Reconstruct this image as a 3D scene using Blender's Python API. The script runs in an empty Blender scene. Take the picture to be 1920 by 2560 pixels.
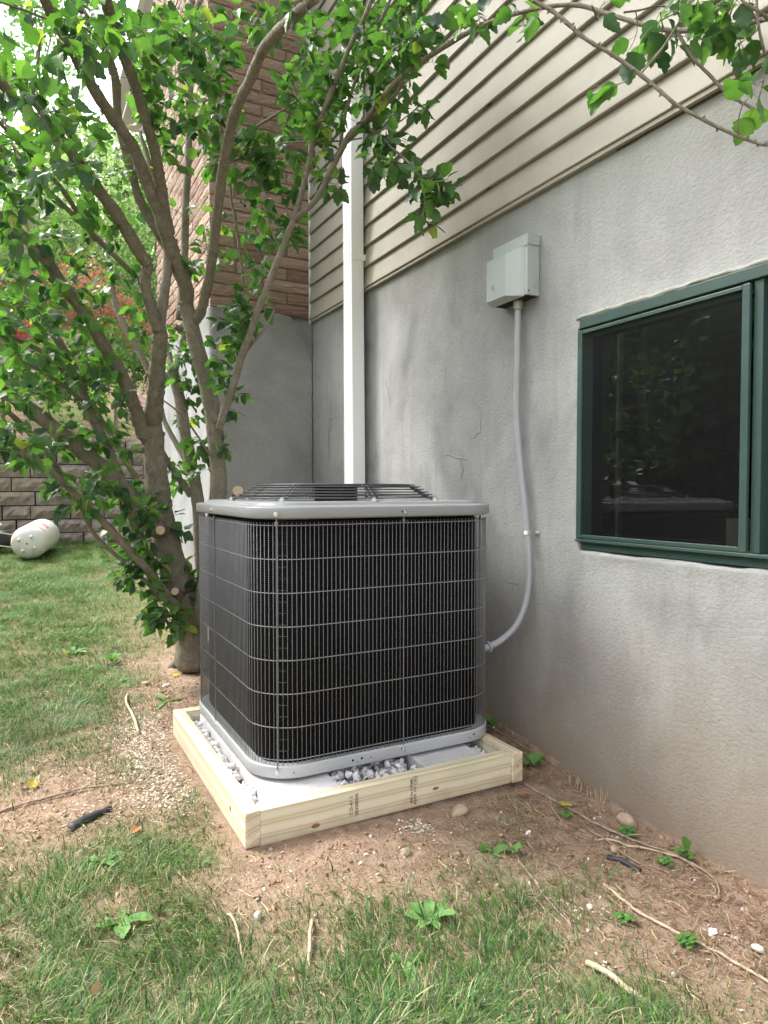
import bpy, bmesh, math, random
import numpy as np
from mathutils import Vector, Matrix, Euler
R=math.radians
rng=np.random.default_rng(7); random.seed(7)
SC=bpy.context.scene
COL=SC.collection

# ------------------------------------------------------------------ camera, sky, sun, exposure
cd=bpy.data.cameras.new('camera'); cam=bpy.data.objects.new('camera',cd); COL.objects.link(cam); SC.camera=cam
cam.location=(-1.514,-3.726,0.87)
YAW=R(28.1); PITCH=math.atan(55/1704)
cam.rotation_euler=(R(90)-PITCH,0,-YAW)
cd.sensor_fit='VERTICAL'; cd.sensor_height=36; cd.lens=36*1704/2560
cd.clip_start=.05; cd.clip_end=500
SUN_EL,SUN_AZ=50,-40          # azimuth measured from +Y towards +X (negative: towards -X)
w=bpy.data.worlds.new('World'); SC.world=w; w.use_nodes=True
nt=w.node_tree; nt.nodes.clear()
wo=nt.nodes.new('ShaderNodeOutputWorld'); bg=nt.nodes.new('ShaderNodeBackground')
sky=nt.nodes.new('ShaderNodeTexSky'); sky.sky_type='NISHITA'; sky.sun_disc=False
sky.sun_elevation=R(SUN_EL); sky.sun_rotation=R(SUN_AZ); sky.air_density=1.0; sky.dust_density=4.0; sky.ozone_density=1.0
hs=nt.nodes.new('ShaderNodeHueSaturation'); hs.inputs['Saturation'].default_value=.22; hs.inputs['Value'].default_value=1.25
nt.links.new(sky.outputs[0],hs.inputs['Color']); nt.links.new(hs.outputs[0],bg.inputs['Color'])
bg.inputs['Strength'].default_value=.15
nt.links.new(bg.outputs[0],wo.inputs[0])
sd=bpy.data.lights.new('sun','SUN'); sd.energy=1.1; sd.angle=R(14); sd.color=(1,.95,.88)
so=bpy.data.objects.new('sun',sd); COL.objects.link(so)
sdir=Vector((math.sin(R(SUN_AZ))*math.cos(R(SUN_EL)),math.cos(R(SUN_AZ))*math.cos(R(SUN_EL)),math.sin(R(SUN_EL))))
so.rotation_euler=sdir.to_track_quat('Z','Y').to_euler(); so.location=sdir*20
SC.view_settings.view_transform='Standard'; SC.view_settings.look='None'
SC.view_settings.exposure=1.87; SC.view_settings.gamma=1; SC.view_settings.use_curve_mapping=False
SC.render.engine='CYCLES'
SC.cycles.max_bounces=8; SC.cycles.diffuse_bounces=4; SC.cycles.transparent_max_bounces=12; SC.cycles.transmission_bounces=4

# ------------------------------------------------------------------ helpers
def link(o,parent=None):
    COL.objects.link(o)
    if parent is not None: o.parent=parent
    return o
def tag(o,label=None,cat=None,group=None,kind=None):
    for k,v in (('label',label),('category',cat),('group',group),('kind',kind)):
        if v: o[k]=v
    return o
def thing(name,label,cat,loc=(0,0,0),group=None,rotz=0):
    o=bpy.data.objects.new(name,None); o.empty_display_size=.05; link(o); o.location=loc; o.rotation_euler=(0,0,rotz)
    return tag(o,label,cat,group)
def np_mesh(name,V,F,mats,mi=None,parent=None,smooth=False,loc=None,colors=None,link_it=True):
    """V (n,3); F = list of index arrays, each (m,k)"""
    me=bpy.data.meshes.new(name)
    V=np.asarray(V,dtype=np.float32); me.vertices.add(len(V)); me.vertices.foreach_set('co',V.ravel())
    Fs=F if isinstance(F,list) else [F]
    Fs=[np.asarray(f,dtype=np.int32) for f in Fs if len(f)]
    tot=sum(f.size for f in Fs); cnt=np.concatenate([np.full(len(f),f.shape[1],dtype=np.int32) for f in Fs])
    me.loops.add(tot); me.loops.foreach_set('vertex_index',np.concatenate([f.ravel() for f in Fs]))
    me.polygons.add(len(cnt)); st=np.concatenate([[0],np.cumsum(cnt)[:-1]]).astype(np.int32)
    me.polygons.foreach_set('loop_start',st)
    if mi is not None: me.polygons.foreach_set('material_index',np.asarray(mi,dtype=np.int32))
    if smooth: me.polygons.foreach_set('use_smooth',np.ones(len(cnt),dtype=bool))
    for m in (mats if isinstance(mats,(list,tuple)) else [mats]): me.materials.append(m)
    if colors is not None:
        a=me.color_attributes.new('tint','FLOAT_COLOR','POINT'); a.data.foreach_set('color',np.asarray(colors,dtype=np.float32).ravel())
    me.update(calc_edges=True)
    if not link_it: return me
    o=bpy.data.objects.new(name,me); link(o,parent)
    if loc is not None: o.location=loc
    return o
class MB:
    def __init__(s): s.v=[]; s.f=[]
    def add(s,v,f):
        b=len(s.v); s.v+= [tuple(p) for p in v]; s.f+=[tuple(i+b for i in q) for q in f]; return s
    def box(s,x0,x1,y0,y1,z0,z1):
        return s.add([(x0,y0,z0),(x1,y0,z0),(x1,y1,z0),(x0,y1,z0),(x0,y0,z1),(x1,y0,z1),(x1,y1,z1),(x0,y1,z1)],
            [(0,3,2,1),(4,5,6,7),(0,1,5,4),(1,2,6,5),(2,3,7,6),(3,0,4,7)])
    def tube(s,pts,rad,n=8,cap=True,jit=0.0):
        pts=[Vector(p) for p in pts]; m=len(pts)
        if not hasattr(rad,'__len__'): rad=[rad]*m
        vs=[]; prev=None
        for i,p in enumerate(pts):
            t=(pts[min(i+1,m-1)]-pts[max(i-1,0)]).normalized()
            if prev is None:
                a=Vector((0,0,1)) if abs(t.z)<.9 else Vector((1,0,0)); x=t.cross(a).normalized()
            else: x=(prev-t*prev.dot(t)).normalized()
            y=t.cross(x); prev=x
            for k in range(n):
                a=2*math.pi*k/n; r=rad[i]*(1+jit*(random.random()-.5))
                vs.append(p+(x*math.cos(a)+y*math.sin(a))*r)
        fs=[(i*n+k,i*n+(k+1)%n,(i+1)*n+(k+1)%n,(i+1)*n+k) for i in range(m-1) for k in range(n)]
        if cap: fs+= [tuple(range(n-1,-1,-1)),tuple((m-1)*n+k for k in range(n))]
        return s.add(vs,fs)
    def cyl(s,p0,p1,r,n=16,r1=None): return s.tube([p0,p1],[r,r if r1 is None else r1],n)
    def prism(s,poly,axis,a,b):
        """poly 2-D points (ccw) extruded along axis from a to b"""
        n=len(poly)
        def mk(p,t): return {'x':(t,p[0],p[1]),'y':(p[0],t,p[1]),'z':(p[0],p[1],t)}[axis]
        v=[mk(p,a) for p in poly]+[mk(p,b) for p in poly]
        return s.add(v,[tuple(range(n-1,-1,-1)),tuple(range(n,2*n))]+[(i,(i+1)%n,n+(i+1)%n,n+i) for i in range(n)])
    def build(s,name,mat,parent=None,smooth=False,bevel=0,seg=2,loc=None,autosmooth=None):
        me=bpy.data.meshes.new(name); me.from_pydata([tuple(p) for p in s.v],[],s.f); me.update()
        b=bmesh.new(); b.from_mesh(me); bmesh.ops.recalc_face_normals(b,faces=b.faces); b.to_mesh(me); b.free()
        for m in (mat if isinstance(mat,(list,tuple)) else [mat]): me.materials.append(m)
        if smooth: me.polygons.foreach_set('use_smooth',[True]*len(me.polygons))
        o=bpy.data.objects.new(name,me); link(o,parent)
        if loc is not None: o.location=loc
        if bevel:
            md=o.modifiers.new('bevel','BEVEL'); md.width=bevel; md.segments=seg; md.limit_method='ANGLE'; md.angle_limit=R(40)
        return o
# lattice noise (numpy)
_tab=np.random.default_rng(11).random((64,64,64)).astype(np.float32)
def vnoise(x,y,z=0.0,scale=1.0):
    x=np.asarray(x,float)*scale; y=np.asarray(y,float)*scale; z=np.asarray(z,float)*scale+0*x
    xi=np.floor(x).astype(int); yi=np.floor(y).astype(int); zi=np.floor(z).astype(int)
    fx=x-xi; fy=y-yi; fz=z-zi; fx=fx*fx*(3-2*fx); fy=fy*fy*(3-2*fy); fz=fz*fz*(3-2*fz)
    g=lambda a,b,c:_tab[(xi+a)&63,(yi+b)&63,(zi+c)&63]
    l=lambda a,b,t:a+(b-a)*t
    return l(l(l(g(0,0,0),g(1,0,0),fx),l(g(0,1,0),g(1,1,0),fx),fy),l(l(g(0,0,1),g(1,0,1),fx),l(g(0,1,1),g(1,1,1),fx),fy),fz)*2-1
def fbm(x,y,z=0.0,scale=1.0,o=4):
    s=0;a=1.0
    for i in range(o): s=s+a*vnoise(x,y,z,scale*2**i); a*=.5
    return s/1.9
def sm(a,b,x):
    t=np.clip((np.asarray(x,float)-a)/(b-a),0,1); return t*t*(3-2*t)

# ------------------------------------------------------------------ materials
class NM:
    def __init__(s,name):
        s.m=bpy.data.materials.new(name); s.m.use_nodes=True; s.t=s.m.node_tree; s.n=s.t.nodes; s.l=s.t.links
        s.b=s.n['Principled BSDF']; s.out=s.n['Material Output']; s.tc=None
    def co(s,kind='Object'):
        if s.tc is None: s.tc=s.n.new('ShaderNodeTexCoord')
        return s.tc.outputs[kind]
    def pos(s): return s.n.new('ShaderNodeNewGeometry').outputs['Position']
    def mp(s,vec,scale=(1,1,1),rot=(0,0,0),loc=(0,0,0)):
        q=s.n.new('ShaderNodeMapping'); q.inputs['Scale'].default_value=scale; q.inputs['Rotation'].default_value=rot; q.inputs['Location'].default_value=loc
        s.l.new(vec,q.inputs[0]); return q.outputs[0]
    def noise(s,vec,scale=5,detail=4,rough=.5,dist=0):
        q=s.n.new('ShaderNodeTexNoise'); q.inputs['Scale'].default_value=scale; q.inputs['Detail'].default_value=detail
        q.inputs['Roughness'].default_value=rough; q.inputs['Distortion'].default_value=dist; s.l.new(vec,q.inputs['Vector']); return q.outputs['Fac']
    def vor(s,vec,scale=5,feature='F1'):
        q=s.n.new('ShaderNodeTexVoronoi'); q.feature=feature; q.inputs['Scale'].default_value=scale; s.l.new(vec,q.inputs['Vector']); return q.outputs['Distance']
    def wave(s,vec,scale=5,dist=2,detail=2,dscale=1,bands='X'):
        q=s.n.new('ShaderNodeTexWave'); q.bands_direction=bands
        for k,v in (('Scale',scale),('Distortion',dist),('Detail',detail),('Detail Scale',dscale)): q.inputs[k].default_value=v
        s.l.new(vec,q.inputs['Vector']); return q.outputs['Fac']
    def ramp(s,fac,stops):
        q=s.n.new('ShaderNodeValToRGB'); e=q.color_ramp.elements
        while len(e)>1: e.remove(e[0])
        e[0].position=stops[0][0]; e[0].color=(*s.c3(stops[0][1]),1)
        for p,c in stops[1:]: x=e.new(p); x.color=(*s.c3(c),1)
        s.l.new(fac,q.inputs[0]); return q.outputs['Color']
    def c3(s,c): return (c,c,c) if not hasattr(c,'__len__') else tuple(c)
    def mix(s,f,a,b,mode='MIX'):
        q=s.n.new('ShaderNodeMix'); q.data_type='RGBA'; q.blend_type=mode
        for k,v in ((0,f),(6,a),(7,b)):
            if hasattr(v,'is_linked') or hasattr(v,'links'): s.l.new(v,q.inputs[k])
            elif k==0: q.inputs[0].default_value=v
            else: q.inputs[k].default_value=(*s.c3(v),1)
        return q.outputs[2]
    def math(s,op,a,b=0.0,clamp=False):
        q=s.n.new('ShaderNodeMath'); q.operation=op; q.use_clamp=clamp
        for k,v in ((0,a),(1,b)):
            if hasattr(v,'links'): s.l.new(v,q.inputs[k])
            else: q.inputs[k].default_value=v
        return q.outputs[0]
    def rng(s,v,a,b,c=0,d=1):
        q=s.n.new('ShaderNodeMapRange'); s.l.new(v,q.inputs[0])
        for k,x in zip((1,2,3,4),(a,b,c,d)): q.inputs[k].default_value=x
        return q.outputs[0]
    def sep(s,vec):
        q=s.n.new('ShaderNodeSeparateXYZ'); s.l.new(vec,q.inputs[0]); return q.outputs
    def rand(s): return s.n.new('ShaderNodeObjectInfo').outputs['Random']
    def bump(s,h,strength=.5,dist=.01,prev=None):
        q=s.n.new('ShaderNodeBump'); q.inputs['Strength'].default_value=strength; q.inputs['Distance'].default_value=dist
        s.l.new(h,q.inputs['Height'])
        if prev is not None: s.l.new(prev,q.inputs['Normal'])
        s.l.new(q.outputs[0],s.b.inputs['Normal']); return q.outputs[0]
    def set(s,color=None,rough=None,metal=None,spec=None,coat=None):
        for k,v in (('Base Color',color),('Roughness',rough),('Metallic',metal),('Specular IOR Level',spec),('Coat Weight',coat)):
            if v is None: continue
            if hasattr(v,'links'): s.l.new(v,s.b.inputs[k])
            elif k=='Base Color': s.b.inputs[k].default_value=(*s.c3(v),1)
            else: s.b.inputs[k].default_value=v
        return s
def plain(name,c,rough=.5,metal=0,spec=.5,var=.12,scale=20,bump=0,dirt=None):
    q=NM(name); n=q.noise(q.co(),scale,4)
    a=tuple(x*(1-var) for x in c); b=tuple(min(1,x*(1+var)) for x in c)
    col=q.mix(q.rng(n,.3,.7),a,b)
    if dirt:
        col=q.mix(q.rng(q.noise(q.co(),scale*.35,6,.65),.52,.75,0,.55),col,dirt)
    q.set(col,rough,metal,spec)
    if bump: q.bump(q.noise(q.co(),scale*6,3),.4,bump)
    return q.m

def m_stucco():
    q=NM('stucco'); p=q.pos(); x,y,z=q.sep(p)
    big=q.noise(p,1.5,5,.6,.6); med=q.noise(p,6,5,.6,.5)
    streak=q.noise(q.mp(p,(1,9,1.1)),1.4,6,.65,.8)
    base=q.ramp(big,[(.34,(.18,.183,.186)),(.46,(.285,.288,.29)),(.56,(.36,.363,.36)),(.7,(.45,.452,.445))])
    base=q.mix(q.math('MULTIPLY',q.rng(streak,.45,.72),.45),base,(.185,.18,.178))
    base=q.mix(q.math('MULTIPLY',q.rng(med,.35,.7),.25),base,(.48,.48,.47))
    # corner end mixed slightly paler and smoother, window end drawn towards mid grey
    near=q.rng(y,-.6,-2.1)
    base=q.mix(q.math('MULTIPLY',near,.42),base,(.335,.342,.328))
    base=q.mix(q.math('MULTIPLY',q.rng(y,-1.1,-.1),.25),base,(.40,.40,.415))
    # soil splash along the foot of the wall
    zz=q.math('ADD',z,q.math('MULTIPLY',q.math('SUBTRACT',med,.5),.35))
    foot=q.rng(zz,.62,-.02); foot=q.math('POWER',foot,1.3)
    base=q.mix(q.math('MULTIPLY',foot,.85),base,(.30,.225,.155))
    spl=q.rng(q.math('ADD',z,q.math('MULTIPLY',q.noise(p,3.5,4,.6,.5),.9)),.95,.35)
    base=q.mix(q.math('MULTIPLY',spl,q.math('MULTIPLY',q.rng(q.noise(p,2.2,4),.42,.66),.4)),base,(.20,.165,.135))
    # dark green tint towards the siding edge and stain specks
    top=q.rng(q.math('ADD',z,q.math('MULTIPLY',med,.12)),1.72,1.92)
    base=q.mix(q.math('MULTIPLY',top,.45),base,(.17,.175,.13))
    blot=q.rng(q.noise(q.mp(p,(1,1,.8),(0,0,0),(3,1,2)),2.6,6,.55,.9),.54,.70); base=q.mix(q.math('MULTIPLY',blot,.42),base,(.13,.128,.125))
    spk=q.rng(q.vor(q.mp(p,(1,1,1)),38),.0,.10,1,0)
    base=q.mix(q.math('MULTIPLY',q.math('MULTIPLY',spk,q.rng(q.noise(p,4,2),.55,.62)),.8),base,(.10,.085,.07))
    fine=q.noise(q.mp(p,(1,1,1.6)),150,3,.6); mid=q.noise(q.mp(p,(1,1,1.5),(R(15),0,0)),75,5,.65,.15); lrg=q.noise(p,9,4)
    base=q.mix(q.math('MULTIPLY',q.rng(mid,.35,.6,1,0),.22),base,(.18,.18,.16))
    h=q.math('ADD',q.math('MULTIPLY',fine,.35),q.math('ADD',q.math('MULTIPLY',mid,q.rng(y,-.3,-2.,.35,1.1)),lrg))
    q.set(base,.92,spec=.25); q.bump(h,.6,.0042); return q.m
def m_brick(side=False):
    q=NM('brick_clay'); r=q.rand(); c=q.pos()
    col=q.ramp(r,[(0,(.37,.245,.18)),(.22,(.50,.365,.275)),(.5,(.58,.44,.335)),(.72,(.53,.39,.295)),(.88,(.38,.24,.195)),(1,(.62,.49,.375))])
    v=q.mp(c,(3.2,3.2,17)); wv=q.wave(v,2.6,7,4,1.4,'Z'); n=q.noise(v,2.2,5,.6,1.5)
    h=q.math('ADD',q.math('MULTIPLY',wv,.7),n)
    col=q.mix(q.math('MULTIPLY',q.rng(h,.45,.85,1,0),.34),col,(.20,.12,.095))
    col=q.mix(q.math('MULTIPLY',q.rng(q.noise(c,60,3),.55,.75),.3),col,(.5,.38,.3))
    q.set(col,.85,spec=.2); q.bump(h,1.0,.010); return q.m
def m_siding():
    q=NM('vinyl_siding'); p=q.pos(); n=q.noise(p,2.5,5,.6,.3); f=q.noise(p,24,4)
    st=q.noise(q.mp(p,(1,5,.8)),2,5,.6)
    c=q.mix(q.rng(n,.35,.7),(.285,.268,.225),(.345,.32,.265))
    c=q.mix(q.math('MULTIPLY',q.rng(st,.5,.75),.3),c,(.36,.34,.25))
    c=q.mix(q.math('MULTIPLY',q.rng(f,.66,.72),.5),c,(.30,.27,.2))
    q.set(c,.62,spec=.2); q.bump(q.noise(q.mp(p,(1,.5,8)),60,2),.12,.002); return q.m
def m_wood():
    q=NM('treated_pine'); p=q.co('Object'); r=q.rand()
    off=q.n.new('ShaderNodeVectorMath'); off.operation='ADD'; q.l.new(p,off.inputs[0])
    cb=q.n.new('ShaderNodeCombineXYZ'); q.l.new(q.math('MULTIPLY',r,7.0),cb.inputs[0]); q.l.new(q.math('MULTIPLY',r,.03),cb.inputs[2]); q.l.new(cb.outputs[0],off.inputs[1]); v=off.outputs[0]
    # rings about an axis running along the board (local x), centre outside the section
    rg=q.n.new('ShaderNodeTexWave'); rg.wave_type='RINGS'; rg.rings_direction='X'; 
    for k,vv in (('Scale',9.5),('Distortion',1.6),('Detail',3),('Detail Scale',1.2),('Detail Roughness',.6)): rg.inputs[k].default_value=vv
    q.l.new(q.mp(v,(.22,1,1),(0,0,0),(0,.035,.05)),rg.inputs['Vector']); g=rg.outputs['Fac']
    fine=q.noise(q.mp(v,(1.2,60,60)),8,4,.6)
    c=q.ramp(g,[(0,(.75,.69,.53)),(.45,(.72,.655,.49)),(.72,(.64,.545,.37)),(.9,(.55,.44,.28)),(1,(.70,.63,.46))])
    c=q.mix(q.math('MULTIPLY',q.rng(fine,.45,.7),.22),c,(.72,.62,.42))
    c=q.mix(q.math('MULTIPLY',q.rng(q.noise(v,5,3),.55,.75),.35),c,(.47,.50,.30))
    x,y,z=q.sep(q.pos()); mud=q.rng(q.math('ADD',z,q.math('MULTIPLY',q.noise(q.pos(),14,5,.65),.06)),.062,.028)
    c=q.mix(q.math('MULTIPLY',mud,.6),c,(.36,.24,.16))
    q.set(c,.68,spec=.25); q.bump(q.math('ADD',q.math('MULTIPLY',g,.6),fine),.35,.0015); return q.m
def m_concrete(name='concrete_block',c0=(.50,.48,.485),c1=(.68,.65,.65)):
    q=NM(name); p=q.pos(); n=q.noise(p,9,6,.65); f=q.noise(p,160,3); c=q.mix(q.rng(n,.3,.7),c0,c1)
    c=q.mix(q.math('MULTIPLY',q.rng(q.noise(p,70,2),.64,.7),.5),c,(.25,.22,.2))
    q.set(c,.9,spec=.2); q.bump(f,.6,.002); return q.m
def m_soil():
    q=NM('soil'); p=q.pos(); x,y,z=q.sep(p)
    a=q.noise(p,2.2,6,.6,.5); b=q.noise(p,22,6,.7); f=q.noise(p,110,4,.7)
    c=q.ramp(b,[(.25,(.19,.122,.082)),(.45,(.345,.235,.165)),(.6,(.43,.31,.23)),(.8,(.53,.41,.32))])
    c=q.mix(q.math('MULTIPLY',q.rng(a,.48,.68),.5),c,(.25,.175,.13))
    c=q.mix(q.math('MULTIPLY',q.rng(q.noise(p,300,2),.62,.7),.55),c,(.50,.42,.34))
    far=q.math('MAXIMUM',q.rng(y,-.2,1.2),q.rng(x,-2.6,-3.6))
    c=q.mix(q.math('MULTIPLY',far,.75),c,(.12,.15,.055))
    cv=q.n.new('ShaderNodeVertexColor'); cv.layer_name='tint'; cvr=q.n.new('ShaderNodeSeparateColor'); q.l.new(cv.outputs[0],cvr.inputs[0])
    c=q.mix(q.math('MULTIPLY',cvr.outputs[0],.8),c,q.mix(b,(.11,.12,.05),(.24,.22,.12)))
    q.set(c,.97,spec=.1); q.bump(q.math('ADD',q.math('MULTIPLY',b,1.2),f),.9,.014); return q.m
def m_bark():
    q=NM('bark'); p=q.pos(); n=q.noise(p,26,6,.7,.6); f=q.noise(q.mp(p,(1,1,.35)),95,5,.75,.8); big=q.noise(p,6,4)
    c=q.ramp(n,[(.2,(.15,.13,.10)),(.42,(.28,.25,.195)),(.58,(.37,.335,.27)),(.8,(.50,.465,.39))])
    c=q.mix(q.math('MULTIPLY',q.rng(big,.5,.66),.45),c,(.23,.235,.155))
    c=q.mix(q.math('MULTIPLY',q.rng(f,.5,.68,1,0),.35),c,(.12,.095,.07))
    sp=q.rng(q.vor(q.mp(p,(1,1,1.5)),46),.10,.04); c=q.mix(q.math('MULTIPLY',sp,.7),c,(.06,.045,.035))
    q.set(c,.9,spec=.15); q.bump(q.math('ADD',n,q.math('MULTIPLY',f,.9)),1.0,.009); return q.m
def m_leaf(name,c,trans,back=None,tr=.33):
    q=NM(name); p=q.pos(); n=q.noise(p,30,3); v=q.noise(p,9,2)
    col=q.mix(q.rng(n,.3,.7),tuple(x*.8 for x in c),tuple(x*1.2 for x in c))
    geo=q.n.new('ShaderNodeNewGeometry').outputs['Backfacing']
    col=q.mix(geo,col,tuple(min(1,x*1.35+.015) for x in c)) if back is None else q.mix(geo,col,back)
    q.set(col,q.mix(geo,.45,.7),spec=.45)
    t=q.n.new('ShaderNodeBsdfTranslucent'); t.inputs[0].default_value=(*trans,1)
    mx=q.n.new('ShaderNodeMixShader'); mx.inputs[0].default_value=tr
    q.l.new(q.b.outputs[0],mx.inputs[1]); q.l.new(t.outputs[0],mx.inputs[2]); q.l.new(mx.outputs[0],q.out.inputs[0])
    q.bump(q.noise(p,140,3),.3,.002); return q.m
def m_grass():
    q=NM('grass_blade'); a=q.n.new('ShaderNodeVertexColor'); a.layer_name='tint'; q.set(a.outputs[0],.55,spec=.3)
    t=q.n.new('ShaderNodeBsdfTranslucent'); q.l.new(a.outputs[0],t.inputs[0]); mx=q.n.new('ShaderNodeMixShader'); mx.inputs[0].default_value=.3
    q.l.new(q.b.outputs[0],mx.inputs[1]); q.l.new(t.outputs[0],mx.inputs[2]); q.l.new(mx.outputs[0],q.out.inputs[0]); return q.m
def m_tint(name,rough=.9,spec=.2,bump=0,scale=60):
    q=NM(name); a=q.n.new('ShaderNodeVertexColor'); a.layer_name='tint'; q.set(a.outputs[0],rough,spec=spec)
    if bump: q.bump(q.noise(q.pos(),scale,4,.6),.7,bump)
    return q.m
def m_glass():
    q=NM('window_glass'); q.n.remove(q.b); g=q.n.new('ShaderNodeBsdfGlossy'); g.inputs['Roughness'].default_value=.0; g.inputs[0].default_value=(1,1,1,1)
    t=q.n.new('ShaderNodeBsdfTransparent'); t.inputs[0].default_value=(.86,.88,.87,1)
    f=q.n.new('ShaderNodeFresnel'); f.inputs[0].default_value=2.1; mx=q.n.new('ShaderNodeMixShader')
    q.l.new(f.outputs[0],mx.inputs[0]); q.l.new(t.outputs[0],mx.inputs[1]); q.l.new(g.outputs[0],mx.inputs[2]); q.l.new(mx.outputs[0],q.out.inputs[0]); return q.m
def m_screen():
    q=NM('insect_screen'); p=q.pos(); t=q.n.new('ShaderNodeBsdfTransparent'); t.inputs[0].default_value=(1,1,1,1); mx=q.n.new('ShaderNodeMixShader')
    streak=q.noise(q.mp(p,(1,2,60)),3,4,.7); d=q.rng(streak,.45,.75,.36,.44); q.l.new(d,mx.inputs[0])
    q.set((.012,.012,.013),.5,spec=.15); q.l.new(t.outputs[0],mx.inputs[1]); q.l.new(q.b.outputs[0],mx.inputs[2]); q.l.new(mx.outputs[0],q.out.inputs[0]); return q.m
def m_stone_block():
    q=NM('retaining_block_stone'); p=q.pos(); r=q.rand(); n=q.noise(p,14,6,.7); f=q.noise(p,70,5,.7)
    c=q.ramp(n,[(.25,(.24,.205,.18)),(.5,(.43,.38,.33)),(.75,(.60,.54,.48))]); c=q.mix(q.math('MULTIPLY',r,.6),c,(.40,.31,.235)); c=q.mix(q.math('MULTIPLY',q.rng(q.noise(p,4,4),.5,.65),.4),c,(.17,.145,.12))
    q.set(c,.95,spec=.15); q.bump(q.math('ADD',n,q.math('MULTIPLY',f,.6)),1,.03); return q.m
M={}
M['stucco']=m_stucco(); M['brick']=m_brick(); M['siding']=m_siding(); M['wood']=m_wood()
M['mortar']=plain('mortar',(.24,.17,.13),.95,spec=.1,scale=40,bump=.003)  # darker than real mortar: the joints' shadow line is put into the colour
M['white']=plain('white_aluminium',(.88,.88,.875),.35,spec=.5,var=.02,scale=6,dirt=None)
M['paver']=m_concrete(); M['soil']=m_soil(); M['bark']=m_bark(); M['grass']=m_grass(); M['glass']=m_glass(); M['screen']=m_screen(); M['block']=m_stone_block()
M['capgrey']=plain('grey_powder_coat',(.31,.318,.325),.42,spec=.4,var=.03,scale=8)
M['bandgrey']=plain('grey_base_paint',(.46,.475,.49),.35,spec=.5,var=.03,scale=8)
M['wire']=plain('grey_coated_wire',(.19,.19,.195),.4,spec=.4,var=.05)
M['strapgrey']=plain('strap_grey',(.15,.15,.155),.45,var=.05)
M['darkwire']=plain('dark_guard_wire',(.075,.07,.078),.4,spec=.5,var=.1)
M['coil']=plain('black_coil_fin',(.006,.0055,.0065),.5,spec=.18,var=.3,scale=50)
M['motor']=plain('black_motor',(.015,.015,.018),.5)
M['steel']=plain('zinc_screw',(.62,.62,.62),.3,metal=.8,var=.05)
M['hole']=plain('punched_hole_dark',(.01,.01,.01),.9)
M['green']=plain('green_window_paint',(.034,.068,.060),.42,spec=.45,var=.10,scale=7,dirt=(.075,.11,.095))
M['darkgreen']=plain('green_channel_paint',(.035,.075,.065),.5,var=.1)  # even green, nearly the same as the frame paint
M['vinylpale']=plain('pale_sash_vinyl',(.60,.60,.56),.5,var=.05)
M['boxgrey']=plain('disconnect_box_paint',(.385,.42,.405),.33,spec=.5,var=.03,scale=9)
M['conduit']=plain('grey_pvc_conduit',(.33,.34,.36),.42,spec=.45,var=.05,scale=15,dirt=(.33,.31,.29))
M['gravel']=m_tint('limestone_gravel',.9,.2,.004,90)
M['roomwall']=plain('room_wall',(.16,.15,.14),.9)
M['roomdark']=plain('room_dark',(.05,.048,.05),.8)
M['ink']=plain('black_stamp_ink',(.09,.065,.04),.9)
M['cutwood']=plain('fresh_cut_wood',(.60,.44,.30),.8,var=.1,scale=60)
M['knot']=plain('pine_knot',(.25,.125,.06),.7,var=.3,scale=200)
M['crackdark']=plain('crack_dark',(.11,.10,.10),1,spec=0)
M['bead']=plain('caulk_bead',(.30,.305,.26),.8,var=.15,scale=60,bump=.004)
M['tank']=None
M['leaf']=[m_leaf('leaf_deep_green',(.036,.088,.022),(.12,.33,.03),(.055,.105,.05)),m_leaf('leaf_mid_green',(.050,.125,.028),(.17,.44,.045),(.075,.14,.06)),
  m_leaf('leaf_bright_green',(.07,.17,.03),(.23,.52,.05),(.11,.20,.06)),m_leaf('leaf_dusky_green',(.022,.055,.028),(.06,.18,.04),(.07,.115,.075)),m_leaf('leaf_yellow_green',(.22,.30,.04),(.5,.7,.06))]
M['yleaf']=m_leaf('fallen_yellow_leaf',(.50,.40,.08),(.6,.5,.1),tr=.2)
M['oleaf']=m_leaf('fallen_orange_leaf',(.45,.20,.09),(.5,.25,.1),tr=.2)
M['weed']=m_leaf('weed_leaf',(.085,.19,.04),(.22,.48,.06),tr=.25)
M['palefol']=m_leaf('pale_tree_foliage',(.20,.30,.12),(.45,.62,.22),tr=.45)
M['midfol']=m_leaf('tree_foliage',(.06,.13,.035),(.2,.42,.08),tr=.4)
M['darkfol']=m_leaf('dark_tree_foliage',(.03,.065,.02),(.08,.2,.04),tr=.3)
M['redfol']=m_leaf('red_maple_foliage',(.23,.10,.06),(.48,.20,.11),tr=.35)
M['crimson']=m_leaf('crimson_shrub_foliage',(.28,.03,.04),(.6,.08,.09),tr=.35)
M['stone']=plain('field_stone',(.40,.30,.22),.8,var=.2,scale=25,bump=.003)
M['tanleaf']=m_leaf('fallen_tan_leaf',(.42,.28,.15),(.5,.3,.15),tr=.15)
M['stonepale']=plain('pale_stone',(.60,.54,.47),.8,var=.12,scale=25,bump=.002)
M['quartz']=plain('white_quartz',(.85,.85,.85),.5,var=.03,scale=30)
M['stick']=plain('dry_stick_bark',(.27,.205,.15),.85,var=.3,scale=60,bump=.002)
M['stickpale']=plain('pale_dry_stick',(.44,.35,.24),.8,var=.2,scale=60)
M['hose']=plain('black_plastic_strip',(.03,.03,.035),.55,var=.2)
M['chip']=m_tint('wood_chip',.9,.1); M['clod']=m_tint('soil_clod',.97,.05,.004,120)
M['straw']=m_tint('dry_straw',.85,.2)

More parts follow.
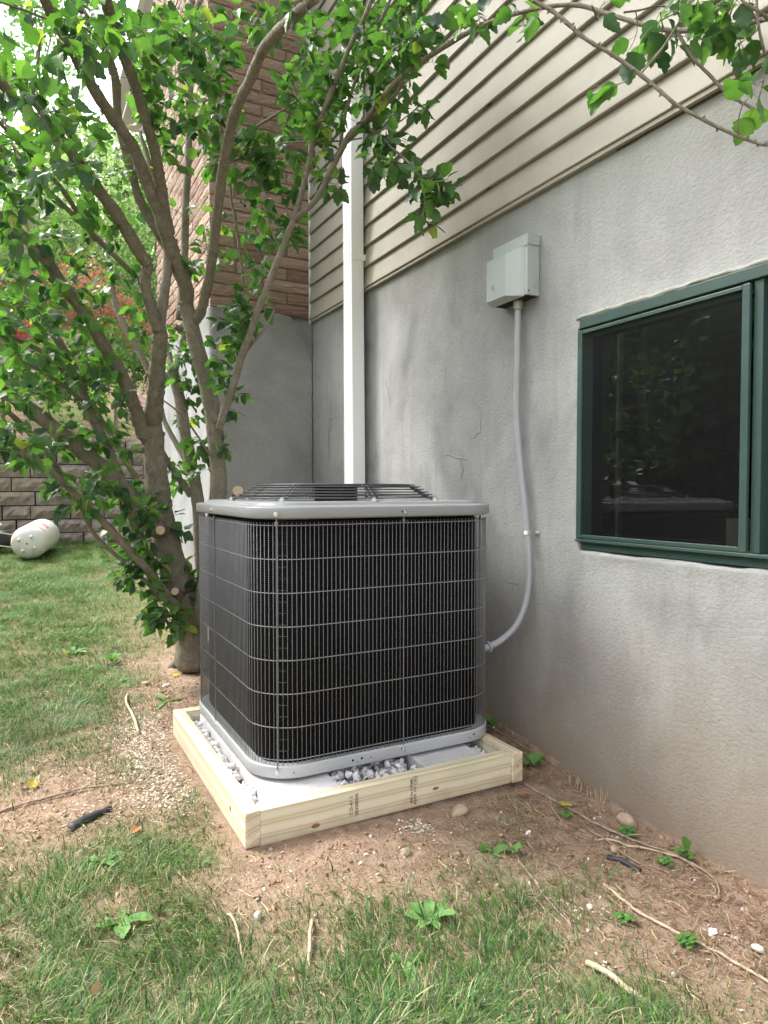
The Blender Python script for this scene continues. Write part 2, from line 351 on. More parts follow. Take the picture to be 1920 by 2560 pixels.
# ---- measured positions (world metres)
LIMBS=[('limb',[(-0.793,-0.422,0.018,0.0885),(-0.802,-0.436,0.153,0.0839),(-0.818,-0.445,0.271,0.0797),(-0.846,-0.448,0.388,0.0756)]),('limb',[(-0.846,-0.448,0.388,0.0794),(-0.879,-0.438,0.503,0.0749),(-0.918,-0.427,0.654,0.0692),(-0.941,-0.423,0.786,0.0642),(-0.951,-0.426,0.917,0.0594),(-0.963,-0.429,1.065,0.054),(-0.969,-0.433,1.175,0.0499)]),('limb',[(-0.969,-0.433,1.175,0.0481),(-0.969,-0.512,1.294,0.0433),(-0.97,-0.556,1.36,0.0406),(-0.972,-0.622,1.454,0.0367),(-0.974,-0.677,1.53,0.0336),(-0.981,-0.696,1.559,0.0323)]),('limb',[(-0.981,-0.697,1.549,0.0306),(-1.013,-0.725,1.616,0.0283),(-1.037,-0.755,1.68,0.0261),(-1.049,-0.782,1.728,0.0245),(-1.043,-0.825,1.785,0.0226)]),('limb',[(-1.043,-0.825,1.785,0.029),(-1.078,-0.848,1.812,0.0283),(-1.17,-0.939,1.909,0.0258),(-1.234,-0.995,1.957,0.0242),(-1.294,-1.053,2.0,0.0227),(-1.363,-1.13,2.049,0.0209),(-1.457,-1.211,2.073,0.0189),(-1.548,-1.324,2.104,0.0166),(-1.606,-1.42,2.122,0.0149)]),('limb',[(-1.268,-1.038,1.977,0.0129),(-1.314,-1.092,2.004,0.0131),(-1.365,-1.161,2.034,0.0132),(-1.407,-1.226,2.057,0.0132),(-1.458,-1.308,2.078,0.0132),(-1.506,-1.385,2.089,0.0132),(-1.546,-1.453,2.092,0.0132),(-1.591,-1.542,2.091,0.013)]),('limb',[(-0.981,-0.697,1.549,0.0272),(-0.966,-0.701,1.661,0.0248),(-0.957,-0.703,1.729,0.0233),(-0.945,-0.706,1.814,0.0214),(-0.948,-0.7,1.933,0.0188),(-0.967,-0.685,2.069,0.0158),(-0.998,-0.663,2.222,0.0124),(-1.04,-0.634,2.392,0.0085)]),('limb',[(-0.985,-0.427,1.101,0.037),(-1.017,-0.446,1.144,0.0361),(-1.048,-0.489,1.224,0.0346),(-1.123,-0.575,1.378,0.0317),(-1.176,-0.614,1.445,0.0301),(-1.241,-0.676,1.541,0.028),(-1.313,-0.736,1.624,0.026),(-1.369,-0.783,1.682,0.0244),(-1.407,-0.827,1.732,0.0232),(-1.476,-0.883,1.785,0.0214),(-1.524,-0.921,1.814,0.0202),(-1.561,-0.95,1.832,0.0194),(-1.629,-1.019,1.875,0.0175)]),('limb',[(-0.954,-0.493,0.678,0.0458),(-1.006,-0.514,0.744,0.0442),(-1.081,-0.542,0.829,0.042),(-1.179,-0.585,0.944,0.0391),(-1.272,-0.619,1.025,0.0366),(-1.361,-0.654,1.096,0.0343),(-1.445,-0.693,1.169,0.032),(-1.523,-0.728,1.221,0.03),(-1.575,-0.75,1.25,0.0287),(-1.662,-0.795,1.303,0.0264)]),('limb',[(-0.769,-0.517,0.241,0.0451),(-0.747,-0.552,0.545,0.0435),(-0.709,-0.596,0.852,0.042),(-0.72,-0.608,1.08,0.0408),(-0.746,-0.61,1.279,0.0398),(-0.788,-0.603,1.457,0.0389),(-0.826,-0.596,1.615,0.038),(-0.847,-0.592,1.702,0.0376)]),('limb',[(-0.847,-0.592,1.702,0.0376),(-0.857,-0.642,1.764,0.0364),(-0.911,-0.701,1.848,0.0345),(-0.956,-0.763,1.926,0.0327),(-1.0,-0.827,2.0,0.0309),(-1.057,-0.897,2.074,0.0289),(-1.11,-0.975,2.146,0.0269),(-1.179,-1.044,2.198,0.025),(-1.241,-1.107,2.235,0.0234),(-1.301,-1.185,2.275,0.0215),(-1.357,-1.27,2.31,0.0197),(-1.408,-1.353,2.334,0.018),(-1.445,-1.44,2.354,0.0164)]),('limb',[(-0.944,-0.759,1.94,0.0234),(-0.976,-0.831,2.004,0.023),(-1.035,-0.993,2.124,0.0222),(-1.097,-1.127,2.203,0.0214),(-1.161,-1.262,2.263,0.0205),(-1.217,-1.373,2.295,0.0197),(-1.258,-1.485,2.317,0.019),(-1.285,-1.583,2.328,0.0183)]),('limb',[(-0.911,-0.608,1.899,0.0229),(-0.963,-0.639,1.967,0.0221),(-1.013,-0.667,2.025,0.0213),(-1.053,-0.697,2.081,0.0206),(-1.109,-0.774,2.201,0.0193),(-1.156,-0.861,2.315,0.0179),(-1.177,-0.958,2.417,0.0166),(-1.23,-1.025,2.488,0.0155),(-1.3,-1.087,2.541,0.0144),(-1.357,-1.139,2.577,0.0135)]),('limb',[(-0.807,-0.616,1.63,0.0233),(-0.796,-0.66,1.657,0.0231),(-0.792,-0.778,1.749,0.0226),(-0.801,-0.899,1.841,0.022),(-0.822,-1.061,1.951,0.0211),(-0.843,-1.221,2.041,0.0202),(-0.858,-1.389,2.112,0.0193),(-0.86,-1.502,2.144,0.0186),(-0.855,-1.597,2.16,0.0181),(-0.857,-1.721,2.177,0.0174),(-0.847,-1.828,2.175,0.0168),(-0.834,-1.937,2.161,0.0162),(-0.824,-2.063,2.138,0.0154)]),('limb',[(-0.821,-0.323,1.693,0.0213),(-0.8,-0.342,1.93,0.0207),(-0.792,-0.356,2.248,0.0198),(-0.782,-0.367,2.408,0.0194),(-0.778,-0.374,2.56,0.019),(-0.773,-0.384,2.776,0.0184),(-0.769,-0.392,2.946,0.0179),(-0.764,-0.402,3.176,0.0173),(-0.761,-0.409,3.319,0.0169)]),('limb',[(-0.736,-0.729,1.134,0.0194),(-0.724,-0.753,1.201,0.0189),(-0.692,-0.807,1.328,0.0179),(-0.668,-0.854,1.446,0.017),(-0.637,-0.904,1.556,0.0161),(-0.619,-0.937,1.635,0.0155),(-0.579,-1.001,1.766,0.0145),(-0.537,-1.074,1.916,0.0133),(-0.522,-1.097,1.957,0.0129)]),('limb',[(-0.522,-1.097,1.957,0.0145),(-0.471,-1.198,2.008,0.0138),(-0.452,-1.276,2.072,0.0132),(-0.435,-1.358,2.137,0.0126),(-0.423,-1.414,2.177,0.0122),(-0.394,-1.484,2.203,0.0117),(-0.359,-1.61,2.265,0.0108),(-0.314,-1.734,2.295,0.0101),(-0.26,-1.887,2.307,0.0092),(-0.23,-1.977,2.305,0.0086)]),('limb',[(-0.522,-1.097,1.957,0.0129),(-0.511,-1.168,2.061,0.0122),(-0.506,-1.219,2.133,0.0117),(-0.505,-1.266,2.201,0.0112),(-0.496,-1.323,2.27,0.0107),(-0.473,-1.415,2.366,0.0099),(-0.458,-1.49,2.44,0.0093),(-0.437,-1.571,2.508,0.0086),(-0.428,-1.635,2.563,0.0081)]),('limb',[(-0.424,-1.312,2.143,0.0076),(-0.42,-1.325,2.172,0.0075),(-0.419,-1.353,2.251,0.0072),(-0.41,-1.388,2.33,0.0069),(-0.385,-1.443,2.432,0.0065),(-0.363,-1.488,2.509,0.0062),(-0.328,-1.553,2.608,0.0058),(-0.319,-1.577,2.651,0.0056)]),('limb',[(-0.422,-1.369,2.164,0.009),(-0.373,-1.481,2.212,0.0078),(-0.328,-1.595,2.259,0.0067),(-0.323,-1.641,2.292,0.0061),(-0.301,-1.712,2.32,0.0054)]),('twig',[(-0.406,-1.434,2.182,0.0073),(-0.369,-1.486,2.175,0.0066),(-0.335,-1.555,2.097,0.0056),(-0.303,-1.621,2.026,0.0047),(-0.284,-1.667,1.969,0.004),(-0.274,-1.701,1.92,0.0035),(-0.256,-1.73,1.917,0.0031),(-0.236,-1.762,1.913,0.0027)]),('twig',[(-0.275,-1.683,1.938,0.0041),(-0.281,-1.713,1.858,0.003),(-0.303,-1.73,1.787,0.002)]),('twig',[(-0.359,-1.517,2.158,0.0036),(-0.305,-1.571,2.178,0.0029),(-0.254,-1.627,2.22,0.0021)]),('twig',[(-0.727,-0.807,2.248,0.0043),(-0.679,-0.881,2.259,0.0041),(-0.59,-1.022,2.271,0.0038),(-0.494,-1.176,2.243,0.0035),(-0.414,-1.312,2.202,0.0032),(-0.365,-1.399,2.186,0.003)]),('twig',[(-0.704,-0.76,2.298,0.0087),(-0.659,-0.816,2.369,0.0077),(-0.606,-0.872,2.41,0.0069),(-0.53,-0.95,2.452,0.0059),(-0.455,-1.028,2.497,0.0048),(-0.396,-1.087,2.509,0.0041)]),('twig',[(-0.595,-0.675,1.57,0.0073),(-0.601,-0.68,1.677,0.0071),(-0.616,-0.684,1.856,0.0067),(-0.631,-0.685,1.976,0.0065),(-0.645,-0.685,2.08,0.0063),(-0.662,-0.683,2.164,0.0061),(-0.67,-0.686,2.266,0.0059),(-0.726,-0.681,2.586,0.0053)]),('twig',[(-0.646,-0.822,1.458,0.0087),(-0.631,-0.849,1.489,0.0077),(-0.598,-0.9,1.536,0.0061),(-0.577,-0.938,1.579,0.0047),(-0.562,-0.974,1.627,0.0033)]),('limb',[(-0.942,-0.421,0.354,0.03),(-1.004,-0.446,0.547,0.028),(-1.051,-0.469,0.703,0.0264),(-1.119,-0.5,0.913,0.0242),(-1.184,-0.523,1.079,0.0223),(-1.245,-0.539,1.208,0.0209),(-1.293,-0.566,1.352,0.0193),(-1.328,-0.577,1.424,0.0184),(-1.38,-0.588,1.513,0.0174),(-1.431,-0.599,1.598,0.0163),(-1.49,-0.598,1.641,0.0155),(-1.571,-0.602,1.717,0.0143)]),('limb',[(-0.888,-0.564,0.334,0.0218),(-0.965,-0.61,0.431,0.0205),(-1.072,-0.685,0.572,0.0185),(-1.153,-0.74,0.664,0.0171),(-1.202,-0.777,0.722,0.0162),(-1.321,-0.87,0.847,0.0142),(-1.413,-0.951,0.939,0.0126),(-1.502,-1.03,1.011,0.0112),(-1.57,-1.105,1.072,0.0099),(-1.624,-1.163,1.109,0.009)]),('twig',[(-0.912,-0.551,0.334,0.0109),(-1.003,-0.581,0.435,0.0102),(-1.09,-0.614,0.532,0.0096),(-1.174,-0.641,0.607,0.009),(-1.252,-0.678,0.697,0.0084),(-1.317,-0.743,0.83,0.0076),(-1.39,-0.792,0.924,0.0069),(-1.472,-0.83,0.983,0.0064),(-1.55,-0.866,1.024,0.0059)]),('limb',[(-1.312,-0.431,0.87,0.0158),(-1.352,-0.469,0.93,0.0151),(-1.39,-0.507,0.989,0.0144),(-1.471,-0.586,1.097,0.0129),(-1.546,-0.652,1.174,0.0117),(-1.616,-0.71,1.228,0.0107)]),('twig',[(-1.26,-0.559,1.236,0.0102),(-1.31,-0.612,1.268,0.0095),(-1.415,-0.729,1.325,0.008),(-1.506,-0.833,1.354,0.0068),(-1.593,-0.943,1.37,0.0056)]),('twig',[(-1.281,-0.544,1.329,0.0119),(-1.35,-0.627,1.363,0.0112),(-1.443,-0.761,1.412,0.0101),(-1.568,-0.938,1.428,0.0088),(-1.624,-1.038,1.437,0.0081)]),('limb',[(-0.967,-0.333,0.822,0.0172),(-1.003,-0.334,0.885,0.0166),(-1.072,-0.334,1.001,0.0155),(-1.137,-0.339,1.127,0.0143),(-1.183,-0.339,1.197,0.0136),(-1.226,-0.348,1.297,0.0127)]),('limb',[(-0.908,-0.234,1.312,0.0177),(-0.954,-0.191,1.479,0.0173),(-1.017,-0.142,1.617,0.017),(-1.068,-0.101,1.742,0.0167),(-1.099,-0.071,1.875,0.0165),(-1.103,-0.056,1.994,0.0162),(-1.111,-0.039,2.116,0.016)]),('twig',[(-0.982,-0.58,1.635,0.0141),(-1.012,-0.629,1.71,0.0135),(-1.071,-0.667,1.769,0.0129),(-1.183,-0.726,1.846,0.0119),(-1.275,-0.78,1.906,0.0111),(-1.408,-0.872,1.986,0.0099),(-1.506,-0.95,2.037,0.009),(-1.557,-0.988,2.051,0.0085),(-1.603,-1.026,2.064,0.0081)]),('twig',[(-1.228,-0.723,1.878,0.0129),(-1.3,-0.8,1.946,0.0115),(-1.367,-0.879,2.005,0.0102),(-1.431,-0.944,2.039,0.0092),(-1.505,-1.023,2.07,0.008),(-1.554,-1.086,2.091,0.0072),(-1.597,-1.141,2.102,0.0065)]),('limb',[(-0.756,-0.415,0.144,0.0387),(-0.744,-0.412,0.376,0.037),(-0.75,-0.396,0.725,0.0344),(-0.762,-0.384,0.88,0.0333),(-0.774,-0.375,0.953,0.0327),(-0.804,-0.352,1.139,0.0313),(-0.827,-0.333,1.327,0.0299),(-0.852,-0.316,1.439,0.029)]),('limb',[(-0.852,-0.316,1.439,0.0213),(-0.804,-0.298,1.557,0.0188),(-0.788,-0.264,1.678,0.0164),(-0.774,-0.231,1.797,0.014)]),('limb',[(-0.845,-0.32,1.431,0.0194),(-0.861,-0.247,1.539,0.0155),(-0.865,-0.188,1.638,0.012)]),('limb',[(-0.783,-0.375,0.841,0.0194),(-0.811,-0.375,0.885,0.0184),(-0.883,-0.375,0.988,0.0161),(-0.925,-0.38,1.068,0.0144),(-0.963,-0.381,1.123,0.0131)]),('twig',[(-0.803,-0.359,0.976,0.0155),(-0.809,-0.337,1.027,0.015),(-0.854,-0.269,1.143,0.0138),(-0.881,-0.224,1.222,0.0129),(-0.891,-0.186,1.319,0.012)]),('twig',[(-0.725,-0.626,1.006,0.0073),(-0.754,-0.633,1.031,0.0069),(-0.874,-0.687,1.18,0.0047),(-0.969,-0.714,1.251,0.0034)]),('twig',[(-1.241,-1.209,2.361,0.0054),(-1.307,-1.331,2.332,0.0048),(-1.37,-1.421,2.274,0.0044),(-1.433,-1.526,2.209,0.0039),(-1.485,-1.628,2.152,0.0035),(-1.539,-1.752,2.079,0.0031),(-1.571,-1.839,2.029,0.0028)]),('twig',[(-1.461,-1.444,2.026,0.0047),(-1.455,-1.486,2.062,0.0042),(-1.447,-1.537,2.104,0.0036),(-1.445,-1.562,2.124,0.0033)]),('twig',[(-1.419,-1.007,2.172,0.0042),(-1.472,-1.117,2.068,0.0035),(-1.519,-1.21,1.995,0.0029),(-1.551,-1.284,1.972,0.0025)])]
OVER=[('twig',[(-0.197,-2.873,1.552,0.0036),(-0.213,-2.857,1.561,0.0036),(-0.242,-2.825,1.587,0.0038),(-0.28,-2.785,1.625,0.004),(-0.314,-2.749,1.663,0.0041),(-0.327,-2.733,1.686,0.0042),(-0.355,-2.699,1.734,0.0044),(-0.393,-2.658,1.787,0.0046),(-0.424,-2.625,1.823,0.0047),(-0.442,-2.605,1.848,0.0048),(-0.463,-2.582,1.883,0.0049),(-0.484,-2.559,1.914,0.005),(-0.509,-2.533,1.94,0.0052),(-0.534,-2.508,1.974,0.0053)]),('twig',[(-0.196,-2.916,1.785,0.0061),(-0.06,-2.78,1.897,0.0068),(-0.088,-2.684,1.92,0.0067),(-0.11,-2.627,1.944,0.0066),(-0.133,-2.568,1.974,0.0065),(-0.157,-2.511,2.015,0.0064),(-0.187,-2.442,2.069,0.0063),(-0.22,-2.373,2.122,0.0061),(-0.259,-2.303,2.149,0.006),(-0.305,-2.222,2.164,0.0058),(-0.352,-2.144,2.168,0.0056)]),('twig',[(-0.242,-2.69,1.867,0.0043),(-0.238,-2.695,1.855,0.0043),(-0.221,-2.72,1.796,0.0041),(-0.2,-2.741,1.759,0.004),(-0.173,-2.77,1.708,0.0038),(-0.144,-2.797,1.679,0.0036),(-0.119,-2.822,1.649,0.0035),(-0.091,-2.848,1.624,0.0033)]),('twig',[(-0.345,-2.685,1.748,0.0025),(-0.322,-2.708,1.781,0.0026),(-0.305,-2.726,1.813,0.0027),(-0.287,-2.748,1.859,0.0028),(-0.281,-2.759,1.892,0.0029)]),('twig',[(-0.116,-2.789,1.929,0.0034),(-0.115,-2.791,1.886,0.0034),(-0.112,-2.794,1.852,0.0034),(-0.103,-2.801,1.801,0.0034)]),('twig',[(-0.065,-2.819,1.844,0.0043),(-0.188,-2.846,1.829,0.0036),(-0.18,-2.805,1.877,0.0035),(-0.163,-2.775,1.93,0.0034)]),('twig',[(-0.387,-2.587,1.935,0.0026),(-0.3,-2.519,1.971,0.0019)]),('twig',[(-0.325,-2.621,1.921,0.0026),(-0.267,-2.613,1.949,0.0024),(-0.207,-2.606,1.982,0.0021),(-0.146,-2.6,2.001,0.0019)])]
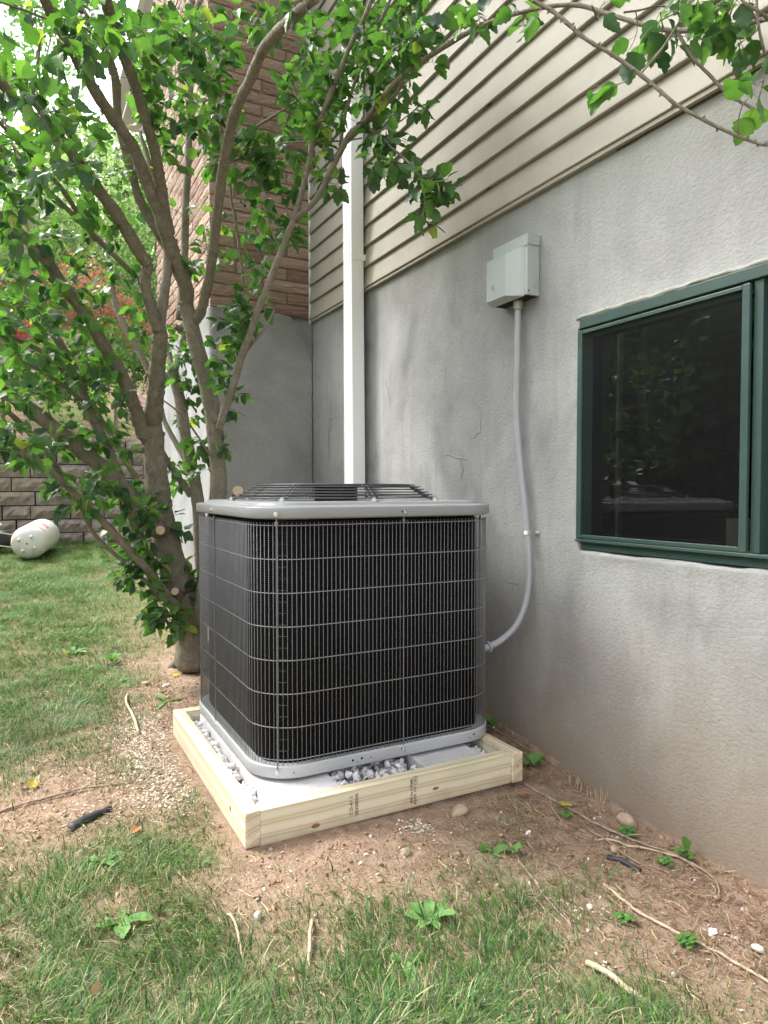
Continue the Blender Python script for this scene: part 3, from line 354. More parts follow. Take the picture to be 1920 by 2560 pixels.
TIPS=[(-1.5,-1.51,2.1),(-1.42,-1.76,1.97),(-1.49,-1.07,2.44),(-1.44,-1.47,2.06),(-1.39,-1.38,2.32),(-1.32,-1.35,2.25),(-1.37,-1.3,2.4),(-1.42,-1.78,2.03),(-1.32,-1.36,2.26),(-1.31,-1.23,2.26),(-1.46,-1.48,2.06),(-1.45,-1.58,2.06),(-1.43,-1.56,2.14),(-1.4,-1.19,2.3),(-1.37,-1.24,2.17),(-1.53,-1.09,2.23),(-1.31,-1.37,2.23),(-1.51,-1.36,2.1),(-1.49,-1.17,2.44),(-1.37,-1.73,2.05),(-1.49,-1.17,2.23),(-1.55,-1.71,1.96),(-1.36,-1.23,2.37),(-1.27,-1.19,2.36),(-1.48,-1.35,2.33),(-1.46,-1.68,2.0),(-1.23,-0.96,2.48),(-1.24,-1.3,2.39),(-1.15,-1.31,2.39),(-1.17,-1.36,2.29),(-1.26,-1.56,2.19),(-1.26,-1.77,2.1),(-1.28,-1.75,2.1),(-1.22,-1.74,2.11),(-1.14,-1.21,2.48),(-1.23,-1.11,2.46),(-1.18,-1.59,2.15),(-1.24,-1.49,2.26),(-1.26,-1.43,2.34),(-1.19,-1.46,2.35),(-1.21,-1.52,2.22),(-1.32,-1.53,2.17),(-1.29,-1.11,2.5),(-1.34,-1.42,2.32),(-1.05,-1.1,2.58),(-1.3,-1.15,2.49),(-1.13,-1.64,2.23),(-1.35,-1.55,2.2),(-1.16,-1.66,2.14),(-1.27,-1.18,2.38),(-1.16,-1.71,2.2),(-1.29,-1.51,2.19),(-1.46,-1.34,2.0),(-1.45,-1.56,1.75),(-1.43,-0.95,1.99),(-1.5,-0.99,2.03),(-1.38,-1.49,1.92),(-1.47,-1.62,1.92),(-1.38,-1.06,2.19),(-1.35,-1.02,1.99),(-1.34,-1.73,1.8),(-1.36,-1.49,2.03),(-1.38,-1.39,1.96),(-1.3,-1.49,1.91),(-1.49,-1.28,1.87),(-1.35,-1.57,1.93),(-1.42,-1.56,1.79),(-1.36,-1.73,1.73),(-1.4,-1.67,1.73),(-1.48,-1.24,2.09),(-1.43,-1.07,2.11),(-1.42,-1.44,1.99),(-1.46,-1.21,1.98),(-1.46,-1.41,2.03),(-1.53,-1.06,2.06),(-1.46,-1.53,2.0),(-1.45,-1.05,2.07),(-1.45,-1.18,1.94),(-1.5,-1.04,1.83),(-1.44,-0.91,1.87),(-1.49,-1.01,1.88),(-1.44,-1.12,1.9),(-1.5,-0.69,1.76),(-1.52,-0.8,1.72),(-1.54,-1.32,1.69),(-1.41,-0.77,1.83),(-1.42,-0.89,1.79),(-1.47,-0.97,1.95),(-1.42,-1.46,1.75),(-1.4,-0.82,1.82),(-1.38,-0.86,1.84),(-1.49,-1.36,1.62),(-1.58,-0.94,1.86),(-1.42,-1.33,1.78),(-1.55,-0.81,1.81),(-1.51,-1.11,1.8),(-1.52,-1.36,1.7),(-1.49,-1.12,1.61),(-1.14,-0.75,2.24),(-1.16,-0.91,1.93),(-1.21,-0.53,2.07),(-1.17,-0.91,1.82),(-1.28,-1.15,1.81),(-1.3,-0.76,2.18),(-1.28,-0.68,2.2),(-1.08,-0.78,2.18),(-1.26,-0.8,1.87),(-1.34,-1.26,1.95),(-1.27,-1.16,1.94),(-1.26,-0.62,2.19),(-1.25,-0.91,1.95),(-1.14,-0.89,1.88),(-1.22,-0.57,2.02),(-1.24,-0.46,2.05),(-1.27,-1.11,2.03),(-1.13,-0.52,2.07),(-1.17,-1.2,2.0),(-1.3,-0.66,2.23),(-1.33,-1.01,1.78),(-1.3,-1.24,1.77),(-1.3,-0.78,2.1),(-1.29,-0.87,2.03),(-1.3,-0.43,2.12),(-1.3,-1.2,1.86),(-1.54,-1.23,1.44),(-1.52,-0.8,1.51),(-1.54,-0.86,1.52),(-1.42,-0.85,1.67),(-1.39,-1.02,1.5),(-1.57,-1.05,1.53),(-1.44,-0.97,1.51),(-1.56,-0.86,1.53),(-1.45,-0.71,1.76),(-1.57,-0.79,1.65),(-1.47,-0.9,1.56),(-1.5,-1.21,1.55),(-1.59,-0.76,1.53),(-1.48,-1.09,1.46),(-1.55,-0.7,1.66),(-1.59,-1.11,1.51),(-1.43,-1.14,1.57),(-1.51,-0.79,1.59),(-1.52,-1.24,1.39),(-1.54,-1.23,1.6),(-1.44,-1.24,1.43),(-1.56,-0.78,1.62),(-1.42,-0.97,1.49),(-1.57,-1.16,1.53),(-1.49,-1.2,1.48),(-1.54,-1.29,1.4),(-1.41,-0.73,1.49),(-1.52,-0.92,1.55),(-1.46,-0.88,1.43),(-1.54,-0.98,1.44),(-1.29,-1.1,1.44),(-1.21,-0.75,1.55),(-1.3,-0.94,1.56),(-1.28,-0.7,1.77),(-1.24,-0.67,1.64),(-1.4,-0.55,1.52),(-1.43,-0.83,1.6),(-1.41,-0.29,1.67),(-1.34,-0.52,1.5),(-1.25,-0.56,1.48),(-1.19,-0.51,1.72),(-1.31,-0.7,1.51),(-1.39,-0.49,1.64),(-1.27,-0.59,1.66),(-1.34,-0.47,1.67),(-1.3,-0.37,1.8),(-1.23,-0.83,1.63),(-1.3,-0.92,1.52),(-1.2,-0.77,1.72),(-1.39,-0.9,1.64),(-1.34,-1.05,1.62),(-1.32,-1.06,1.65),(-1.29,-0.53,1.68),(-1.43,-0.71,1.62),(-1.38,-0.67,1.74),(-1.4,-0.77,1.53),(-1.19,-0.52,1.74),(-1.31,-0.85,1.42),(-1.35,-0.41,1.75),(-1.28,-1.03,1.58),(-1.42,-0.31,1.62),(-1.27,-0.38,1.56),(-1.33,-0.32,1.65),(-1.41,-0.35,1.75),(-1.15,-0.63,1.76),(-1.07,-0.78,1.53),(-1.0,-0.43,1.69),(-1.08,-0.67,1.55),(-1.07,-0.42,1.9),(-1.1,-0.76,1.79),(-1.02,-0.5,1.73),(-1.12,-0.76,1.7),(-1.07,-0.49,1.66),(-1.12,-0.36,1.91),(-1.4,-0.58,1.24),(-1.47,-0.66,1.23),(-1.5,-1.16,1.29),(-1.49,-1.15,1.15),(-1.44,-1.19,1.35),(-1.42,-1.22,1.32),(-1.56,-0.73,1.28),(-1.43,-0.64,1.37),(-1.42,-0.84,1.24),(-1.54,-1.14,1.34),(-1.54,-1.14,1.17),(-1.46,-0.58,1.43),(-1.41,-0.66,1.3),(-1.34,-0.83,1.37),(-1.46,-0.57,1.47),(-1.43,-1.1,1.2),(-1.44,-0.68,1.35),(-1.58,-0.8,1.35),(-1.58,-0.59,1.32),(-1.48,-0.75,1.28),(-1.54,-0.41,1.42),(-1.5,-1.15,1.28),(-1.54,-0.46,1.46),(-1.37,-0.51,1.26),(-1.42,-0.84,1.2),(-1.48,-0.52,1.23),(-1.31,-0.71,1.35),(-1.31,-0.58,1.43),(-1.39,-0.87,1.37),(-1.4,-0.68,1.47),(-1.28,-0.65,1.33),(-1.15,-0.76,1.22),(-1.33,-0.58,1.38),(-1.09,-0.32,1.29),(-1.25,-0.68,1.41),(-1.22,-0.55,1.32),(-1.26,-0.71,1.19),(-1.2,-0.38,1.21),(-1.25,-0.35,1.44),(-1.22,-0.81,1.28),(-1.09,-0.32,1.38),(-1.36,-0.61,1.33),(-1.36,-0.78,1.27),(-1.25,-0.35,1.44),(-1.26,-0.87,1.35),(-1.22,-0.46,1.29),(-1.27,-0.37,1.48),(-1.09,-0.42,1.35),(-1.21,-0.81,1.36),(-1.19,-0.3,1.3),(-1.12,-0.69,1.28),(-1.22,-0.79,1.4),(-1.2,-0.69,1.34),(-1.22,-0.61,1.21),(-1.27,-0.61,1.31),(-1.07,-0.37,1.24),(-1.16,-0.55,1.49),(-1.21,-0.74,1.3),(-1.18,-0.88,1.16),(-1.15,-0.6,1.37),(-1.46,-0.73,1.11),(-1.57,-0.73,1.07),(-1.54,-0.67,1.09),(-1.41,-1.06,1.06),(-1.54,-1.07,1.09),(-1.55,-1.16,1.07),(-1.49,-0.76,1.0),(-1.48,-1.24,0.97),(-1.58,-0.91,1.07),(-1.54,-1.18,1.01),(-1.47,-1.17,1.0),(-1.57,-0.73,1.1),(-1.41,-1.07,1.03),(-1.58,-0.63,1.07),(-1.54,-1.13,1.08),(-1.58,-0.67,1.08),(-1.53,-0.94,0.96),(-1.46,-1.24,1.05),(-1.53,-0.77,1.0),(-1.48,-0.94,1.04),(-1.51,-0.75,1.04),(-1.56,-0.67,1.03),(-1.14,-0.42,1.13),(-1.18,-0.79,1.1),(-1.11,-0.49,1.08),(-1.13,-0.41,1.0),(-1.2,-0.51,1.05),(-1.37,-0.6,1.04),(-1.36,-0.67,1.02),(-1.27,-0.72,1.06),(-1.28,-0.34,1.04),(-1.14,-0.41,1.11),(-1.32,-0.59,1.12),(-1.19,-0.58,1.08),(-1.27,-0.6,1.05),(-1.25,-0.56,1.06),(-1.37,-0.37,1.07),(-1.14,-0.41,1.09),(-1.29,-0.58,1.1),(-1.13,-0.48,1.07),(-1.21,-0.76,1.07),(-1.26,-0.69,1.06),(-1.22,-0.6,0.97),(-1.36,-0.64,1.1),(-1.28,-0.97,0.92),(-1.37,-0.95,0.89),(-1.29,-0.71,0.79),(-1.21,-0.58,0.81),(-1.16,-0.69,0.87),(-1.33,-0.49,0.87),(-1.36,-0.51,0.91),(-1.29,-0.99,0.92),(-1.21,-0.9,0.91),(-1.34,-0.74,0.86),(-1.26,-0.78,0.84),(-1.24,-0.78,0.93),(-1.29,-0.5,0.87),(-1.2,-0.82,0.89),(-1.29,-0.9,0.8),(-1.33,-0.62,0.93),(-1.31,-0.95,0.85),(-1.38,-0.48,0.87),(-1.27,-0.46,0.9),(-1.26,-0.91,0.86),(-1.37,-0.89,0.8),(-1.3,-0.81,0.84),(-1.2,-0.58,0.79),(-1.25,-1.0,0.91),(-1.12,-0.67,0.82),(-1.0,-0.45,0.84),(-1.04,-0.71,0.79),(-1.08,-0.4,0.79),(-1.13,-0.68,0.79),(-1.13,-0.44,0.83),(-1.14,-0.65,0.88),(-1.12,-0.65,0.74),(-1.05,-0.5,0.85),(-1.06,-0.45,0.86),(-1.11,-0.5,0.74),(-1.1,-0.75,0.78),(-1.04,-0.59,0.64),(-1.06,-0.39,0.83),(-1.04,-0.43,0.84),(-1.03,-0.73,0.77),(-1.04,-0.47,0.8),(-1.08,-0.54,0.88),(-1.03,-0.57,0.76),(-1.03,-0.59,0.77),(-1.1,-0.69,0.66),(-1.17,-0.49,0.67),(-1.12,-0.37,0.62),(-1.07,-0.42,0.59),(-1.08,-0.78,0.82),(-1.07,-0.63,0.68),(-1.05,-0.64,0.5),(-1.0,-0.63,0.5),(-1.12,-0.59,0.5),(-1.0,-0.63,0.57),(-1.09,-0.54,0.52),(-1.04,-0.59,0.56),(-1.02,-0.52,0.42),(-1.05,-0.68,0.54),(-1.07,-0.47,0.53),(-1.05,-0.64,0.53),(-1.03,-0.66,0.51),(-0.97,-0.54,0.46),(-1.11,-0.5,0.47),(-1.08,-0.46,0.51),(-1.08,-0.65,0.47),(-1.01,-0.6,0.55),(-1.05,-0.53,0.44),(-1.04,-0.61,0.48),(-0.98,-0.61,0.55),(-1.04,-0.69,0.54),(-1.11,-0.62,0.49),(-0.97,-0.52,0.5),(-0.89,-0.67,0.28),(-1.01,-0.54,0.3),(-0.9,-0.6,0.31),(-0.99,-0.57,0.3),(-0.94,-0.68,0.37),(-0.93,-0.69,0.26),(-0.9,-0.65,0.33),(-0.99,-0.68,0.29),(-0.99,-0.65,0.29),(-1.02,-0.61,0.31),(-0.89,-0.6,0.32),(-0.96,-0.64,0.29),(-0.98,-0.55,0.31),(-0.97,-0.62,0.36),(-1.0,-0.57,0.34),(-0.94,-0.66,0.3),(-0.97,-0.6,0.36),(-0.98,-0.59,0.27),(-0.92,-0.63,0.27),(-0.97,-0.68,0.35),(-0.98,-1.38,2.3),(-0.87,-1.02,2.5),(-0.93,-0.68,2.88),(-1.0,-0.64,2.76),(-1.08,-1.02,2.47),(-1.06,-1.09,2.27),(-1.16,-1.37,2.27),(-0.88,-0.79,2.49),(-1.12,-1.15,2.32),(-1.02,-1.19,2.47),(-1.13,-1.32,2.25),(-1.08,-0.98,2.39),(-0.9,-1.0,2.53),(-1.09,-1.0,2.41),(-1.04,-0.68,2.58),(-1.0,-1.0,2.41),(-1.0,-0.97,2.54),(-0.93,-1.1,2.57),(-1.02,-0.91,2.61),(-1.01,-1.17,2.52),(-1.01,-1.26,2.32),(-1.09,-1.2,2.37),(-0.92,-1.22,2.38),(-0.97,-0.87,2.79),(-0.89,-0.92,2.64),(-1.08,-1.23,2.47),(-1.04,-0.91,2.49),(-0.89,-0.89,2.77),(-0.99,-1.05,2.53),(-1.02,-1.12,2.55),(-0.89,-0.78,2.56),(-1.03,-0.8,2.43),(-1.03,-0.72,2.53),(-1.02,-0.68,2.63),(-0.99,-0.73,2.49),(-1.04,-1.25,2.49),(-0.94,-1.23,2.43),(-1.04,-1.23,2.2),(-0.97,-0.68,2.74),(-0.99,-0.74,2.84),(-0.99,-0.7,2.8),(-1.08,-1.15,2.24),(-1.03,-1.0,2.62),(-0.97,-1.06,2.52),(-0.98,-0.71,2.51),(-1.0,-1.4,2.17),(-0.93,-1.15,2.6),(-0.81,-1.24,2.47),(-0.78,-0.7,2.98),(-0.81,-0.66,2.9),(-0.92,-1.19,2.42),(-0.78,-1.1,2.61),(-0.84,-1.13,2.5),(-0.97,-1.22,2.42),(-0.81,-1.2,2.56),(-0.89,-1.06,2.7),(-0.85,-1.07,2.6),(-0.83,-0.77,2.75),(-0.85,-0.97,2.53),(-0.78,-1.07,2.6),(-0.85,-1.05,2.46),(-0.93,-1.25,2.49),(-0.82,-0.97,2.64),(-0.81,-0.83,2.73),(-0.93,-1.08,2.44),(-0.87,-0.71,2.75),(-0.81,-0.79,2.89),(-0.8,-0.78,2.65),(-0.83,-1.26,2.45),(-0.94,-1.23,2.4),(-0.95,-1.22,2.38),(-0.87,-1.15,2.37),(-0.77,-0.92,2.59),(-0.86,-1.29,2.38),(-0.83,-0.64,2.8),(-0.94,-1.17,2.46),(-0.76,-0.99,2.67),(-0.76,-0.84,2.87),(-0.95,-0.87,2.24),(-0.98,-0.48,2.64),(-0.98,-0.71,2.46),(-0.95,-0.83,2.43),(-0.95,-0.86,2.27),(-0.94,-0.8,2.36),(-0.92,-0.92,2.36),(-1.04,-0.63,2.49),(-0.99,-0.64,2.3),(-0.97,-0.67,2.39),(-0.95,-0.72,2.42),(-1.01,-0.89,2.23),(-0.89,-0.57,2.58),(-1.05,-0.72,2.41),(-0.96,-0.87,2.45),(-1.03,-0.65,2.42),(-0.84,-0.84,2.29),(-0.77,-0.7,2.28),(-0.79,-0.63,2.58),(-0.84,-0.68,2.46),(-0.76,-0.62,2.43),(-0.85,-0.93,2.32),(-0.8,-0.74,2.41),(-0.78,-0.67,2.49),(-0.76,-0.66,2.56),(-0.9,-0.82,2.38),(-0.74,-0.76,2.27),(-0.86,-0.64,2.42),(-0.73,-0.58,2.41),(-0.89,-0.89,2.34),(-0.91,-0.89,2.18),(-0.73,-0.62,2.47),(-0.73,-0.64,2.36),(-0.82,-0.67,2.42),(-0.7,-0.62,2.36),(-0.78,-0.77,2.41),(-0.98,-0.62,2.1),(-1.05,-0.65,2.15),(-1.01,-0.68,2.18),(-0.97,-0.35,2.33),(-0.92,-0.42,2.27),(-0.93,-0.37,2.2),(-0.99,-0.69,2.22),(-0.97,-0.44,2.39),(-1.01,-0.61,2.1),(-1.03,-0.46,2.12),(-0.77,-0.92,2.47),(-0.75,-1.0,2.45),(-0.75,-1.04,2.52),(-0.7,-0.86,2.41),(-0.79,-0.87,2.42),(-0.77,-0.91,2.46),(-0.68,-0.72,2.51),(-0.76,-0.69,2.58),(-0.69,-0.77,2.55),(-0.75,-0.99,2.43),(-0.73,-0.89,2.66),(-0.76,-0.76,2.4),(-0.82,-0.64,1.87),(-0.77,-0.49,2.18),(-0.79,-0.76,1.84),(-0.82,-0.75,1.94),(-0.81,-0.57,1.83),(-0.84,-0.64,1.84),(-0.77,-0.77,1.98),(-0.87,-0.71,1.83),(-0.79,-0.59,1.84),(-0.81,-0.5,1.91),(-0.65,-0.98,2.19),(-0.71,-0.82,2.33),(-0.71,-0.82,2.34),(-0.65,-0.85,2.19),(-0.73,-0.91,2.17),(-0.63,-1.0,2.2),(-0.58,-0.98,2.29),(-0.73,-0.78,2.31),(-0.68,-0.99,2.27),(-0.59,-0.85,2.33),(-0.64,-0.98,2.16),(-0.66,-1.04,2.28),(-0.57,-0.88,2.2),(-0.55,-0.88,2.27),(-0.63,-0.8,1.97),(-0.73,-0.79,1.99),(-0.55,-0.78,1.98),(-0.56,-0.75,2.11),(-0.73,-0.66,1.92),(-0.6,-0.78,2.03),(-0.75,-0.73,2.07),(-0.59,-0.73,2.15),(-0.71,-0.69,1.91),(-0.38,-1.0,2.65),(-0.58,-1.17,2.35),(-0.49,-1.24,2.44),(-0.48,-1.24,2.56),(-0.46,-0.83,2.6),(-0.42,-0.93,2.49),(-0.49,-1.15,2.58),(-0.59,-1.12,2.49),(-0.43,-1.03,2.69),(-0.53,-1.17,2.45),(-0.57,-1.13,2.43),(-0.48,-1.1,2.35),(-0.34,-0.91,2.64),(-0.46,-0.97,2.51),(-0.53,-0.98,2.6),(-0.44,-0.88,2.61),(-0.49,-1.2,2.36),(-0.39,-0.89,2.63),(-0.37,-1.0,2.7),(-0.48,-1.07,2.62),(-0.42,-1.29,2.39),(-0.34,-1.24,2.68),(-0.35,-1.16,2.56),(-0.42,-1.31,2.63),(-0.47,-1.11,2.75),(-0.45,-1.44,2.34),(-0.52,-1.25,2.6),(-0.35,-1.22,2.69),(-0.37,-1.19,2.71),(-0.58,-1.36,2.44),(-0.53,-1.23,2.57),(-0.34,-1.14,2.72),(-0.46,-1.5,2.54),(-0.41,-1.49,2.48),(-0.56,-1.38,2.4),(-0.49,-1.33,2.45),(-0.36,-1.2,2.46),(-0.44,-1.38,2.46),(-0.39,-1.28,2.52),(-0.49,-1.4,2.39),(-0.45,-1.49,2.42),(-0.29,-1.17,2.74),(-0.42,-1.18,2.75),(-0.5,-1.28,2.61),(-0.31,-1.37,2.61),(-0.37,-1.37,2.58),(-0.4,-1.36,2.66),(-0.39,-1.38,2.46),(-0.47,-1.58,2.46),(-0.32,-1.58,2.48),(-0.41,-1.34,2.65),(-0.45,-1.41,2.51),(-0.39,-1.52,2.48),(-0.41,-1.34,2.49),(-0.31,-1.38,2.65),(-0.44,-1.42,2.61),(-0.37,-1.64,2.41),(-0.38,-1.64,2.35),(-0.38,-1.66,2.43),(-0.44,-1.32,2.59),(-0.39,-1.39,2.61),(-0.31,-1.46,2.62),(-0.36,-1.48,2.52),(-0.37,-1.35,2.67),(-0.35,-1.34,2.7),(-0.41,-1.54,2.42),(-0.35,-1.53,2.56),(-0.43,-1.73,2.32),(-0.43,-1.8,2.4),(-0.33,-1.67,2.47),(-0.43,-1.72,2.42),(-0.35,-1.65,2.4),(-0.37,-1.5,2.55),(-0.33,-1.55,2.56),(-0.31,-1.69,2.52),(-0.35,-1.52,2.52),(-0.33,-1.63,2.51),(-0.36,-1.79,2.44),(-0.37,-1.81,2.3),(-0.22,-1.67,2.45),(-0.4,-1.86,2.29),(-0.32,-1.62,2.46),(-0.26,-1.63,2.44),(-0.36,-1.74,2.37),(-0.4,-1.82,2.3),(-0.34,-1.71,2.33),(-0.31,-1.73,2.37),(-0.29,-1.83,2.32),(-0.35,-1.76,2.39),(-0.39,-1.86,2.28),(-0.35,-1.22,2.45),(-0.35,-1.19,2.45),(-0.46,-1.38,2.38),(-0.45,-1.1,2.44),(-0.38,-1.49,2.21),(-0.49,-1.33,2.37),(-0.38,-1.33,2.44),(-0.38,-1.18,2.36),(-0.48,-1.38,2.25),(-0.5,-1.47,2.2),(-0.47,-1.43,2.25),(-0.49,-1.34,2.22),(-0.48,-1.27,2.38),(-0.47,-1.36,2.32),(-0.46,-1.24,2.35),(-0.53,-1.34,2.26),(-0.52,-1.33,2.24),(-0.3,-1.31,2.29),(-0.24,-1.52,2.32),(-0.27,-1.44,2.28),(-0.38,-1.48,2.38),(-0.28,-1.43,2.4),(-0.28,-1.54,2.26),(-0.27,-1.45,2.43),(-0.37,-1.61,2.29),(-0.3,-1.47,2.34),(-0.33,-1.44,2.36),(-0.36,-1.58,2.28),(-0.39,-1.58,2.36),(-0.36,-1.48,2.31),(-0.27,-1.46,2.39),(-0.41,-1.55,2.24),(-0.43,-1.1,2.32),(-0.48,-1.01,2.26),(-0.49,-0.95,2.3),(-0.48,-0.96,2.41),(-0.54,-1.14,2.2),(-0.44,-1.14,2.28),(-0.52,-1.02,2.28),(-0.5,-0.92,2.41),(-0.41,-1.06,2.24),(-0.5,-0.94,2.37),(-0.4,-1.06,2.28),(-0.47,-1.28,2.22),(-0.61,-1.01,2.1),(-0.61,-0.98,2.22),(-0.5,-0.83,2.19),(-0.66,-1.04,2.15),(-0.46,-0.96,2.14),(-0.46,-0.96,2.21),(-0.59,-1.01,2.07),(-0.57,-0.87,2.24),(-0.57,-1.0,2.21),(-0.53,-0.94,2.19),(-0.46,-0.91,2.16),(-0.54,-0.82,2.12),(-0.59,-1.08,2.2),(-0.48,-0.92,2.09),(-0.65,-1.0,2.29),(-0.67,-0.86,2.33),(-0.61,-0.99,2.32),(-0.57,-0.91,2.29),(-0.63,-0.89,2.31),(-0.66,-0.95,2.28),(-0.61,-1.03,2.25),(-0.72,-0.94,2.32),(-0.37,-1.21,2.11),(-0.38,-1.14,2.12),(-0.42,-1.17,2.08),(-0.4,-1.11,2.15),(-0.38,-1.23,2.06),(-0.49,-1.26,2.33),(-0.5,-1.25,2.22),(-0.36,-1.11,2.41),(-0.46,-1.24,2.35),(-0.43,-1.18,2.32),(-0.41,-1.13,2.31),(-0.47,-1.07,2.32),(-0.48,-1.23,2.39),(-0.42,-1.1,2.39),(-0.48,-1.24,2.26),(-0.49,-0.85,2.0),(-0.46,-0.96,2.04),(-0.47,-0.9,2.05),(-0.51,-1.04,1.91),(-0.48,-0.9,1.97),(-0.46,-0.93,1.96),(-0.49,-1.03,1.96),(-0.56,-0.94,1.92),(-0.51,-0.89,1.95),(-0.48,-0.95,2.01),(-0.65,-0.86,1.86),(-0.69,-0.93,1.82),(-0.62,-0.88,1.94),(-0.62,-0.89,1.81),(-0.64,-0.92,1.79),(-0.56,-0.79,1.87),(-0.57,-0.91,1.94),(-0.66,-0.85,1.74),(-0.57,-0.76,1.76),(-0.66,-0.77,1.65),(-0.66,-0.78,1.68),(-0.66,-0.78,1.67),(-0.68,-0.78,1.68),(-0.65,-0.88,1.57),(-0.65,-0.88,1.66),(-0.64,-0.84,1.68),(-0.68,-0.9,1.56),(-0.56,-0.87,1.67),(-0.58,-0.89,1.65),(-0.75,-0.84,1.58),(-0.72,-0.88,1.62),(-0.63,-0.84,1.58),(-0.68,-0.85,1.49),(-0.66,-0.73,1.56),(-0.71,-0.86,1.46),(-0.67,-0.85,1.62),(-0.66,-0.82,1.63),(-0.65,-0.76,1.59),(-0.61,-0.78,1.61),(-0.63,-0.8,1.54),(-0.66,-0.77,1.51),(-0.73,-0.71,1.38),(-0.72,-0.79,1.32),(-0.69,-0.75,1.39),(-0.77,-0.8,1.36),(-0.69,-0.74,1.42),(-0.75,-0.75,1.32),(-0.69,-0.71,1.51),(-0.75,-0.77,1.44),(-0.75,-0.77,1.44),(-0.66,-0.74,1.31),(-0.67,-0.73,1.22),(-0.66,-0.8,1.29),(-0.29,-1.65,2.0),(-0.25,-1.57,2.1),(-0.32,-1.54,2.04),(-0.37,-1.64,1.99),(-0.32,-1.58,2.01),(-0.3,-1.52,2.04),(-0.29,-1.71,1.94),(-0.3,-1.7,1.94),(-0.28,-1.71,1.92),(-0.3,-1.65,1.95),(-0.25,-1.65,1.94),(-0.19,-1.7,1.91),(-0.23,-1.75,1.9),(-0.21,-1.69,1.88),(-0.26,-1.74,1.87),(-0.2,-1.69,1.92),(-0.26,-1.73,1.91),(-0.22,-1.66,1.81),(-0.24,-1.67,1.83),(-0.28,-1.69,1.82),(-0.31,-1.54,2.13),(-0.33,-1.54,2.09),(-0.35,-1.53,2.11),(-0.33,-1.57,2.13),(-0.38,-1.47,2.14),(-0.31,-1.5,2.12),(-0.28,-1.7,2.17),(-0.28,-1.66,2.19),(-0.39,-1.46,2.14),(-0.37,-1.47,2.16),(-0.35,-1.49,2.09),(-0.37,-1.51,2.14),(-0.76,-0.27,1.39),(-0.76,-0.41,1.46),(-0.77,-0.42,1.35),(-0.85,-0.42,1.39),(-0.75,-0.45,1.35),(-0.79,-0.44,1.36),(-0.8,-0.36,1.32),(-0.72,-0.27,1.49),(-0.78,-0.47,1.37),(-0.81,-0.4,1.48),(-0.83,-0.38,1.49),(-0.78,-0.34,1.5),(-0.73,-0.29,1.24),(-0.76,-0.31,1.09),(-0.74,-0.41,1.05),(-0.74,-0.42,1.09),(-0.77,-0.48,1.05),(-0.8,-0.44,1.11),(-0.74,-0.41,1.1),(-0.79,-0.37,1.02),(-0.73,-0.44,1.24),(-0.8,-0.29,1.22),(-0.78,-0.32,1.21),(-0.78,-0.33,1.04),(-0.79,-0.32,1.56),(-0.81,-0.13,1.46),(-0.84,-0.41,1.52),(-0.78,-0.32,1.52),(-0.86,-0.18,1.57),(-0.86,-0.25,1.6),(-0.85,-0.4,1.63),(-0.85,-0.3,1.49),(-0.79,-0.54,0.95),(-0.72,-0.45,1.01),(-0.73,-0.61,1.0),(-0.69,-0.59,1.06),(-0.91,-0.39,0.71),(-0.91,-0.53,0.79),(-0.87,-0.53,0.69),(-0.9,-0.39,0.67),(-0.85,-0.5,0.68),(-0.77,-0.46,0.45),(-0.83,-0.49,0.53),(-0.8,-0.49,0.45),(-0.79,-0.43,0.45),(-0.8,-0.41,0.35),(-0.79,-0.53,0.4),(-0.81,-0.49,0.37),(-0.79,-0.42,0.5),(-0.83,-0.27,0.99),(-0.85,-0.42,0.97),(-0.82,-0.27,0.91),(-0.88,-0.33,0.98),(-0.84,-0.3,0.9),(-0.85,-0.34,0.99),(-0.83,-1.59,2.39),(-0.75,-1.53,2.38),(-0.76,-1.28,2.63),(-0.71,-1.46,2.51),(-0.75,-1.57,2.39),(-0.88,-1.61,2.31),(-0.75,-1.72,2.34),(-0.8,-1.75,2.33),(-0.86,-1.97,2.18),(-0.8,-1.57,2.38),(-0.8,-1.69,2.3),(-1.59,-1.01,2.0),(-1.56,-1.1,1.93),(-1.6,-1.19,1.91),(-1.54,-1.37,1.74),(-1.55,-1.46,1.81),(-1.54,-1.31,1.9),(-1.56,-1.36,1.89),(-1.49,-1.42,1.88),(-1.58,-1.03,1.93),(-1.58,-0.93,2.25),(-1.62,-1.19,1.93),(-1.58,-1.28,1.96),(-1.55,-1.36,1.72),(-1.53,-1.4,1.63),(-1.53,-1.27,1.66),(-1.5,-1.29,1.92),(-1.51,-1.2,1.19),(-1.62,-1.01,1.23),(-1.6,-1.01,1.08),(-1.62,-0.78,1.31),(-1.51,-1.11,1.22),(-1.56,-1.02,1.35),(-1.6,-1.15,1.18),(-1.52,-0.89,1.22),(-1.58,-0.81,1.31),(-1.59,-1.12,1.4),(-1.51,-1.19,1.32),(-1.56,-0.99,1.41),(-0.27,-1.97,2.34),(-0.28,-2.03,2.28),(-0.34,-1.89,2.35),(-0.33,-2.01,2.25),(-0.21,-1.88,2.41)]
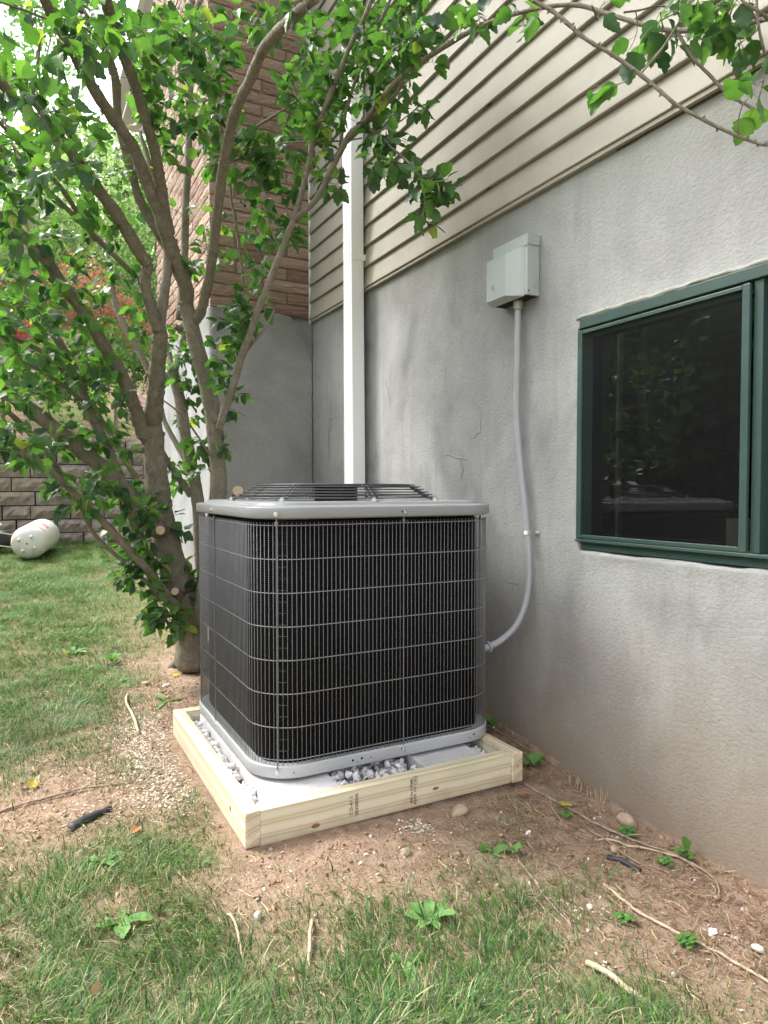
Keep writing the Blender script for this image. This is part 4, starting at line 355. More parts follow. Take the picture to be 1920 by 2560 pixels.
TIPS_OVER=[(-0.28,-2.75,1.86),(-0.25,-2.75,1.88),(-0.28,-2.72,1.87),(-0.28,-2.73,1.87),(-0.28,-2.68,1.91),(-0.23,-2.71,1.92),(-0.26,-2.75,1.86),(-0.29,-2.68,1.89),(-0.18,-2.72,1.88),(-0.14,-2.72,1.91),(-0.2,-2.75,1.88),(-0.18,-2.76,1.84),(-0.17,-2.69,1.93),(-0.13,-2.69,1.96),(-0.14,-2.71,1.94),(-0.12,-2.7,1.9),(-0.32,-2.72,1.82),(-0.27,-2.91,1.64),(-0.31,-2.92,1.62),(-0.27,-2.91,1.66),(-0.09,-2.76,1.92),(-0.11,-2.74,1.96),(-0.17,-2.77,1.88),(-0.15,-2.77,1.9),(-0.16,-2.81,1.88),(-0.11,-2.75,1.95),(-0.33,-2.25,2.16),(-0.28,-2.23,2.16),(-0.29,-2.23,2.17),(-0.32,-2.31,2.11),(-0.29,-2.71,1.79),(-0.17,-2.8,1.79),(-0.11,-2.75,1.85),(-0.29,-2.53,2.01),(-0.28,-2.61,1.95)]
GRASS_NEAR=['8888888888899988866666666666666', '8888888889999988887666666666666', '8888888999999998888766666666664', '8888889999999998888886666666432', '8888999999999999888888766643221', '8899999999999999888888875322111', '9999999999999999988888765311110', '9999999999999999988887533221000', '9999999999999999988887743210000', '9999999999999998888888765421000', '9999999999999988888767665421000', '9999999999999888877644542211100', '9999999999988888655422432100000', '9999999998888898222211122210000', '9999999888889987210101112321100', '9999998888998887410000001122100', '9999888889988887410000000011000', '9988888998878788510000000000000', '8888899887765677532100000000000', '8889988776543465553100000000000', '8998877654322222332000000000000', '9887765432111012110000000000000', '8876543211111123000000000000000', '7654321111121143111000000000000', '5432111112331242111000000000000', '3211111234553332111000000000000', '2111123455665542111000000000000', '1112345566676642111000000000000', '1234456667777752111000000000000', '2345666777788853211000000000000', '4566677778888864321000000000000', '5667777888888876421000000000000', '6777788888888877421100000000000', '7778888888888886422100000000000', '7788888888888886422100000000000']
GRASS_FAR=['989752135778888720000', '985213577888899820000', '521357788889999831000', '135778888999999942000', '678888899999999942000', '888889999999999941000', '889999999999998831000', '999999999999888841000', '999999999888888841000', '999999988888887751000', '999988888888777752110', '998888888777777763211', '888888777777777764322', '888877777777776665433', '877777777776666666573', '777777776666666677773', '777776666666677777773', '777666666677777777773', '666666677777777777777', '666677777777777777777', '677777777777777777777', '777777777777777777777', '777777777777777777777']
DSP=(0.024, 0.092)
DSZ=[(0.03, -0.652, 0.095), (0.9, -0.65, 0.095), (1.8, -0.635, 0.096), (2.45, -0.624, 0.102), (4.75, -0.624, 0.102)]
CRACKS=[[(-1.424, 1.367), (-1.41, 1.296), (-1.439, 1.237)], [(-1.376, 1.007), (-1.463, 1.006), (-1.519, 0.99), (-1.567, 0.985)], [(-1.519, 0.99), (-1.541, 0.947), (-1.533, 0.909)], [(-0.18, 1.278), (-0.264, 1.26), (-0.417, 1.271)], [(-0.264, 1.26), (-0.241, 1.151), (-0.252, 1.036)], [(-0.891, 1.393), (-0.914, 1.364), (-0.934, 1.333), (-0.949, 1.267)], [(-1.801, 0.551), (-1.841, 0.538), (-1.88, 0.539)], [(-1.588, 1.06), (-1.649, 1.086), (-1.661, 1.144)]]
STX=[-0.1401,-0.1239,0.0424,0.0539]
TANK=[(-1.465,3.376,.372),(-1.309,4.068,.42)]
BAG=(-1.74,3.98,.37)
STUBS=[((-.975,-.64,.695),(-.947,-.52,.679),.020,.026),((-.925,-.726,1.569),(-.883,-.657,1.574),.009,.014),((-.681,-.825,.866),(-.648,-.70,.858),.023,.028),((-.909,-.606,.417),(-.869,-.50,.38),.017,.024)]

# ------------------------------------------------------------------ ground
def ground(x,y):
    x=np.asarray(x,float); y=np.asarray(y,float)
    h=.058*np.clip(y+.2,0,4.8)
    h=h-.06*sm(-1.6,-2.8,y)*sm(-1.0,0,x)*(y<-1.6)
    h=h+.035*sm(-2.3,-1.8,y)*sm(-.25,0,x)*sm(-.6,-1.0,y)
    return h
def bumps(x,y):
    b=.010*fbm(x,y,3.3,2.2,3)+.006*fbm(x,y,9.1,11,3)+.006*fbm(x,y,1.7,34,2)+.003*fbm(x,y,5.7,80,2)
    infr=(x>-1.03)&(x<-.22)&(y>-2.13)&(y<-1.28)
    near=1-.6*sm(.10,.0,np.maximum(np.maximum(-1.05-x,x+.2),np.maximum(-2.145-y,y+1.26)))
    return np.where(infr,.02,b*near)
def gz(x,y): return ground(x,y)+bumps(x,y)
def gzs(x,y): return float(gz(np.array([x]),np.array([y]))[0])
GN=np.array([[int(c) for c in r] for r in GRASS_NEAR],float)/9; GF=np.array([[int(c) for c in r] for r in GRASS_FAR],float)/9
def bil(G,x,y,x0,y0,st):
    fx=np.clip((x-x0)/st,0,G.shape[1]-1.001); fy=np.clip((y-y0)/st,0,G.shape[0]-1.001); i=fy.astype(int); j=fx.astype(int); u=fx-j; v=fy-i
    return G[i,j]*(1-u)*(1-v)+G[i,j+1]*u*(1-v)+G[i+1,j]*(1-u)*v+G[i+1,j+1]*u*v
def cover(x,y): return np.where(y<-.6,bil(GN,x,y,-2.4,-3.4,.08),bil(GF,x,y,-5,-.6,.25))
def axis(a,b,st,lo,hi):
    c=list(np.arange(a,b+st/2,st)); s=st; v=a
    L=[]; 
    while v>lo: s*=1.18; v-=s; L.append(max(v,lo))
    Rr=[]; s=st; v=b
    while v<hi: s*=1.18; v+=s; Rr.append(min(v,hi))
    return np.array(L[::-1]+c+Rr)
xs=axis(-2.7,.1,.016,-90,90); ys=axis(-3.7,.2,.016,-90,90)
GX,GY=np.meshgrid(xs,ys); GZ=gz(GX,GY); nx,ny=len(xs),len(ys)
idx=np.arange(nx*ny).reshape(ny,nx)
F=np.stack([idx[:-1,:-1],idx[:-1,1:],idx[1:,1:],idx[1:,:-1]],-1).reshape(-1,4)
CV=cover(GX,GY)*np.clip(.75+.6*fbm(GX,GY,2,9,3),0,1.2); CV=np.clip(CV,0,1).reshape(-1); CC=np.stack([CV,CV,CV,CV*0+1],-1)
o=np_mesh('ground',np.stack([GX,GY,GZ],-1).reshape(-1,3),F,M['soil'],smooth=True,colors=CC); tag(o,kind='structure')

# hillside above the retaining wall
hx=np.linspace(-30,12,70); hy=np.concatenate([np.linspace(4.95,10,30),np.linspace(10.5,60,30)])
HX,HY=np.meshgrid(hx,hy)
def hill(x,y): return 1.40+.46*np.clip(y-5,0,7)+.14*np.clip(y-12,0,60)+.05*fbm(x,y,0,1.3,3)*np.clip((y-5)/.8,0,1)
HZ=hill(HX,HY); i2=np.arange(HX.size).reshape(HX.shape)
F=np.stack([i2[:-1,:-1],i2[:-1,1:],i2[1:,1:],i2[1:,:-1]],-1).reshape(-1,4)
qh=NM('hillside_mulch'); p=qh.pos(); c=qh.ramp(qh.noise(p,6,6,.7),[(.3,(.14,.085,.06)),(.5,(.30,.20,.15)),(.7,(.45,.34,.27))]); c=qh.mix(qh.math('MULTIPLY',qh.rng(qh.noise(p,.8,4),.45,.6),.8),c,(.12,.19,.05)); qh.set(c,.95,spec=.1); qh.bump(qh.noise(p,30,4),.8,.03)
o=np_mesh('hillside',np.stack([HX,HY,HZ],-1).reshape(-1,3),F,qh.m,smooth=True); tag(o,kind='structure')

# ------------------------------------------------------------------ house wall (foundation)
house=thing('house','grey stucco house wall with beige lap siding above it, right half of the photo','house',(0,0,0))
Y0,Y1,Z0,Z1=-3.75,-2.168,.688,1.388     # window opening
def grid_wall():
    yy=np.unique(np.round(np.concatenate([np.linspace(-7,-3.9,14),np.arange(-3.8,-1.9,.012),np.arange(-1.9,.001,.03),np.linspace(.05,4.5,20)]),4))
    zz=np.unique(np.round(np.concatenate([np.arange(-.5,.6,.04),np.arange(.6,1.47,.012),np.arange(1.5,1.852,.03),[1.865]]),4))
    A,B=np.meshgrid(yy,zz); X=.0025*fbm(A,B,5,2.5,3)+.0014*fbm(A,B,2,14,3)
    # lumpy hand-trowelled plaster round the opening
    dw=np.maximum(np.maximum(A-Y1,Y0-A),np.maximum(Z0-B,B-Z1)); ring=np.exp(-(dw/.035)**2)
    X=X-.004*ring*(1+fbm(A,B,7,25,3))
    id_=np.arange(A.size).reshape(A.shape); cy=(A[:-1,:-1]+A[1:,1:])/2; cz=(B[:-1,:-1]+B[1:,1:])/2
    keep=~((cy>Y0)&(cy<Y1)&(cz>Z0)&(cz<Z1))
    F=np.stack([id_[:-1,:-1],id_[:-1,1:],id_[1:,1:],id_[1:,:-1]],-1)[keep]
    P=np.stack([X,A,B],-1).reshape(-1,3)
    # boundary edges -> wobble and reveal
    e={}
    for q in F:
        for a,b in ((q[0],q[1]),(q[1],q[2]),(q[2],q[3]),(q[3],q[0])):
            k=(min(a,b),max(a,b)); e[k]=e.get(k,0)+1
    bd=[k for k,v in e.items() if v==1 and Y0-.05<P[k[0]][1]<Y1+.05 and Z0-.05<P[k[0]][2]<Z1+.05]
    bv=sorted({i for k in bd for i in k}); arr=np.array(bv)
    wob=fbm(P[arr,1],P[arr,2],4,16,3)
    top=P[arr,2]>Z1-.03; bot=P[arr,2]<Z0+.03; lef=P[arr,1]>Y1-.03
    P[arr,2]+=np.where(top,.006*wob-.002,0)+np.where(bot,.005*wob,0); P[arr,1]+=np.where(lef,.004*wob,0)
    n0=len(P); mp={v:n0+i for i,v in enumerate(bv)}
    Q=P[arr].copy(); Q[:,0]+=.16; P=np.concatenate([P,Q])
    F2=np.array([(a,b,mp[b],mp[a]) for a,b in bd])
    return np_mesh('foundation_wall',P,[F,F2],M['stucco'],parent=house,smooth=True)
# (python loop above is over ~25k quads)
fw=grid_wall()
# cracks: thin dark grooves
def crack(pts,wd=.0007):
    mb=MB()
    P=[Vector(p) for p in pts]; Q=[]
    for a,b in zip(P,P[1:]):
        n=max(2,int((b-a).length/.02))
        for i in range(n): Q.append(a.lerp(b,i/n)+Vector((0,random.uniform(-.006,.006),random.uniform(-.006,.006))))
    Q.append(P[-1]); r=[wd*(.3+.9*math.sin(math.pi*(i+.3)/(len(Q)))) for i in range(len(Q))]
    mb.tube(Q,r,4); return mb.build('wall_crack',M['crackdark'],house)
for c in CRACKS: crack([(-.0008,y,z) for y,z in c])
crack([(-.003,-.012,1.84),(-.003,-.010,1.3),(-.003,-.012,.9),(-.003,-.01,.1)],.0035)
# plaster lip above the window
mb=MB(); n=70; pts=[];rd=[]
for i in range(n):
    y=-2.155-i*.025; pts.append((-.006+random.uniform(-.002,.002),y,1.391+random.uniform(-.002,.003))); rd.append(.004+.004*random.random()*(1 if i<44 else .7))
mb.tube(pts,rd,7,jit=.5); mb.tube([(-.004,-2.163,1.385-i*.02) for i in range(9)],[.005*random.uniform(.5,1.1) for i in range(9)],6,jit=.4)
mb.build('plaster_lip',M['bead'],house,smooth=True)

# siding boards
E_=.0985; board_prof=[(0.0,0),(-.016,0),(-.018,.003),(-.017,.010),(-.003,E_+.012),(0.0,E_+.012)]
# profile in (x,z); each board hooks under the next
def board(y0,y1,z,dx=0,sag=0.0):
    mb=MB(); poly=[(p[0]-.004+dx,z+p[1]) for p in board_prof]; n=len(poly)
    N=max(2,int((y1-y0)/.5)); ysl=[y0+(y1-y0)*i/N for i in range(N+1)]
    v=[(px+random.uniform(-.0006,.0006)*(0<i<N),yy,pz) for i,yy in enumerate(ysl) for px,pz in poly]
    f=[(i*n+k,i*n+(k+1)%n,(i+1)*n+(k+1)%n,(i+1)*n+k) for i in range(N) for k in range(n)]+[tuple(range(n-1,-1,-1)),tuple(N*n+k for k in range(n))]
    mb.add(v,f); return mb.build('siding_board',M['siding'],house)
k=0; z=1.852
while z<4.75:
    seam=(-1.715,-2.9,-1.0,-2.2)[k%4] if k in(1,4,5,7,9,10,13) else None
    if k in (1,4): seam=-1.716
    if seam: board(seam-.01,-.012,z); board(-7,seam+.012,z,-.0014)
    else: board(-7,-.012,z)
    z+=E_; k+=1
TOPZ=z
mb=MB().box(-.016,.0,-7,-.012,1.838,1.851); mb.build('siding_starter_strip',M['siding'],house,bevel=.001)
MB().box(-.004,.0,-7,-2.3,1.833,1.8375).build('sill_wood',plain('old_red_sill',(.10,.07,.055),.9),house)
MB().box(-.020,-.0,-.0115,-.0005,1.835,TOPZ).build('corner_channel',M['white'],house,bevel=.001)
MB().box(0.002,.30,-7,4.5,1.866,TOPZ+.1).box(.18,.30,-7,-3.75,-.5,1.866).build('wall_core',M['roomwall'],house)
# eave: soffit, fascia, gutter, sloping roof
MB().box(-.45,.30,-7,4.5,TOPZ+.1,TOPZ+.13).build('soffit',M['white'],house)
MB().box(-.47,-.4505,-7,4.5,TOPZ+.06,TOPZ+.25).build('fascia',M['white'],house)
mb=MB().prism([(-.595,TOPZ+.22),(-.58,TOPZ+.12),(-.54,TOPZ+.10),(-.473,TOPZ+.10),(-.473,TOPZ+.105),(-.538,TOPZ+.105),(-.575,TOPZ+.125),(-.589,TOPZ+.22)],'y',-7,4.5); mb.build('gutter',M['white'],house)
MB().prism([(-.50,TOPZ+.25),(3.0,TOPZ+1.7),(3.0,TOPZ+1.75),(-.50,TOPZ+.29)],'y',-7,4.5).build('roof',plain('asphalt_shingle',(.08,.075,.07),.95,var=.3,scale=60),house)

# ------------------------------------------------------------------ chimney breast
chim=thing('chimney','brown rustic brick chimney on a grey parged base behind the shrub','chimney',(-.3,.8,0))
CX0,CX1,CY1=-.589,.0,1.65
def local(o,root):
    o.location=Vector(o.location)-root.location
    return o
def chim_base():
    zz=np.arange(-.3,1.861,.03); P=[];F=[]
    xx=np.linspace(CX0,CX1,30); yy=np.linspace(0,CY1,50)
    line=[(x,0) for x in xx[::-1]]+[(CX0,y) for y in yy[1:]]
    n=len(line)
    for zi,z in enumerate(list(zz)+[1.868]):
        for i,(x,y) in enumerate(line):
            d=.003*fbm(np.array([x*1.]),np.array([y]),z,3,3)[0]+.0012*fbm(np.array([x]),np.array([y]),z,16,2)[0]
            t=z+(0.010*vnoise(np.array([x*9]),np.array([y*9]),3.)[0] if zi==len(zz) else 0)
            rr=.012
            px,py=x,y
            if y==0: py=y-.006+d
            else: px=x-.006+d
            if x==CX0 and y==0: px+=.003; py+=.003
            P.append((px,py,t))
    m=len(zz)+1
    for j in range(m-1):
        for i in range(n-1): F.append((j*n+i,(j+1)*n+i,(j+1)*n+i+1,j*n+i+1))
    b=len(P)
    for i,(x,y) in enumerate(line): P.append((min(x+.03,0) if y>0 else x,y+.03 if y==0 else y,1.872))
    for i in range(n-1): F.append(((m-1)*n+i,b+i,b+i+1,(m-1)*n+i+1))
    o=np_mesh('parged_base',np.array(P),np.array(F),M['stucco'],parent=chim,smooth=True); o.location=-chim.location
    return o
chim_base()
CH=.0677; BL=.295; G=.012
bricks={}
def brick_mesh(L,var):
    key=(round(L,3),var)
    if key in bricks: return bricks[key]
    nx_,nz_=6,3; V=[];F=[]; h=CH-G
    r=random.Random(var*7+int(L*1000))
    for j in range(nz_+1):
        for i in range(nx_+1):
            ed=(i in(0,nx_)) or (j in(0,nz_))
            V.append((L*i/nx_, (.004 if ed else 0)+r.uniform(-.0028,.0028)*(0.4 if ed else 1), h*j/nz_+(r.uniform(-.0015,.0015))))
    for j in range(nz_):
        for i in range(nx_): a=j*(nx_+1)+i; F.append((a,a+1,a+nx_+2,a+nx_+1))
    b=len(V); V+=[(0,.03,0),(L,.03,0),(L,.03,h),(0,.03,h)]
    bot=list(range(nx_+1)); top=[nz_*(nx_+1)+i for i in range(nx_+1)]; lef=[j*(nx_+1) for j in range(nz_+1)]; rig=[j*(nx_+1)+nx_ for j in range(nz_+1)]
    F+= [tuple([b,b+1]+bot[::-1]), tuple(top+[b+2,b+3]), tuple(lef+[b+3,b]), tuple([b+1,b+2]+rig[::-1])]
    me=bpy.data.meshes.new('brick'); me.from_pydata(V,[],F); me.update(); me.materials.append(M['brick']); bricks[key]=me; return me
def put_brick(L,loc,rotz):
    o=bpy.data.objects.new('brick',brick_mesh(L,random.randrange(4))); link(o,chim)
    o.location=Vector(loc)-chim.location; o.rotation_euler=(0,0,rotz+random.uniform(-.004,.004)); return o
ZB=1.800
nb=0; NC=32
for c in range(NC):
    z=ZB+c*CH
    if c%2==0: fr=[(CX0,-.445),(-.445,-.15),(-.15,0)]
    else: fr=[(CX0,-.29),(-.29,0)]
    for a,b in fr:
        put_brick(b-a-G,(a+G*.5*(a!=CX0),0+random.uniform(-.0015,.0015),z),0); nb+=1
    y=0.0; sd=[]
    first=.105 if c%2==1 else .25
    e=first
    cur=.034
    while cur<CY1-.02:
        e=min(cur+(first if cur<.04 else BL),CY1)
        if e-cur>.05:
            put_brick(e-cur-G,(CX0+random.uniform(-.0015,.0015),e-G,z),-math.pi/2); nb+=1
        cur=e
print('bricks',nb)
MB().box(CX0+.012,.0,.012,CY1,1.79,ZB+NC*CH).build('mortar_core',M['mortar'],chim,loc=-chim.location)
# upper part, above the frame: simple coursed stack
mb=MB().box(CX0+.008,.0,.008,CY1,ZB+NC*CH,TOPZ+1.6)
for c in range(NC,NC+48):
    z=ZB+c*CH; o_=.15 if c%2 else 0
    for i in range(3):
        a=CX0+max(0,i*BL-o_); b=min(CX0+(i+1)*BL-o_,0)
        if b-a>.03: mb.box(a,b-G,0,.02,z,z+CH-G)
    for i in range(7):
        a=max(.03,i*BL-o_); b=min((i+1)*BL-o_,CY1)
        if b-a>.03: mb.box(CX0,CX0+.02,a,b-G,z,z+CH-G)
o=mb.build('upper_brickwork',M['brick'],chim,loc=-chim.location); o['kind']='stuff'

# ------------------------------------------------------------------ downspout
ds=thing('downspout','white rectangular downspout running down the wall behind the air conditioner','downspout',(-.05,-.62,0))
def box_loft(prof):  # list of (z, xa, xb, ya, yb)
    v=[];f=[]
    for z,xa,xb,ya,yb in prof: v+=[(xa,ya,z),(xb,ya,z),(xb,yb,z),(xa,yb,z)]
    for i in range(len(prof)-1):
        for k in range(4): f.append((i*4+k,i*4+(k+1)%4,(i+1)*4+(k+1)%4,(i+1)*4+k))
    f+=[(3,2,1,0),tuple(len(v)-4+k for k in range(4))]; return MB().add(v,f)
D0,D1=DSP
mb=box_loft([(z,-D1,-D0,ya-wd,ya) for z,ya,wd in DSZ]); mb.build('pipe',M['white'],ds,bevel=.006,seg=3,loc=-ds.location)
z=2.62; mb=MB().box(-D1-.0016,-D0+.001,DSZ[-1][1]-DSZ[-1][2]-.0016,DSZ[-1][1]+.0016,2.72,2.72+.35); mb.build('sleeve',M['white'],ds,bevel=.006,seg=3,loc=-ds.location)
mb=MB()
for yy in (DSZ[2][1]-.016,DSZ[2][1]-DSZ[2][2]+.016): mb.tube([(-D1-.0005,yy+.0,.1),(-D1-.0005,yy+(DSZ[-1][1]-DSZ[2][1]),3.2)],.0022,6)
mb.build('seam_rib',M['white'],ds,loc=-ds.location)
mb=MB()
for zz in (1.98,3.3): mb.box(-D1-.002,-.004,DSZ[2][1]-DSZ[2][2]-.003,DSZ[2][1]-DSZ[2][2]-.001,zz,zz+.03)
mb.build('bracket',M['white'],ds,loc=-ds.location)

# ------------------------------------------------------------------ window
win=thing('window','green framed slider window with dark insect screen in the stucco wall','window',(0,-2.95,.69))
WL=-Vector((0,-2.95,.69))
def wb(name,mat,boxes,bevel=.0015,parent=None,**k):
    mb=MB()
    for b in boxes: mb.box(*b)
    o=mb.build(name,mat,parent or win,bevel=bevel,**k)
    if parent is None: o.location=WL
    return o
wb('head_flashing',M['green'],[(-.012,.09,Y0,-2.17,1.357,1.3865)])
wb('frame',M['green'],[(-.006,.09,-2.184,-2.172,.712,1.3565),(-.004,.10,-2.745,-2.722,.722,1.3565),(-.004,.10,Y0,-3.73,.722,1.3565),(.03,.10,-3.73,-2.184,1.335,1.3565)])
wb('sill',M['green'],[(-.018,.10,Y0-.01,-2.164,.7125,.7215)])
wb('sill_apron',M['darkgreen'],[(-.002,.09,Y0,-2.172,.689,.7120)])
# screen
sc=wb('screen_frame',M['green'],[(-.0165,-.0065,-2.1845,-2.166,.724,1.350),(-.0165,-.0065,-2.7195,-2.700,.724,1.350),(-.016,-.007,-2.6995,-2.185,1.3385,1.349),(-.016,-.007,-2.6995,-2.185,.724,.735)])
np_=np_mesh('screen_mesh',[(-.011,-2.700,.735),(-.011,-2.185,.735),(-.011,-2.185,1.3385),(-.011,-2.700,1.3385)],[[(0,1,2,3)]],M['screen'],parent=sc)
mb=MB()
for yy in (-2.1745,-2.7095):
    for zz in (.738,.748,1.333,1.322): mb.cyl((-.0166,yy,zz),(-.0172,yy,zz),.002,8)
mb.build('rivet',M['green'],sc)
wb('corner_clip',M['green'],[(-.012,.001,-2.170,-2.163,1.305,1.36),(-.012,.001,-2.170,-2.163,.715,.765)],bevel=.001)
# left glazing behind the screen
gl=np_mesh('glass_pane',[(.030,-2.722,.7215),(.030,-2.184,.7215),(.030,-2.184,1.3355),(.030,-2.722,1.3355)],[[(3,2,1,0)]],M['glass'],parent=win); gl.location=WL
# right sash with pale liner
rs=wb('sash',M['darkgreen'],[(.028,.052,-2.792,-2.766,.735,1.335),(.028,.052,Y0+.02,-3.70,.735,1.335),(.028,.052,-3.70,-2.792,1.315,1.335),(.028,.052,-3.70,-2.792,.735,.752)])
wb('sash_liner',M['vinylpale'],[(.034,.046,-2.806,-2.7925,.7525,1.3145),(.034,.046,-3.70,-2.8065,.7525,.762)],bevel=.001)
gl=np_mesh('glass_pane',[(.040,-3.70,.752),(.040,-2.806,.752),(.040,-2.806,1.315),(.040,-3.70,1.315)],[[(3,2,1,0)]],M['glass'],parent=win); gl.location=WL
wb('sash_latch',M['hole'],[(.018,.034,-2.808,-2.795,1.00,1.022)],bevel=.001)
# inner sash seen through the screen
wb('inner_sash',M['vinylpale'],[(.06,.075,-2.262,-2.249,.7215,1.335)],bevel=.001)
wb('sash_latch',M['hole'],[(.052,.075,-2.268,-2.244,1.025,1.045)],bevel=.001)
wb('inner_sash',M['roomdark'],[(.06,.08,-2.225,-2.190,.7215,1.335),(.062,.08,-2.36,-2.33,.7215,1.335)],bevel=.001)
# room behind
rm=MB(); rm.add([(.16,-6,-.4),(3.2,-6,-.4),(3.2,-.4,-.4),(.16,-.4,-.4),(.16,-6,1.9),(3.2,-6,1.9),(3.2,-.4,1.9),(.16,-.4,1.9)],[(0,1,2,3),(7,6,5,4),(1,2,6,5),(0,1,5,4),(2,3,7,6)])
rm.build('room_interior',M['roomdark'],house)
MB().box(.16,.20,-3.74,-2.17,.60,.689).build('inner_sill',M['roomwall'],house)
o=MB().box(.045,.10,-2.690,-2.625,.7225,.80).build('carton',plain('grey_green_card',(.80,.82,.78),.8,var=.03),None,bevel=.002); tag(o,'small grey carton on the inside sill behind the window screen','carton')
o=MB().box(1.2,1.9,-3.2,-1.6,-.395,.55).build('storage_crate',M['roomdark'],None,bevel=.01); tag(o,'dark bulky crate inside the room behind the window','crate')

# ------------------------------------------------------------------ timber frame, pavers, gravel
fr=thing('wooden_frame','pale pressure treated timber frame on the ground round the air conditioner','frame',(-.626,-1.70,0))
def lumber(L,name='board'):
    mb=MB(); n=8; h=.089; t=.038; v=[];f=[]
    for i in range(n+1):
        x=-L/2+L*i/n; dy=random.uniform(-.0006,.0006)
        v+=[(x,-t/2+dy,-h/2),(x,t/2+dy,-h/2),(x,t/2+dy,h/2),(x,-t/2+dy,h/2)]
        if i<n: f+=[(i*4+k,i*4+(k+1)%4,(i+1)*4+(k+1)%4,(i+1)*4+k) for k in range(4)]
    f+=[(3,2,1,0),(n*4,n*4+1,n*4+2,n*4+3)]; mb.add(v,f)
    return mb.build(name,M['wood'],fr,bevel=.003,seg=2)
def place(o,x,y,z,rz): o.location=Vector((x,y,z))-fr.location; o.rotation_euler=(0,0,rz)
FX0,FX1,FY0,FY1=-1.048,-.200,-2.142,-1.262
zc=.091-.0445
a=lumber(FY1-FY0); place(a,FX0+.019,(FY0+FY1)/2,zc,math.pi/2)
b_=lumber(FY1-FY0); place(b_,FX1-.019,(FY0+FY1)/2-.004,zc-.002,math.pi/2)
c_=lumber(FX1-FX0-.0765); place(c_,(FX0+FX1)/2,FY0+.0215,zc-.003,0)
d_=lumber(FX1-FX0-.0765); place(d_,(FX0+FX1)/2,FY1-.019,zc,0)
# knots
def knot(par,loc,r,axis='x',ry=1.6):
    mb=MB(); n=16
    ring=[(math.cos(2*math.pi*k/n),math.sin(2*math.pi*k/n)) for k in range(n)]
    v=[(r*ry*c,-.0003,r*s) for c,s in ring]+[(r*ry*.45*c,-.0009,r*.45*s) for c,s in ring]; f=[(k,(k+1)%n,n+(k+1)%n,n+k) for k in range(n)]+[tuple(range(n,2*n))]
    mb.add(v,f); o=mb.build('knot',M['knot'],par,smooth=True); o.location=loc; o.rotation_euler=(0,0,0); return o
# left board local x runs along +Y, its outer face is local +y
k=knot(a,(-.17-.14,.0193,.004),.0075,ry=.75); k.rotation_euler=(0,0,math.pi)
k=knot(c_,(-.24,-.0195,-.026),.006,ry=2.0); k=knot(c_,(.12,-.0195,-.005),.004,ry=2.5)
def ring_end(par,loc,rz,radii,cz=0,col='knot',cx=0.):
    mb=MB(); clipx,clipz=.0172,.042
    for r in radii:
        seg=[]
        for i in range(61):
            t=2*math.pi*i/60; x,z=cx+r*math.cos(t),cz+r*math.sin(t)
            if abs(x)<clipx and abs(z)<clipz: seg.append((x,-.0002,z))
            else:
                if len(seg)>2: mb.tube(seg,.00055,4)
                seg=[]
        if len(seg)>2: mb.tube(seg,.00055,4)
    o=mb.build('growth_ring',M['woodring'],par); o.location=loc; o.rotation_euler=(0,0,rz); return o
M['woodring']=plain('growth_ring_brown',(.40,.29,.15),.8)
ring_end(a,(-(FY1-FY0)/2,0,0),-math.pi/2,[.02+.006*i for i in range(14)],cz=.075,cx=-.03)
ring_end(b_,(-(FY1-FY0)/2,0,0),-math.pi/2,[.004+.0045*i for i in range(7)],cz=.004)
mb=MB(); mb.cyl((-(FY1-FY0)/2-.0012,0,.004),(-(FY1-FY0)/2+.001,0,.004),.0035,10); mb.build('paint_dot',plain('orange_red_mark',(.75,.16,.07),.7),b_)
def stamp(txt,x,z,size,par=c_):
    cu=bpy.data.curves.new('stamp','FONT'); cu.body=txt; cu.size=size; cu.align_x='CENTER'; cu.align_y='CENTER'; cu.extrude=.0001; cu.offset=.0001
    o=bpy.data.objects.new('tmp',cu); COL.objects.link(o); dg=bpy.context.evaluated_depsgraph_get(); me=bpy.data.meshes.new_from_object(o.evaluated_get(dg)); bpy.data.objects.remove(o)
    me.materials.clear(); me.materials.append(M['ink']); s=bpy.data.objects.new('stamp',me); link(s,par)
    s.location=(x,-.0197,z); s.rotation_euler=(R(90),-R(90),0); return s
stamp('2 25-A1 2',STX[0],.003,.0125); stamp('052200530',STX[1],.004,.0125)
stamp('SPIB No.2 PRIME',STX[2],.003,.0095); stamp('KD19  HT',STX[3],-.010,.0115); stamp('SPIB',STX[3],.031,.0062)
mb=MB(); pts=[]
for i in range(25):
    t=2*math.pi*i/24; pts.append((STX[3]+.0065*math.cos(t),-.0197,.031+(.005 if math.sin(t)>0 else -.005)+.006*math.sin(t)))
mb.tube(pts,.0006,4); o=mb.build('stamp',M['ink'],c_)
# pavers
def paver(x0,x1,label):
    r=thing('concrete_paver',label,'paver',((x0+x1)/2,-1.72,0),'flat concrete blocks carrying the air conditioner')
    mb=MB(); N=12; v=[];f=[]
    o=MB().box(x0,x1,-2.097,-1.32,-.0,.0815).build('block_slab',M['paver'],r,bevel=.004,loc=-r.location); return r
paver(-.967,-.769,'pale concrete slab under the left front corner of the air conditioner'); paver(-.503,-.307,'pale concrete slab under the right front part of the air conditioner')
def rock_mesh(seed,n=14,ax=(1,.8,.62)):
    r=random.Random(seed); b=bmesh.new()
    for i in range(n):
        v=Vector((r.gauss(0,1),r.gauss(0,1),r.gauss(0,1))).normalized()*r.uniform(.75,1.1); b.verts.new((v.x*ax[0],v.y*ax[1],v.z*ax[2]))
    bmesh.ops.convex_hull(b,input=b.verts); 
    for v in [v for v in b.verts if not v.link_faces]: b.verts.remove(v)
    bmesh.ops.triangulate(b,faces=b.faces); b.verts.ensure_lookup_table(); b.verts.index_update()
    V=np.array([v.co[:] for v in b.verts]); F=np.array([[v.index for v in f.verts] for f in b.faces]); b.free(); return V,F
